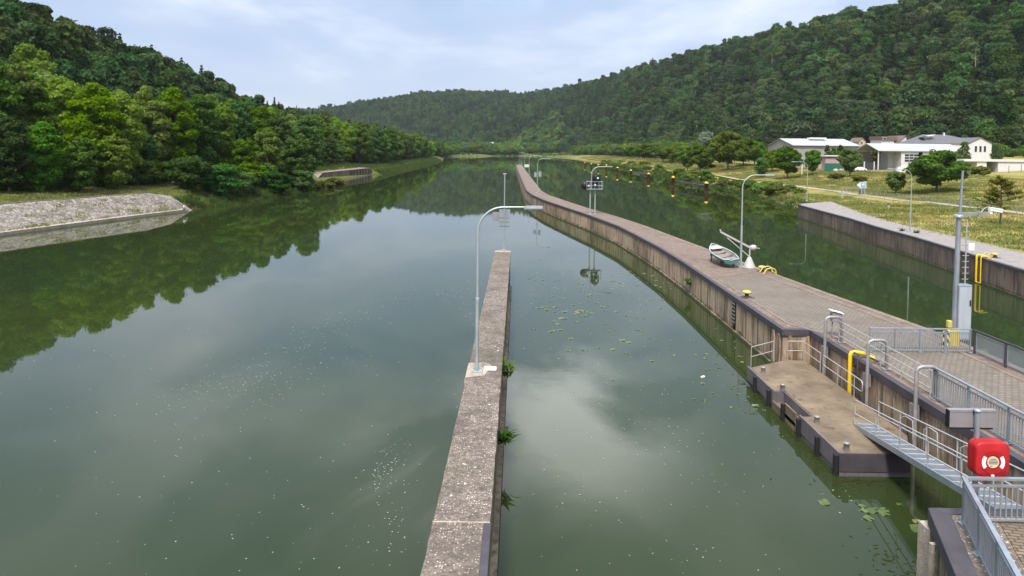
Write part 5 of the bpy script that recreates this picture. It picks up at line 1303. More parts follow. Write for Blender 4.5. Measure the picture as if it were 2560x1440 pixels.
# handles of the ladder on the lock side of the pier
p = at(1925, 684, T); root = empty('boarding_ladder', (p.x + .2, p.y, T), 'pair of curved yellow ladder handles on the pier edge by the boat crane', 'ladder')
for s in (-1, 1): MB().tube([(.1, s * .4, -1), (.1, s * .4, .25), (0, s * .4, .42), (-.25, s * .4, .5), (-.6, s * .4, .42), (-.85, s * .4, .02)], .05, 8).build('handle', M['yellow_pale'], root)
MB().tube([(.1, -.4, .1), (.1, .4, .1)], .05, 8).build('cross_bar', M['yellow_pale'], root)
p = at(2474, 643, T); root = empty('boarding_ladder', (p.x, p.y, T), 'faded yellow ladder handles on the far quay walkway', 'ladder')
for s in (-1, 1): MB().tube([(-.35, s * .3, -.2), (-.35, s * .3, .25), (-.2, s * .3, .38), (.2, s * .3, .36), (.55, s * .3, .02)], .035, 8).build('handle', M['yellow_pale'], root)
# mooring bollards
def bollard(px, py, label, group='yellow capped mooring bollards'):
    q = at(px, py, T); root = empty('mooring_bollard', (q.x, q.y, T), label, 'bollard', 0, group)
    MB().lathe([(.16, 0), (.14, .08), (.12, .2), (.14, .28)], n=16).build('shaft', M['dark_steel'], root)
    MB().lathe([(.14, .27), (.27, .30), (.30, .36), (.26, .43), (.12, .47), (0, .47)], n=18).build('cap', M['yellow_pale'], root)
    MB().box((.02, 0, .02), (.75, .6, .035)).build('base_plate', M['dark_steel'], root)
bollard(1867, 744, 'yellow capped bollard on the pier edge between ladder slot and boat')
bollard(1905, 679, 'yellow capped bollard on the lock side beside the boat crane')
bollard(2487, 645, 'yellow capped bollard on the far quay wall by the ladder hoop')

# rowing boat on trestles
def make_boat():
    st = Vector((17.0, 54.6, T)); q0 = at(1829, 648, 3.05); q1 = at(1781, 613, 3.5)
    q1 = Vector((q1.x, q1.y, 3.5))
    root = empty('rowing_boat', (q0.x, q0.y, T), 'teal and white rowing boat resting on trestles on the pier', 'boat')
    ax = (q1 - q0); Lh = Vector((ax.x, ax.y)).length; yaw = math.atan2(ax.y, ax.x); pit = math.atan2(q1.z - q0.z - .12, Lh)
    hw = 1.0
    st_ = [(0.0, .62, .42, .0), (.12, .74, .44, .0), (.3, .84, .46, .0), (.5, .84, .48, .0), (.68, .72, .52, .02), (.82, .5, .58, .06), (.93, .24, .65, .14), (1.0, .03, .70, .28)]
    def ring(k, wd, gz, kz, ins=0.0):
        x = k * Lh; w_ = max(.004, wd - ins); zk = kz + ins
        return [(x, -w_, gz), (x, -w_ * .96, kz + (gz - kz) * .62), (x, -w_ * .78, kz + (gz - kz) * .28), (x, -w_ * .38, zk + .04), (x, 0, zk), (x, w_ * .38, zk + .04), (x, w_ * .78, kz + (gz - kz) * .28), (x, w_ * .96, kz + (gz - kz) * .62), (x, w_, gz)]
    Mx = Matrix.Rotation(yaw, 4, 'Z') @ Matrix.Rotation(-pit, 4, 'Y') @ Matrix.Rotation(-.06, 4, 'X')
    lift = Vector((0, 0, q0.z - T - .42))
    tr4 = lambda P: [tuple((Mx @ Vector(p)) + lift) for p in P]
    def skin(ins):
        V = []; 
        for s_ in st_: V += ring(*s_, ins)
        F = [(i * 9 + j, i * 9 + j + 1, i * 9 + 10 + j, i * 9 + 9 + j) for i in range(len(st_) - 1) for j in range(8)]
        return V, F
    V, F = skin(0)
    mU = mat('boat_paint', (0.10, 0.25, 0.25), .4); t = NT(mU)
    zz = t.n('ShaderNodeSeparateXYZ', {0: t.n('ShaderNodeTexCoord').outputs['Object']}).outputs[2]
    t.color(t.mix(t.rng(t.noise(t.pos(), 3, 4), .4, .7, 0, .4), (0.06, 0.185, 0.18), (0.035, 0.11, 0.12)))
    b = MB().add(tr4(V), F, True); b.add(tr4(V[:9]), [tuple(range(9))]); b.build('hull', mU, root)
    V2, F2 = skin(.035); mi = weathered('boat_inside', (0.30, 0.255, 0.23), .6, 0, .15, 2.5)
    V2 = [(x, y, z if j % 9 not in (0, 8) else z) for j, (x, y, z) in enumerate(V2)]
    b = MB().add(tr4(V2), [tuple(reversed(f)) for f in F2], True); b.add(tr4([(x + .03, y, z) for x, y, z in V2[:9]]), [tuple(reversed(range(9)))]); b.build('inner_hull', mi, root, fixn=False)
    g1 = [(k * Lh, -w_, g) for (k, w_, g, _) in st_]; g2 = [(k * Lh, w_, g) for (k, w_, g, _) in st_]
    b = MB().tube(tr4(g1), .045, 8); b.tube(tr4(g2), .045, 8); b.tube(tr4([(0, -.62, .42), (0, -.2, .40), (0, -.1, .33), (0, .1, .33), (0, .2, .40), (0, .62, .42)]), .04, 8); b.build('gunwale', weathered('boat_rim', (0.38, 0.47, 0.48), .45, 0, .1, 2), root)
    for k, w_ in ((.16, .62), (.42, .72), (.66, .62)):
        o_ = MB(); P = [(k * Lh + i * .13, j * w_, .30 + kk * .03) for i in (-1, 1) for j in (-1, 1) for kk in (0, 1)]
        o_.add(tr4(P), [(0, 1, 3, 2), (4, 6, 7, 5), (0, 4, 5, 1), (2, 3, 7, 6), (0, 2, 6, 4), (1, 5, 7, 3)]); o_.build('thwart', mi, root)
    P = tr4([(.9 * Lh, -.27, .60), (.9 * Lh, .27, .60), (.76 * Lh, .55, .52), (.76 * Lh, -.55, .52)]); MB().add(P, [(0, 1, 2, 3)]).add([(p[0], p[1], p[2] - .03) for p in P], [(3, 2, 1, 0)]).build('foredeck', M['white'], root)
    for k in (.2, .72):
        c_ = Mx @ Vector((k * Lh, 0, 0)) + lift; sd = Mx.to_3x3() @ Vector((0, 1, 0)); b = MB()
        zt_ = c_.z + .02 if k < .5 else c_.z + .05
        for s in (-1, 1):
            a = Vector((c_.x, c_.y, 0)) + sd * .5 * s; a.z = 0; b.bar(a, (a.x, a.y, zt_ + .16), .09, .09)
        b.bar((c_.x - sd.x * .6, c_.y - sd.y * .6, zt_ - .06), (c_.x + sd.x * .6, c_.y + sd.y * .6, zt_ - .06), .1, .12); b.build('trestle', M['bark'], root)
make_boat()
M['crane'] = weathered('crane_paint', (0.44, 0.43, 0.42), .5, 0, .1, 2)
# small boat crane
p = at(1873, 668, T); root = empty('boat_crane', (p.x, p.y, T), 'small white hand crane on a cone foot with its jib over the rowing boat', 'crane')
k = p.y / FPX
zz = lambda y: CAM.z - T - (y - 380) * k
b = MB().lathe([(.52, 0), (.50, .03), (.12, zz(642)), (0, zz(642))], n=10); b.build('cone_foot', weathered('crane_foot', (0.40, 0.38, 0.36), .6, .1, .12, 3), root)
MB().tube([(0, 0, zz(645)), (0.02, 0, zz(622))], .06, 10).build('mast', M['crane'], root)
tip = Vector(((1806 - 1873) * k, .6, zz(583)))
b = MB().bar((0.15, -.02, zz(622) + .05), tip, .10, .14); b.build('jib', M['crane'], root)
b = MB().tube([(0, 0, zz(642)), (tip.x * .78, tip.y * .78, zz(595) - .05)], .035, 8); b.bar((tip.x, tip.y, tip.z - .05), (tip.x - .06, tip.y, tip.z + .22), .1, .1); b.build('strut', M['crane'], root)
b = MB().lathe([(0, -.26), (.2, -.24), (.24, 0), (.2, .24), (0, .26)], (0, 0, 0), 14); b.v = [(z_ * .9 + .28, y_, x_ + zz(619)) for (x_, y_, z_) in b.v]; b.build('winch_drum', M['crane'], root)
MB().tube([(.5, 0, zz(620)), (.82, 0, zz(621))], .03, 8).build('crank', M['crane'], root)

# gangway
root = empty('gangway', (13.6, 23, 0), 'narrow grey metal gangway with double rails sloping up from the pontoon', 'gangway')
g0 = at(2137, 1060, .86); g1 = at(2411, 1224, 2.05); dg = g1 - g0; g1 = g0 + dg * 1.22
sd = Vector((dg.y, -dg.x, 0)).normalized(); sd = sd if sd.x > 0 else -sd
GW = .78
b = MB(); 
for s in (0, GW): b.bar(g0 + sd * s + Vector((0, 0, -.08)), g1 + sd * s + Vector((0, 0, -.08)), .07, .2)
b.build('stringer', M['steel'], root, True)
b = MB(); n_ = 16
for i in range(n_):
    q = g0 + (g1 - g0) * ((i + .5) / n_); e_ = (g1 - g0) / n_ * .47
    b.add([tuple(q - e_ + sd * .04 + Vector((0, 0, .0))), tuple(q + e_ + sd * .04), tuple(q + e_ + sd * (GW - .04)), tuple(q - e_ + sd * (GW - .04))], [(0, 1, 2, 3)])
    b.add([tuple(Vector(v_) + Vector((0, 0, -.04))) for v_ in b.v[-4:]], [(3, 2, 1, 0)])
b.build('treads', weathered('tread_plate', (0.19, 0.215, 0.245), .6, .4, .1, 2), root, True, fixn=False)
b = MB()
for i in range(n_ + 1):
    q = g0 + (g1 - g0) * (i / n_); b.bar(q + Vector((0, 0, .012)), q + sd * GW + Vector((0, 0, .012)), .05, .02)
b.build('tread_edges', M['thin_rail'], root, True)
for s, x0_ in ((0, -.0), (GW, .05)):
    b = MB(); P = [g0 + (g1 - g0) * k_ + sd * s for k_ in ((0.0, .2, .4, .6, .8, 1.0) if s == 0 else (.03, .22, .42, .62, .82, 1.0))]
    rail_run(b, P, (.42, .96) if s == 0 else (.45, 1.0), .024); b.build('handrail', M['thin_rail'], root, True)
q = g0 + (g1 - g0) * .36 + sd * (GW + .25)
for kk in (.2, .38, .62):
    b = MB(); q = g0 + (g1 - g0) * kk + sd * (GW + .1); b.tube([q + Vector((0, 0, -.3)), q + Vector((0, 0, .75)), q + Vector((.12, -.1, .85)), q + Vector((.2, -.4, .8)), q + Vector((.2, -.5, -.3))], .022, 8)
    b.build('guard_loop', M['tube'], root, True)

# lifebuoy box with its post and board
px_ = at(2476, 1290, ZP); py_ = qa.y + .35
cx = (2485 - 1296) / FPX * py_ + 0.0
zc_ = CAM.z - (1146 - 386) * py_ / FPX
ps = empty('notice_post', (cx - .2, py_ + .16, ZP - .6), 'grey post carrying a wide grey board seen from behind near the lifebuoy', 'sign post')
xb = (2458 - 1296) / FPX * (py_ + .1); zb = CAM.z - (1054 - 386) * (py_ + .1) / FPX
b = MB().tube([(xb, py_ + .1, 0.5), (xb, py_ + .1, zb + .24)], .062, 12); b.build('post', M['steel'], ps, True)
b = MB().bbox((xb - .63, py_ + .16, zb - .21), (xb + .50, py_ + .2, zb + .2)); b.bbox((xb - .64, py_ + .15, zb + .17), (xb + .5, py_ + .28, zb + .22)); b.build('board', M['grey_board'], ps, True)
b = MB().bbox((xb - .655, py_ + .14, zb - .22), (xb - .632, py_ + .27, zb + .2)); b.bbox((xb - .6, py_ + .15, zb - .25), (xb + .42, py_ + .2, zb - .215)); b.build('board_edge', M['black'], ps, True)
b = MB().lathe([(.09, 0), (.09, .05), (0, .05)], (xb, py_ + .1, zb + .22), 12); b.build('cap', M['steel'], ps, True)
lb_ = empty('lifebuoy_box', (cx, py_, zc_), 'red rounded lifebuoy box with white ring marks above the platform railing', 'lifebuoy box')
S = 85 * py_ / FPX
def rrect(s, r, y, n=6):
    P = []
    for (sx, sz, a0) in ((1, 1, 0), (-1, 1, 90), (-1, -1, 180), (1, -1, 270)):
        for i in range(n + 1):
            a = R(a0 + 90 * i / n); P.append((sx * (s / 2 - r) + r * math.cos(a), y, sz * (s / 2 - r) * 1.04 + r * math.sin(a)))
    return P
layers = [(S * .97, .15, .0 + .1), (S, .16, .06), (S, .16, -.06), (S * .985, .155, -.075), (S * .985, .155, -.095), (S, .16, -.11), (S * .995, .16, -.18), (S * .975, .155, -.205), (S * .94, .15, -.216)]
V = []; nn = 28
for (s, r_, y) in layers: V += rrect(s, r_, y)
b = MB().add(V, [(i * nn + k, i * nn + (k + 1) % nn, (i + 1) * nn + (k + 1) % nn, (i + 1) * nn + k) for i in range(len(layers) - 1) for k in range(nn)] + [tuple(range(nn)), tuple(reversed(range(len(V) - nn, len(V))))], True); b.build('box', M['red'], lb_)
def disc(b, r0, r1, y0, y1, a0, a1, n, cz=-.045):
    V = []
    for i in range(n + 1):
        a = a0 + (a1 - a0) * i / n
        for (r_, y) in ((r0, y1), (r1, y1), (r1, y0), (r0, y0)): V.append((r_ * math.cos(a), y, cz + r_ * math.sin(a)))
    F = [(i * 4 + k, i * 4 + 4 + k, i * 4 + 4 + (k + 1) % 4, i * 4 + (k + 1) % 4) for i in range(n) for k in range(4)]
    if a1 - a0 < 6.2: F += [(0, 1, 2, 3), (4 * n + 3, 4 * n + 2, 4 * n + 1, 4 * n)]
    return b.add(V, F)
b = MB(); disc(b, S * .215, S * .345, -.215, -.232, 0, 2 * math.pi, 36); b.build('ring_relief', M['red'], lb_)
for a0 in (-.62, math.pi - .62):
    b = MB(); disc(b, S * .225, S * .335, -.23, -.236, a0, a0 + 1.24, 10); b.build('ring_mark', M['white'], lb_)
b = MB(); disc(b, 0.001, S * .17, -.215, -.228, 0, 2 * math.pi, 28); b.build('label_disc', mat('label', (0.62, 0.55, 0.36), .4), lb_)
b = MB()
for i, (w_, z) in enumerate(((.14, .075), (.2, .035), (.22, -.0), (.2, -.035), (.05, -.09))):
    x_ = 0 if i < 4 else -.04
    b.bbox((x_ - w_ / 2, -.231, -.045 + z - .009), (x_ + w_ / 2, -.2285, -.045 + z + .009))
b.lathe([(0, 0), (.03, 0), (.03, .01)], (0, 0, 0), 8) if False else None
b.build('label_print', mat('label_ink', (0.10, 0.10, 0.12), .5), lb_)
b = MB().box((0.0, -.225, -S * .455), (.07, .03, .045)); b.build('latch', M['white'], lb_, bevel=.008)
# ------------------------------------------------------------------ buildings behind the right bank
M['wall_white'] = weathered('white_render', (0.62, 0.61, 0.60), .8, 0, .05, .4)
M['wall_grey'] = weathered('grey_cladding', (0.33, 0.30, 0.29), .6, .1, .08, .3)
M['roof_light'] = weathered('pale_metal_roof', (0.40, 0.40, 0.44), .5, .1, .06, .3)
M['roof_dark'] = weathered('slate_roof', (0.12, 0.12, 0.135), .7, 0, .15, .8)
M['roof_brown'] = weathered('brown_tiles', (0.16, 0.115, 0.095), .8, 0, .15, .8)
M['roof_red'] = weathered('red_tiles', (0.34, 0.17, 0.11), .8, 0, .15, .8)
M['glass'] = mat('window_glass', (0.03, 0.035, 0.055), .08)
M['frame'] = mat('window_frame', (0.62, 0.62, 0.63), .5)
def gable_house(name, label, x0, x1, y0, y1, zb, ze, zr, wall, roof, axis='x', cat='building', over=.4):
    root = empty(name, ((x0 + x1) / 2, (y0 + y1) / 2, zb), label, cat)
    b = MB()
    if axis == 'x':
        ym = (y0 + y1) / 2
        P = [(x, y, z) for x in (x0, x1) for (y, z) in ((y0, zb - 3), (y1, zb - 3), (y1, ze), (ym, zr), (y0, ze))]
        b.add(P, [(0, 1, 2, 3, 4), (9, 8, 7, 6, 5), (0, 4, 9, 5), (1, 6, 7, 2)])
        r = MB(); k = (zr - ze) / (ym - y0); t_ = .18
        for (ya, s) in ((y0 - over, 1), (y1 + over, -1)):
            za = ze - k * over
            Q = [(x0 - over, ya, za), (x1 + over, ya, za), (x1 + over, ym, zr), (x0 - over, ym, zr)]
            r.add([(x, y, z + .03) for x, y, z in Q] + [(x, y, z + .03 + t_) for x, y, z in Q], [(0, 1, 2, 3), (7, 6, 5, 4), (0, 4, 5, 1), (1, 5, 6, 2), (3, 2, 6, 7), (0, 3, 7, 4)])
    else:
        xm = (x0 + x1) / 2
        P = [(x, y, z) for y in (y0, y1) for (x, z) in ((x0, zb - 3), (x1, zb - 3), (x1, ze), (xm, zr), (x0, ze))]
        b.add(P, [(0, 1, 2, 3, 4), (9, 8, 7, 6, 5), (0, 4, 9, 5), (1, 6, 7, 2)])
        r = MB(); k = (zr - ze) / (xm - x0); t_ = .18
        for (xa, s) in ((x0 - over, 1), (x1 + over, -1)):
            za = ze - k * over
            Q = [(xa, y0 - over, za), (xa, y1 + over, za), (xm, y1 + over, zr), (xm, y0 - over, zr)]
            r.add([(x, y, z + .03) for x, y, z in Q] + [(x, y, z + .03 + t_) for x, y, z in Q], [(0, 1, 2, 3), (7, 6, 5, 4), (0, 4, 5, 1), (1, 5, 6, 2), (3, 2, 6, 7), (0, 3, 7, 4)])
    b.build('wall', wall, root, True); rf = r.build('roof', roof, root, True)
    return root, rf
def window(root, x, y, z, w_, h, mull=0, cross=0):
    b = MB(); f = .09
    b.bbox((x - w_ / 2 - f, y - .06, z - h / 2 - f), (x + w_ / 2 + f, y + .05, z - h / 2)); b.bbox((x - w_ / 2 - f, y - .06, z + h / 2), (x + w_ / 2 + f, y + .05, z + h / 2 + f))
    b.bbox((x - w_ / 2 - f, y - .06, z - h / 2), (x - w_ / 2, y + .05, z + h / 2)); b.bbox((x + w_ / 2, y - .06, z - h / 2), (x + w_ / 2 + f, y + .05, z + h / 2))
    for i in range(mull): xx = x - w_ / 2 + w_ * (i + 1) / (mull + 1); b.bbox((xx - .06, y - .05, z - h / 2), (xx + .06, y + .04, z + h / 2))
    for i in range(cross): zz = z - h / 2 + h * (i + 1) / (cross + 1); b.bbox((x - w_ / 2, y - .055, zz - .09), (x + w_ / 2, y + .045, zz + .09))
    fr = b.build('window', M['frame'], root, True)
    o = MB().bbox((x - w_ / 2, y - .03, z - h / 2), (x + w_ / 2, y + .02, z + h / 2)).build('pane', M['glass'], fr)
    l = root.location
    for v in o.data.vertices: v.co = (v.co.x - l.x, v.co.y - l.y, v.co.z - l.z)
    return fr
def X_(px, Y): return aty(px, 400, Y).x
def Z_(px, py, Y): return aty(px, py, Y).z
# grey hall
Yh = 265
hall, rf = gable_house('storage_hall', 'large grey hall with a pale shallow metal roof behind the field trees', X_(1983, Yh), X_(2147, Yh), Yh, Yh + 27, 5.5, Z_(2060, 364.5, Yh), Z_(2030, 348, Yh + 13.5), M['wall_grey'], M['roof_light'])
o = MB().box((X_(2035, Yh + 13), Yh + 11, Z_(2035, 346.5, Yh + 13)), (6.4, 3.2, .7)).build('skylight', M['white'], hall, True)
b = MB(); zz = Z_(2060, 366, Yh); b.bar((X_(1983, Yh) - .3, Yh - .5, zz), (X_(2147, Yh) + .3, Yh - .5, zz), .18, .22); b.build('gutter', M['dark_steel'], hall, True)
b = MB()
for i in range(9):
    xx = X_(1990, Yh) + i * 2.9; b.bbox((xx - .04, Yh - .03, 5), (xx + .04, Yh + .02, zz - .3))
b.build('cladding_seams', weathered('seam', (0.25, 0.23, 0.22), .6), hall, True)
# long white building with canopy
Yw = 244; xa, xb, xc = X_(2196, Yw), X_(2253, Yw), X_(2406, Yw)
ze, zr = Z_(2300, 378, Yw), Z_(2300, 361.5, Yw + 8)
wb = empty('workshop', (xb, Yw + 8, 5.8), 'long low white workshop with pale roof and an open canopy at its left end', 'building')
b = MB(); y0, y1, ym = Yw, Yw + 16, Yw + 8
P = [(x, y, z) for x in (xb, xc) for (y, z) in ((y0, 3), (y1, 3), (y1, ze), (ym, zr), (y0, ze))]
b.add(P, [(0, 1, 2, 3, 4), (9, 8, 7, 6, 5), (0, 4, 9, 5), (1, 6, 7, 2)]); b.build('wall', M['wall_white'], wb, True)
r = MB(); k = (zr - ze) / 8
for ya in (y0 - .6, y1 + .6):
    Q = [(xa - .4, ya, ze - k * .6), (xc + .4, ya, ze - k * .6), (xc + .4, ym, zr), (xa - .4, ym, zr)]
    r.add([(x, y, z + .05) for x, y, z in Q] + [(x, y, z + .3) for x, y, z in Q], [(0, 1, 2, 3), (7, 6, 5, 4), (0, 4, 5, 1), (1, 5, 6, 2), (3, 2, 6, 7), (0, 3, 7, 4)])
r.build('roof', M['roof_light'], wb, True)
for yy in (y0 + .1, y1 - .3): MB().bbox((xa - .15, yy - .15, 3), (xa + .15, yy + .15, ze)).build('canopy_post', M['wall_white'], wb, True)
MB().bbox((xa + .2, y1 - .15, 3), (xb - .02, y1, ze - .2)).build('rear_wall', M['wall_grey'], wb, True)
MB().bbox((xb + .1, y0 - .08, ze - .35), (xc, y0 - .02, ze - .05)).build('fascia', M['frame'], wb, True)
window(wb, X_(2284, Yw), Yw - .03, Z_(2280, 395, Yw), 6.4, 2.7, 3, 2)
window(wb, X_(2360, Yw), Yw - .03, Z_(2360, 397, Yw), 5.0, 2.2, 2, 1)
MB().bbox((X_(2240, Yw), Yw + 5, 3), (X_(2254, Yw), Yw + 5.2, ze - .4)).build('inner_wall', M['wall_white'], wb, True)
# white gabled house with slate roof
Yg = 292
gx0, gx1 = X_(2421, Yg), X_(2478, Yg); ge, gr = Z_(2450, 358, Yg), Z_(2450, 344.5, Yg)
gh, rf = gable_house('gabled_house', 'white two storey house with slate roof and three tall windows in its gable', gx0, gx1, Yg, Yg + 16, 8.5, ge, gr, M['wall_white'], M['roof_dark'], 'y')
for px in (2438.5, 2450, 2461): window(gh, X_(px, Yg), Yg - .03, Z_(px, 372.5, Yg), .95, 2.5)
mw = Yg + 4; mx0, mx1 = X_(2284, mw), gx0 + 1
b = MB(); b.bbox((mx0, mw, 3), (mx1, mw + 12, Z_(2340, 358.5, mw))); b.build('wing_wall', M['wall_white'], gh, True)
ez = Z_(2340, 358.5, mw); rz_ = Z_(2340, 336.5, mw + 6)
Q = [(mx0 - .5, mw - .5, ez), (mx1 + 2, mw - .5, ez), (mx1 + 2, mw + 12.5, ez), (mx0 - .5, mw + 12.5, ez), (mx0 + 7, mw + 6, rz_), (mx0 + 17, mw + 6, rz_), (mx1 + 4, mw + 6, rz_ - 1.6)]
b = MB().add(Q, [(0, 1, 6, 5, 4), (2, 3, 4, 5, 6), (3, 0, 4), (1, 2, 6), (0, 3, 2, 1)]); wr = b.build('wing_roof', M['roof_dark'], gh, True)
o = MB().bar((X_(2312, mw + 3), mw + 2, ez + (rz_ - ez) * .72 + .35), (X_(2332, mw + 3), mw + 2.6, ez + (rz_ - ez) * .86 + .35), 2.0, .12).build('roof_window', M['white'], gh, True)
o = MB().bar((X_(2295, mw + 3), mw + 1.8, ez + (rz_ - ez) * .6), (X_(2310, mw + 3), mw + 2.4, ez + (rz_ - ez) * .75), 2.6, .1).build('solar_panel', M['glass'], gh, True)
MB().bbox((X_(2358, mw + 5), mw + 5.2, rz_ - .5), (X_(2361, mw + 5), mw + 5.9, rz_ + .9)).build('chimney', M['frame'], gh, True)
# brown roofed house and beige house
Yb = 318
bh, rf = gable_house('brown_roof_house', 'white house with steep brown roof left of the slate roofed house', X_(2238, Yb), X_(2284, Yb), Yb, Yb + 14, 9, Z_(2260, 361, Yb), Z_(2260, 339.5, Yb), M['wall_white'], M['roof_brown'], 'y', over=.6)
window(bh, X_(2267, Yb), Yb - .03, Z_(2267, 347.5, Yb), .8, .9)
o = MB().bbox((X_(2208, Yb), Yb + 2, 8), (X_(2240, Yb), Yb + 12, Z_(2230, 350, Yb))).build('side_wing', M['wall_white'], bh, True)
o = MB().bbox((X_(2206, Yb), Yb + 1.4, Z_(2230, 350, Yb) + .02), (X_(2246, Yb), Yb + 12.4, Z_(2230, 340.5, Yb))).build('wing_roof', M['roof_brown'], bh, True)
window(bh, X_(2214, Yb), Yb + 1.37, Z_(2214, 346.5, Yb), 1.2, 1.0)
Yv = 345
vh, rf = gable_house('small_house', 'small beige house half hidden behind the hall and the canopy', X_(2146, Yv), X_(2163, Yv), Yv, Yv + 10, 10, Z_(2155, 354, Yv), Z_(2155, 345, Yv), weathered('beige', (.46, .36, .25), .8), M['roof_brown'], 'y', over=.3)
window(vh, X_(2153, Yv), Yv - .03, Z_(2153, 357, Yv), .9, 1.0)
# white garage row
Yq = 222; qx0, qx1 = X_(2409, Yq), X_(2640, Yq); qb, qt = 4.6, Z_(2480, 398.5, Yq); ox0, ox1 = X_(2467, Yq), X_(2495.5, Yq); ot = Z_(2480, 404, Yq)
ga = empty('garage_row', (qx0, Yq, 5.6), 'long low white garage with one open bay at the right picture edge', 'garage')
b = MB(); b.bbox((X_(2443, Yq), Yq, qb), (ox0, Yq + 6, ot)); b.bbox((ox1, Yq, qb), (qx1, Yq + 6, ot)); b.bbox((ox0, Yq + 5.6, qb), (ox1, Yq + 6, ot)); b.build('wall', M['wall_white'], ga, True)
MB().bbox((qx0 - .3, Yq - .4, ot + .005), (qx1, Yq + 6.3, qt)).build('roof', M['wall_white'], ga, True)
MB().bbox((qx0 - .1, Yq - .1, qb), (qx0 + .25, Yq + .25, ot)).build('post', M['wall_white'], ga, True)
van = empty('van', (X_(2474, Yq) + .1, Yq + 2.5, gz(X_(2474, Yq), Yq)), 'pale blue van parked in the open garage bay', 'van')
b = MB(); prof = [(-1.0, 0, .35), (-1.0, 0, 1.0), (-.92, .5, 1.25), (-.8, 1.0, 2.05), (-.8, 3.2, 2.1)]
V = []
for (x, y, z) in [(.95, -.1, .3), (.95, -.05, 1.0), (.9, .45, 1.15), (.82, .95, 2.0), (.8, 2.6, 2.08), (.92, 2.6, .3)]: V += [(-x, y, z + .2), (x, y, z + .2)]
b.add(V, [(0, 1, 3, 2), (2, 3, 5, 4), (4, 5, 7, 6), (6, 7, 9, 8), (8, 9, 11, 10), (0, 2, 4, 6, 8, 10), (11, 9, 7, 5, 3, 1)]); b.build('body', mat('van_paint', (.40, .50, .58), .3), van, bevel=.05)
MB().add([(-.78, .55, 1.48), (.78, .55, 1.48), (.74, .88, 2.08), (-.74, .88, 2.08)], [(0, 1, 2, 3)]).build('windscreen', M['glass'], van)
for s in (-1, 1):
    MB().box((s * .68, -.09, 1.0), (.34, .06, .2)).build('headlight', M['white'], van); b = MB().lathe([(.32, -.1), (.32, .1)], (0, 0, 0), 14); b.v = [(z + s * .85, y + .5, x + .32) for (x, y, z) in b.v]; b.build('wheel', M['rubber'], van)
# posts by the garage, gate, kiosk, green screen, boulders, tent and car
for i, (px, lab) in enumerate(((2523, 'dark thin post in front of the garage, left one of the pair'), (2554, 'dark thin post in front of the garage at the picture edge'))):
    xx = X_(px, 215); tag(MB().tube([(xx, 215, gz(xx, 215) - .3), (xx, 215, gz(xx, 215) + 2.3)], .07, 8).build('fence_post', M['black']), lab, 'post')
Yk = 238
kx0, kx1 = X_(2064, Yk), X_(2098, Yk); kz = gz(kx0, Yk)
ks = empty('kiosk', ((kx0 + kx1) / 2, Yk, kz), 'small pink boarded kiosk with a flat white roof', 'kiosk')
MB().bbox((kx0, Yk, kz - 1), (kx1, Yk + 3, Z_(2080, 392, Yk))).build('wall', weathered('pink_boards', (.42, .29, .27), .8, 0, .15, 2), ks, True)
MB().bbox((kx0 - .7, Yk - .6, Z_(2080, 391, Yk)), (kx1 + 1.2, Yk + 3.6, Z_(2080, 388, Yk))).build('roof', M['wall_white'], ks, True)
MB().bbox((kx0 - .3, Yk - .04, Z_(2080, 393.5, Yk)), (kx1 + .3, Yk - .01, Z_(2080, 392.2, Yk))).build('painted_eave_shadow', M['black'], ks, True)  # black strip paints the roof's shadow along the top of the wall
xx0, xx1 = X_(2062, 234), X_(2146, 234); zz0 = gz(xx0, 234); 
tag(MB().bbox((xx0, 234, zz0 - .5), (xx1, 234.12, Z_(2100, 408.5, 234))).build('screen_fence', weathered('green_screen', (.02, .12, .09), .7, 0, .2, 1.5)), 'dark green screen fence below the pink kiosk', 'fence')
rs = np.random.RandomState(31)
for i, (px, py, s, lab) in enumerate(((2090, 419, .8, 'pale boulder left of the boulder row by the green fence'), (2103, 419, .7, 'reddish boulder in the middle of the row by the green fence'), (2114, 418, .75, 'boulder right of the middle in the row by the green fence'), (2124, 420, .6, 'dark boulder at the right end of the row by the green fence'))):
    b = MB(); bm = bmesh.new(); bmesh.ops.create_icosphere(bm, subdivisions=2, radius=1)
    V = [(v.co.x * s * 1.15 * (1 + rs.normal() * .06), v.co.y * s * (1 + rs.normal() * .06), v.co.z * s * .85 * (1 + rs.normal() * .06)) for v in bm.verts]; Fc = [tuple(v.index for v in f.verts) for f in bm.faces]; bm.free()
    o = b.add(V, Fc, True).build('boulder', weathered('boulder_stone', [(.42, .38, .30), (.33, .23, .19), (.40, .33, .28), (.2, .15, .12)][i], .9)); xx = X_(px, 231); o.location = (xx, 231, gz(xx, 231) + s * .45); tag(o, lab, 'boulder', 'boulders by the green fence')
Yt = 236; gx0, gx1 = X_(2164, Yt), X_(2184, Yt); gz0 = gz(gx0, Yt)
gt = empty('yard_gate', (gx0, Yt, gz0), 'dark yard gate between two white posts under the canopy end', 'gate')
MB().bbox((gx0 + .1, Yt, gz0 + .05), (gx1, Yt + .08, Z_(2175, 406, Yt))).build('leaf', weathered('gate_paint', (.045, .04, .06), .6), gt, True)
for px in (2161, 2185.5): MB().bbox((X_(px, Yt) - .14, Yt - .14, gz0 - .4), (X_(px, Yt) + .14, Yt + .14, Z_(px, 404, Yt))).build('post', M['wall_white'], gt, True)
xx = X_(2268, 226); zz = gz(xx, 226)
tn = empty('tent', (xx, 226, zz), 'low white domed tent in front of the workshop window', 'tent')
V = []; n_ = 10
for j, yy in enumerate((-1.6, -1.4, 1.4, 1.6)):
    for i in range(n_ + 1):
        a = math.pi * i / n_; k = .9 if j in (0, 3) else 1; V.append((math.cos(a) * 2.9 * k, yy, max(0, math.sin(a)) ** .6 * 2.1 * k))
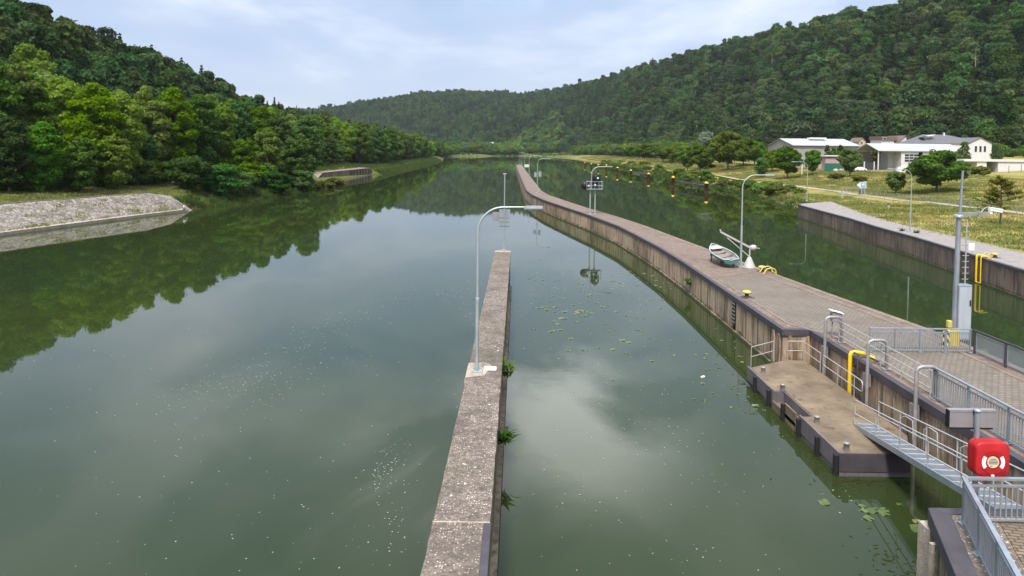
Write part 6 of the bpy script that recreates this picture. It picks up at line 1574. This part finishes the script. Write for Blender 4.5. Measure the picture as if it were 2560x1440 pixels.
MB().add(V, [(j * 11 + i, j * 11 + i + 1, j * 11 + 12 + i, j * 11 + 11 + i) for j in range(3) for i in range(10)] + [tuple(range(11)), tuple(reversed(range(33, 44)))], True).build('cover', M['wall_white'], tn)
b = MB()
for s in (-1.45, 1.45): b.tube([(math.cos(math.pi * i / 10) * 2.93, s, math.sin(math.pi * i / 10) ** .6 * 2.13 if 0 < i < 10 else 0) for i in range(11)], .035, 6)
b.build('hoops', M['frame'], tn)
def make_car(x, y, rz, label, paint):
    root = empty('parked_car', (x, y, gz(x, y)), label, 'car', rz)
    pr = [(-2.1, .35), (-2.12, .75), (-1.9, .95), (-1.35, 1.02), (-.75, 1.42), (.55, 1.45), (1.3, 1.05), (2.0, .88), (2.12, .6), (2.1, .35)]
    V = [(x_, s * (.85 if z_ < 1.1 else .68), z_) for s in (-1, 1) for (x_, z_) in pr]; n = len(pr)
    MB().add(V, [tuple(range(n)), tuple(reversed(range(n, 2 * n)))] + [(i, (i + 1) % n, n + (i + 1) % n, n + i) for i in range(n)]).build('body', paint, root, bevel=.05)
    for s in (-1, 1): MB().add([(-1.1, s * .80, 1.05), (1.05, s * .80, 1.05), (.5, s * .71, 1.38), (-.7, s * .71, 1.38)], [(0, 1, 2, 3)]).build('window', M['glass'], root, fixn=False)
    for sx in (-1.3, 1.3):
        for sy in (-.78, .78):
            b = MB().lathe([(.31, -.1), (.31, .1)], (0, 0, 0), 14); b.v = [(a + sx, c_ + sy, b_ + .31) for (a, b_, c_) in b.v]; b.build('wheel', M['rubber'], root)
    return root
xx = X_(2150, 229); make_car(xx, 229, .1, 'small white car parked left of the dark yard gate', mat('car_paint', (.7, .7, .7), .25))
# white sign with two arms by the hall
xx = X_(2005.5, 232); zz = gz(xx, 232); sp = empty('arm_post', (xx, 232, zz), 'white post with two horizontal arms between the trees in front of the hall', 'sign post')
zz2 = Z_(2005, 394, 232)
MB().bbox((xx - .2, 231.9, zz - .3), (xx + .2, 232.1, zz2)).build('post', M['wall_white'], sp, True)
MB().bar((xx - 4.2, 232, Z_(1990, 404.5, 232)), (xx - .7, 232, Z_(1990, 404.5, 232)), .1, .22).build('arm', M['wall_white'], sp, True)
MB().bar((xx - 1.7, 232, Z_(1995, 396.8, 232)), (xx - .21, 232, Z_(1995, 396.8, 232)), .1, .22).build('arm', M['wall_white'], sp, True)
MB().bar((xx - .85, 232, Z_(1990, 404.5, 232)), (xx - .21, 232, Z_(1990, 404.5, 232)), .08, .1).build('arm_bracket', M['frame'], sp, True)
# garden conifers near the buildings
def garden_tree(name, px, Y, top, r_, label, m, shape='column', h=None):
    q = aty(px, top, Y); z0 = q.z - h if h else gz(q.x, Y); hh = q.z - z0
    root = empty(name, (q.x, Y, z0), label, 'tree'); rs = np.random.RandomState(int(px)); o, C = crown_obj('crown', rs, m, r_, .1, hh, 16, 1800, .3, shape='round' if shape == 'round' else shape, lobe=(.4, .6)); o.parent = root
    MB().tube([(0, 0, -3), (0, 0, hh * .5)], .1, 6).build('trunk', M['bark'], root)
for a in (('garden_cypress', 2068.5, 246, 362, 1.0, 'slim dark cypress behind the pink kiosk, the left one', 'leaf_dark', 'column', 5), ('garden_cypress', 2085, 246, 367, .95, 'middle cypress of the three behind the pink kiosk', 'leaf_dark', 'column', 4.3), ('garden_cypress', 2103, 246, 361, 1.1, 'slim dark cypress behind the pink kiosk, the right one', 'leaf_dark', 'column', 5), ('clipped_bush', 2077, 243, 377, 1.0, 'clipped round bush between the first two cypresses', 'leaf_mid', 'round', 2.6), ('clipped_bush', 2095, 243, 377, 1.0, 'clipped round bush between the last two cypresses', 'leaf_mid', 'round', 2.6),
          ('garden_tree', 2331, 228, 364, 2.3, 'brownish green rounded tree rising above the broad spreading tree', 'leaf_olive', 'column', None), ('garden_tree', 2411, 240, 354, 2.4, 'dark rounded conifer left of the white gable house', 'leaf_dark', 'column', None), ('garden_tree', 2492, 255, 353, 2.9, 'bushy conifer right of the white gable house', 'leaf_dark', 'cone', None), ('garden_tree', 2190, 246, 372, 1.5, 'small tree in the shade under the canopy', 'leaf_olive', 'round', 5), ('young_fir', 2302, 226, 371, .9, 'thin fir in front of the workshop window', 'needle', 'cone', None), ('young_fir', 2364, 226, 368, 1.2, 'airy fir in front of the long workshop wall', 'needle', 'cone', None)):
    garden_tree(a[0], a[1], a[2], a[3], a[4], a[5], M[a[6]], a[7], a[8])
# far houses at the head of the water
for (px, py, w_, hh, rf_, lab) in ((1127, 370, 11, 8, 'roof_red', 'far pale house with red roof left of the others across the water'), (1168, 366, 11, 9, 'roof_red', 'far orange roofed house in the middle across the water'), (1204, 364, 9, 8, 'roof_dark', 'far white house with dark roof across the water'), (1226, 362, 12, 10, 'roof_light', 'far large pale house with light roof across the water')):
    Y = 1330; q = aty(px, py, Y); gable_house('far_house', lab, q.x - w_ / 2, q.x + w_ / 2, Y, Y + 12, q.z - 6, q.z, q.z + 5, M['wall_white'], M[rf_], 'x', 'house')

# ------------------------------------------------------------------ right bank fittings
GQ = 'curved lamps along the right bank'
lamp_at(2017, 503, 1977, 404, 'curved lamp at the corner of the quay, arm reaching left', T, GQ)
lamp_at(2275, 580, 2213, 422, 'curved lamp on the quay walkway, arm reaching left over the meadow', T, GQ)
lamp_at(1838, 424, 1817, 391, 'thin curved lamp on the bank below the tallest valley tree', 3.0, GQ)
lamp_at(1720, 406, 1704, 386, 'far thin curved lamp on the bank between round trees', 3.0, GQ)
lamp_at(1650, 414, 1640, 392, 'farther thin lamp on the bank by the path', 3.0, GQ)
# steel mooring piles with yellow caps
m = weathered('rusty_steel', (0.30, 0.095, 0.07), .7, .1, .3, 1.5, (.34, .16, .09)); M['rust'] = m
def pile(px, top, wl, wd, label):
    q = at(px, wl, 0); k = q.y / FPX; h = (wl - top) * k; r_ = wd * k / 2
    root = empty('mooring_pile', (q.x, q.y, 0), label, 'mooring pile', 0, 'mooring piles along the right shore')
    MB().lathe([(r_, -2), (r_, h * .84), (r_ * 1.02, h * .84)], n=18).build('shaft', M['rust'], root)
    MB().lathe([(r_ * 1.08, h * .83), (r_ * 1.08, h * .90), (r_ * .8, h * .94), (r_ * .32, h * .96), (r_ * .3, h * 1.02), (0, h * 1.03)], n=18).build('cap', M['yellow'], root)
    b = MB()
    for i in range(6): b.bar((-r_ * .3, -r_ - .06, .3 + i * .3), (r_ * .3, -r_ - .06, .3 + i * .3), .05, .05)
    b.build('rungs', M['black'], root); return q
P1 = pile(1766, 454, 481, 9.6, 'nearest thick rusty pile with yellow cap in the lock water')
P2 = pile(1682.5, 440, 466, 7.2, 'rusty pile with yellow cap at the far end of the nearest dark footbridge')
P3 = pile(1621.5, 432, 449, 6.6, 'rusty pile with yellow cap at the near end of the farther dark footbridge')
P4 = pile(1577, 424, 440, 5.6, 'rusty pile with yellow cap at the far end of the farther dark footbridge')
P5 = pile(1543.5, 417, 434, 5.4, 'rusty pile with yellow cap beyond the farther dark footbridge')
pile(1516, 411, 427, 4.6, 'slim rusty pile right of the signal gantry lamp arm'); pile(1495.5, 411, 423, 4.0, 'small rusty pile just right of the signal gantry'); pile(1478, 408, 420, 3.6, 'small far rusty pile behind the signal gantry'); pile(1462, 406, 416, 3.4, 'farthest rusty pile left of the signal gantry')
def footbridge(A, B, zb, label):
    root = empty('footbridge', (A.x, A.y, 0), label, 'footbridge'); A = Vector((A.x + .8, A.y, zb)); B = Vector((B.x + .8, B.y, zb))
    MB().bar(A, B, .9, .35).build('deck', M['dark_steel'], root, True)
    b = MB(); d = B - A
    for i in range(9): q = A + d * i / 8; b.bar(q, q + Vector((0, 0, .95)), .05, .05)
    for h_ in (.5, .95): b.bar(A + Vector((0, 0, h_)), B + Vector((0, 0, h_)), .04, .05)
    b.build('rail', M['dark_steel'], root, True)
    q = A + d * .5; MB().tube([(q.x, q.y, -2), (q.x, q.y, zb)], .22, 10).build('support', M['dark_steel'], root, True)
footbridge(P1, P2, 1.75, 'dark low footbridge between the two nearest rusty piles'); footbridge(P3, P4, 1.9, 'dark low footbridge between the farther rusty piles')
# wire fence by the path
root = empty('wire_fence', (74.0, 130, 2.7), 'low wire mesh fence on grey posts beside the gravel path', 'fence')
mm_ = mat('wire_mesh', (.30, .30, .27), .6, .2); mm_.node_tree.nodes['Principled BSDF'].inputs['Alpha'].default_value = .28
ys_ = np.arange(96, 168, 5.2); pz = [gz(73.9, float(y_)) for y_ in ys_]
for y_, z_ in zip(ys_, pz): MB().tube([(73.9, y_, z_ - .2), (73.9, y_, z_ + 1.5)], .04, 6).build('post', M['tube'], root, True)
b = MB()
for i in range(len(ys_) - 1): b.add([(73.9, ys_[i] + .05, pz[i]), (73.9, ys_[i + 1] - .05, pz[i + 1]), (73.9, ys_[i + 1] - .05, pz[i + 1] + 1.42), (73.9, ys_[i] + .05, pz[i] + 1.42)], [(0, 1, 2, 3)])
b.build('mesh', mm_, root, True, fixn=False)
b = MB()
for i in range(len(ys_) - 1): b.bar((73.9, ys_[i], pz[i] + 1.45), (73.9, ys_[i + 1], pz[i + 1] + 1.45), .02, .02)
b.build('top_wire', M['tube'], root, True)
# arrow sign and gate posts
Ys = 137; xs = X_(2158, Ys); zs = gz(xs, Ys)
sg2 = empty('arrow_sign', (xs, Ys, zs), 'white and blue arrow shaped board on two legs beside the quay end', 'sign')
zc2 = Z_(2156, 463, Ys)
b = MB(); P = [(xs - 1.15, zc2), (xs - .4, zc2 + .62), (xs + .75, zc2 + .72), (xs + .75, zc2 - .62), (xs - .4, zc2 - .6)]
b.add([(x_, Ys, z_) for x_, z_ in P] + [(x_, Ys + .06, z_) for x_, z_ in P], [(0, 1, 2, 3, 4), (9, 8, 7, 6, 5)] + [(i, (i + 1) % 5, 5 + (i + 1) % 5, 5 + i) for i in range(5)]); b.build('board', M['wall_white'], sg2, True)
b = MB().bbox((xs - .28, Ys - .03, zc2 - .45), (xs + .6, Ys - .002, zc2 + .55)); b.build('blue_panel', mat('sign_blue', (.10, .32, .62), .4), sg2, True)
b = MB().bbox((xs - .16, Ys - .045, zc2 - .2), (xs + .48, Ys - .032, zc2 - .08)); b.bbox((xs - .1, Ys - .045, zc2 + .05), (xs + .4, Ys - .032, zc2 + .35)); b.build('sign_marks', M['wall_white'], sg2, True)
for dx in (-.1, .55): MB().bar((xs + dx, Ys + .1, zs - .3), (xs + dx, Ys + .1, zc2 + .2), .12, .1).build('leg', M['steel_lamp'], sg2, True)
xs = X_(2108, 141); zs = gz(xs, 141)
gp = empty('barrier_post', (xs, 141, zs), 'grey barrier post with a side arm left of the arrow sign', 'post')
MB().bbox((xs - .2, 140.9, zs - .3), (xs + .2, 141.1, zs + 1.75)).build('post', M['steel_lamp'], gp, True)
MB().bar((xs + .2, 141, zs + 1.3), (xs + 1.5, 141, zs + 1.35), .08, .1).build('arm', M['steel_lamp'], gp, True)
p = at(2221, 521, 2.5); rt = empty('stone_stand', (p.x, p.y, gz(p.x, p.y)), 'small pale pillar with a flat cap standing in the dry meadow', 'marker')
zt_ = CAM.z - (505 - 383.7) * p.y / FPX - rt.location.z
MB().lathe([(.26, -.2), (.2, .1), (.17, zt_ - .1)], n=10).build('pillar', M['pale_conc'], rt); MB().box((0, 0, zt_ - .05), (.9, .7, .12)).build('cap', M['pale_conc'], rt, bevel=.02)
# low boards along the pier end
p = at(1315, 418, T); tag(MB().box((p.x + .3, p.y, T + .75), (2.6, .12, 1.5)).build('notice_board', M['wall_white']), 'small white board standing on the far right edge of the pier', 'board')

# ------------------------------------------------------------------ people
def skinned(name, joints, bones, radii, m, parent, sub=2):
    me = bpy.data.meshes.new(name); me.from_pydata(joints, bones, []); o = bpy.data.objects.new(name, me); COL.objects.link(o)
    me.materials.append(m); o.parent = parent
    sk = o.modifiers.new('skin', 'SKIN'); sk.use_smooth_shade = True
    for i, r_ in enumerate(radii): me.skin_vertices[0].data[i].radius = (r_, r_ if not hasattr(r_, '__len__') else r_)
    me.skin_vertices[0].data[0].use_root = True
    ss = o.modifiers.new('sub', 'SUBSURF'); ss.levels = sub; ss.render_levels = sub
    return o
skin_m = mat('skin', (.50, .30, .22), .6)
def person(loc, rz, label, pose, shirt, trousers, hair, group=None):
    root = empty('person', loc, label, 'person', rz)
    J = {'pel': (0, 0, 0), 'chest': (0, .02, .30), 'neck': (0, .03, .50), 'head': (0, .06, .62), 'top': (0, .05, .76)}
    J.update(pose['j'])
    names = list(J); ix = {n: i for i, n in enumerate(names)}
    B = [('pel', 'chest'), ('chest', 'neck'), ('neck', 'head'), ('head', 'top')]
    for s in 'LR': B += [('chest', 'sh' + s), ('sh' + s, 'el' + s), ('el' + s, 'wr' + s), ('wr' + s, 'ha' + s), ('pel', 'hip' + s), ('hip' + s, 'kn' + s), ('kn' + s, 'an' + s), ('an' + s, 'to' + s)]
    rad = dict(pel=.13, chest=.14, neck=.055, head=.095, top=.07, sh=.055, el=.042, wr=.03, ha=.035, hip=.085, kn=.06, an=.042, to=.035)
    rr = [rad[n[:-1] if n[:-1] in rad and n not in rad else n] for n in names]
    skinned('body', [J[n] for n in names], [(ix[a], ix[b]) for a, b in B], rr, skin_m, root)
    cl = ['pel', 'chest', 'neck', 'shL', 'elL', 'shR', 'elR']; cx2 = {n: i for i, n in enumerate(cl)}
    cj = [Vector(J[n]) if n != 'neck' else Vector(J['neck']) * .85 + Vector(J['chest']) * .15 for n in cl]
    skinned('shirt', cj, [(0, 1), (1, 2), (1, 3), (3, 4), (1, 5), (5, 6)], [.155, .165, .075, .075, .06, .075, .06], shirt, root)
    tl_ = ['pel', 'hipL', 'knL', 'anL', 'hipR', 'knR', 'anR']
    skinned('trousers', [J[n] for n in tl_], [(0, 1), (1, 2), (2, 3), (0, 4), (4, 5), (5, 6)], [.15, .10, .078, .06, .10, .078, .06], trousers, root)
    h = Vector(J['head']); tp = Vector(J['top'])
    skinned('hair', [tuple(h.lerp(tp, .45) + Vector((0, -.02, 0))), tuple(tp + Vector((0, -.01, .01)))], [(0, 1)], [.108, .08], hair, root)
    return root
sit = dict(j=dict(chest=(0, .06, .30), neck=(0, .12, .49), head=(0, .18, .60), top=(0, .19, .74), shL=(-.19, .10, .44), shR=(.19, .10, .44), elL=(-.24, .22, .22), elR=(.24, .22, .22), wrL=(-.12, .42, .18), wrR=(.12, .42, .18), haL=(-.08, .50, .19), haR=(.08, .50, .19), hipL=(-.1, .02, -.02), hipR=(.1, .02, -.02), knL=(-.15, .42, .16), knR=(.15, .42, .16), anL=(-.14, .52, -.26), anR=(.14, .52, -.26), toL=(-.14, .68, -.30), toR=(.14, .68, -.30)))
p = at(459, 521, .95)
pa = person((p.x, p.y + .2, .92), -1.9, 'person in white shirt sitting at the end of the stone slope by the water', sit, mat('white_shirt', (.72, .72, .74), .8), mat('grey_trousers', (.25, .25, .28), .9), mat('hair', (.05, .035, .025), .8)); pa.scale = (1.05,) * 3
st = empty('folding_stool', (p.x, p.y + .2, .5), 'small folding stool under the person by the water', 'stool')
b = MB().box((0, 0, .26), (.4, .35, .04)); b.build('seat', M['dark_steel'], st)
for s in (-1, 1):
    MB().bar((s * .16, -.15, -.1), (s * .16, .15, .25), .03, .03).build('leg', M['dark_steel'], st); MB().bar((s * .16, .15, -.1), (s * .16, -.15, .25), .03, .03).build('leg', M['dark_steel'], st)
# cyclist on the path
xc_ = 75.4; yc_ = 150.5
zc = gz(xc_, yc_) + .12
bk = empty('bicycle', (xc_, yc_, zc), 'bicycle ridden along the gravel path behind the barrier post', 'bicycle', 2.6)
for yy in (-.52, .52):
    b = MB(); ring_ = [(0, yy + .33 * math.cos(a), .34 + .33 * math.sin(a)) for a in np.linspace(0, 2 * math.pi, 21)]; b.tube(ring_, .022, 6, False); wl = b.build('wheel', M['rubber'], bk)
b = MB(); 
for a, c_ in (((0, -.52, .34), (0, -.1, .32)), ((0, -.1, .32), (0, -.22, .85)), ((0, -.2, .78), (0, .36, .82)), ((0, -.1, .32), (0, .38, .74)), ((0, .38, .9), (0, .52, .34)), ((0, -.52, .34), (0, -.2, .78))): b.tube([a, c_], .02, 6)
b.build('bike_frame', M['dark_steel'], bk); MB().tube([(-.28, .34, .98), (0, .38, .95), (.28, .34, .98)], .016, 6).build('handlebar', M['black'], bk); MB().box((0, -.24, .9), (.14, .26, .06)).build('saddle', M['black'], bk, bevel=.02)
ride = dict(j=dict(chest=(0, .22, .24), neck=(0, .36, .38), head=(0, .43, .49), top=(0, .43, .62), shL=(-.19, .31, .34), shR=(.19, .31, .34), elL=(-.25, .46, .14), elR=(.25, .46, .14), wrL=(-.25, .60, .05), wrR=(.25, .60, .05), haL=(-.26, .66, .05), haR=(.26, .66, .05), hipL=(-.1, .02, -.04), hipR=(.1, .02, -.04), knL=(-.11, .32, -.24), knR=(.11, .30, -.08), anL=(-.11, .12, -.66), anR=(.11, .16, -.46), toL=(-.11, .28, -.70), toR=(.11, .32, -.50)))
person((xc_ + .24 * math.sin(2.6), yc_ - .24 * math.cos(2.6), zc + .98), 2.6, 'cyclist in a bright blue top riding along the gravel path', ride, mat('blue_top', (.05, .32, .62), .7), M['black'], mat('grey_helmet', (.35, .36, .38), .5))

# ------------------------------------------------------------------ air
hm = bpy.data.materials.new('haze'); hm.use_nodes = True; hn = hm.node_tree; hn.nodes.clear()
ho = hn.nodes.new('ShaderNodeOutputMaterial'); hv = hn.nodes.new('ShaderNodeVolumePrincipled')
hv.inputs['Color'].default_value = (0.78, 0.85, 0.95, 1); hv.inputs['Density'].default_value = 0.00005; hv.inputs['Anisotropy'].default_value = 0.2
hn.links.new(hv.outputs[0], ho.inputs['Volume'])
tag(MB().bbox((-1700, -300, -5), (2100, 4400, 260)).build('haze', hm), kind='stuff')
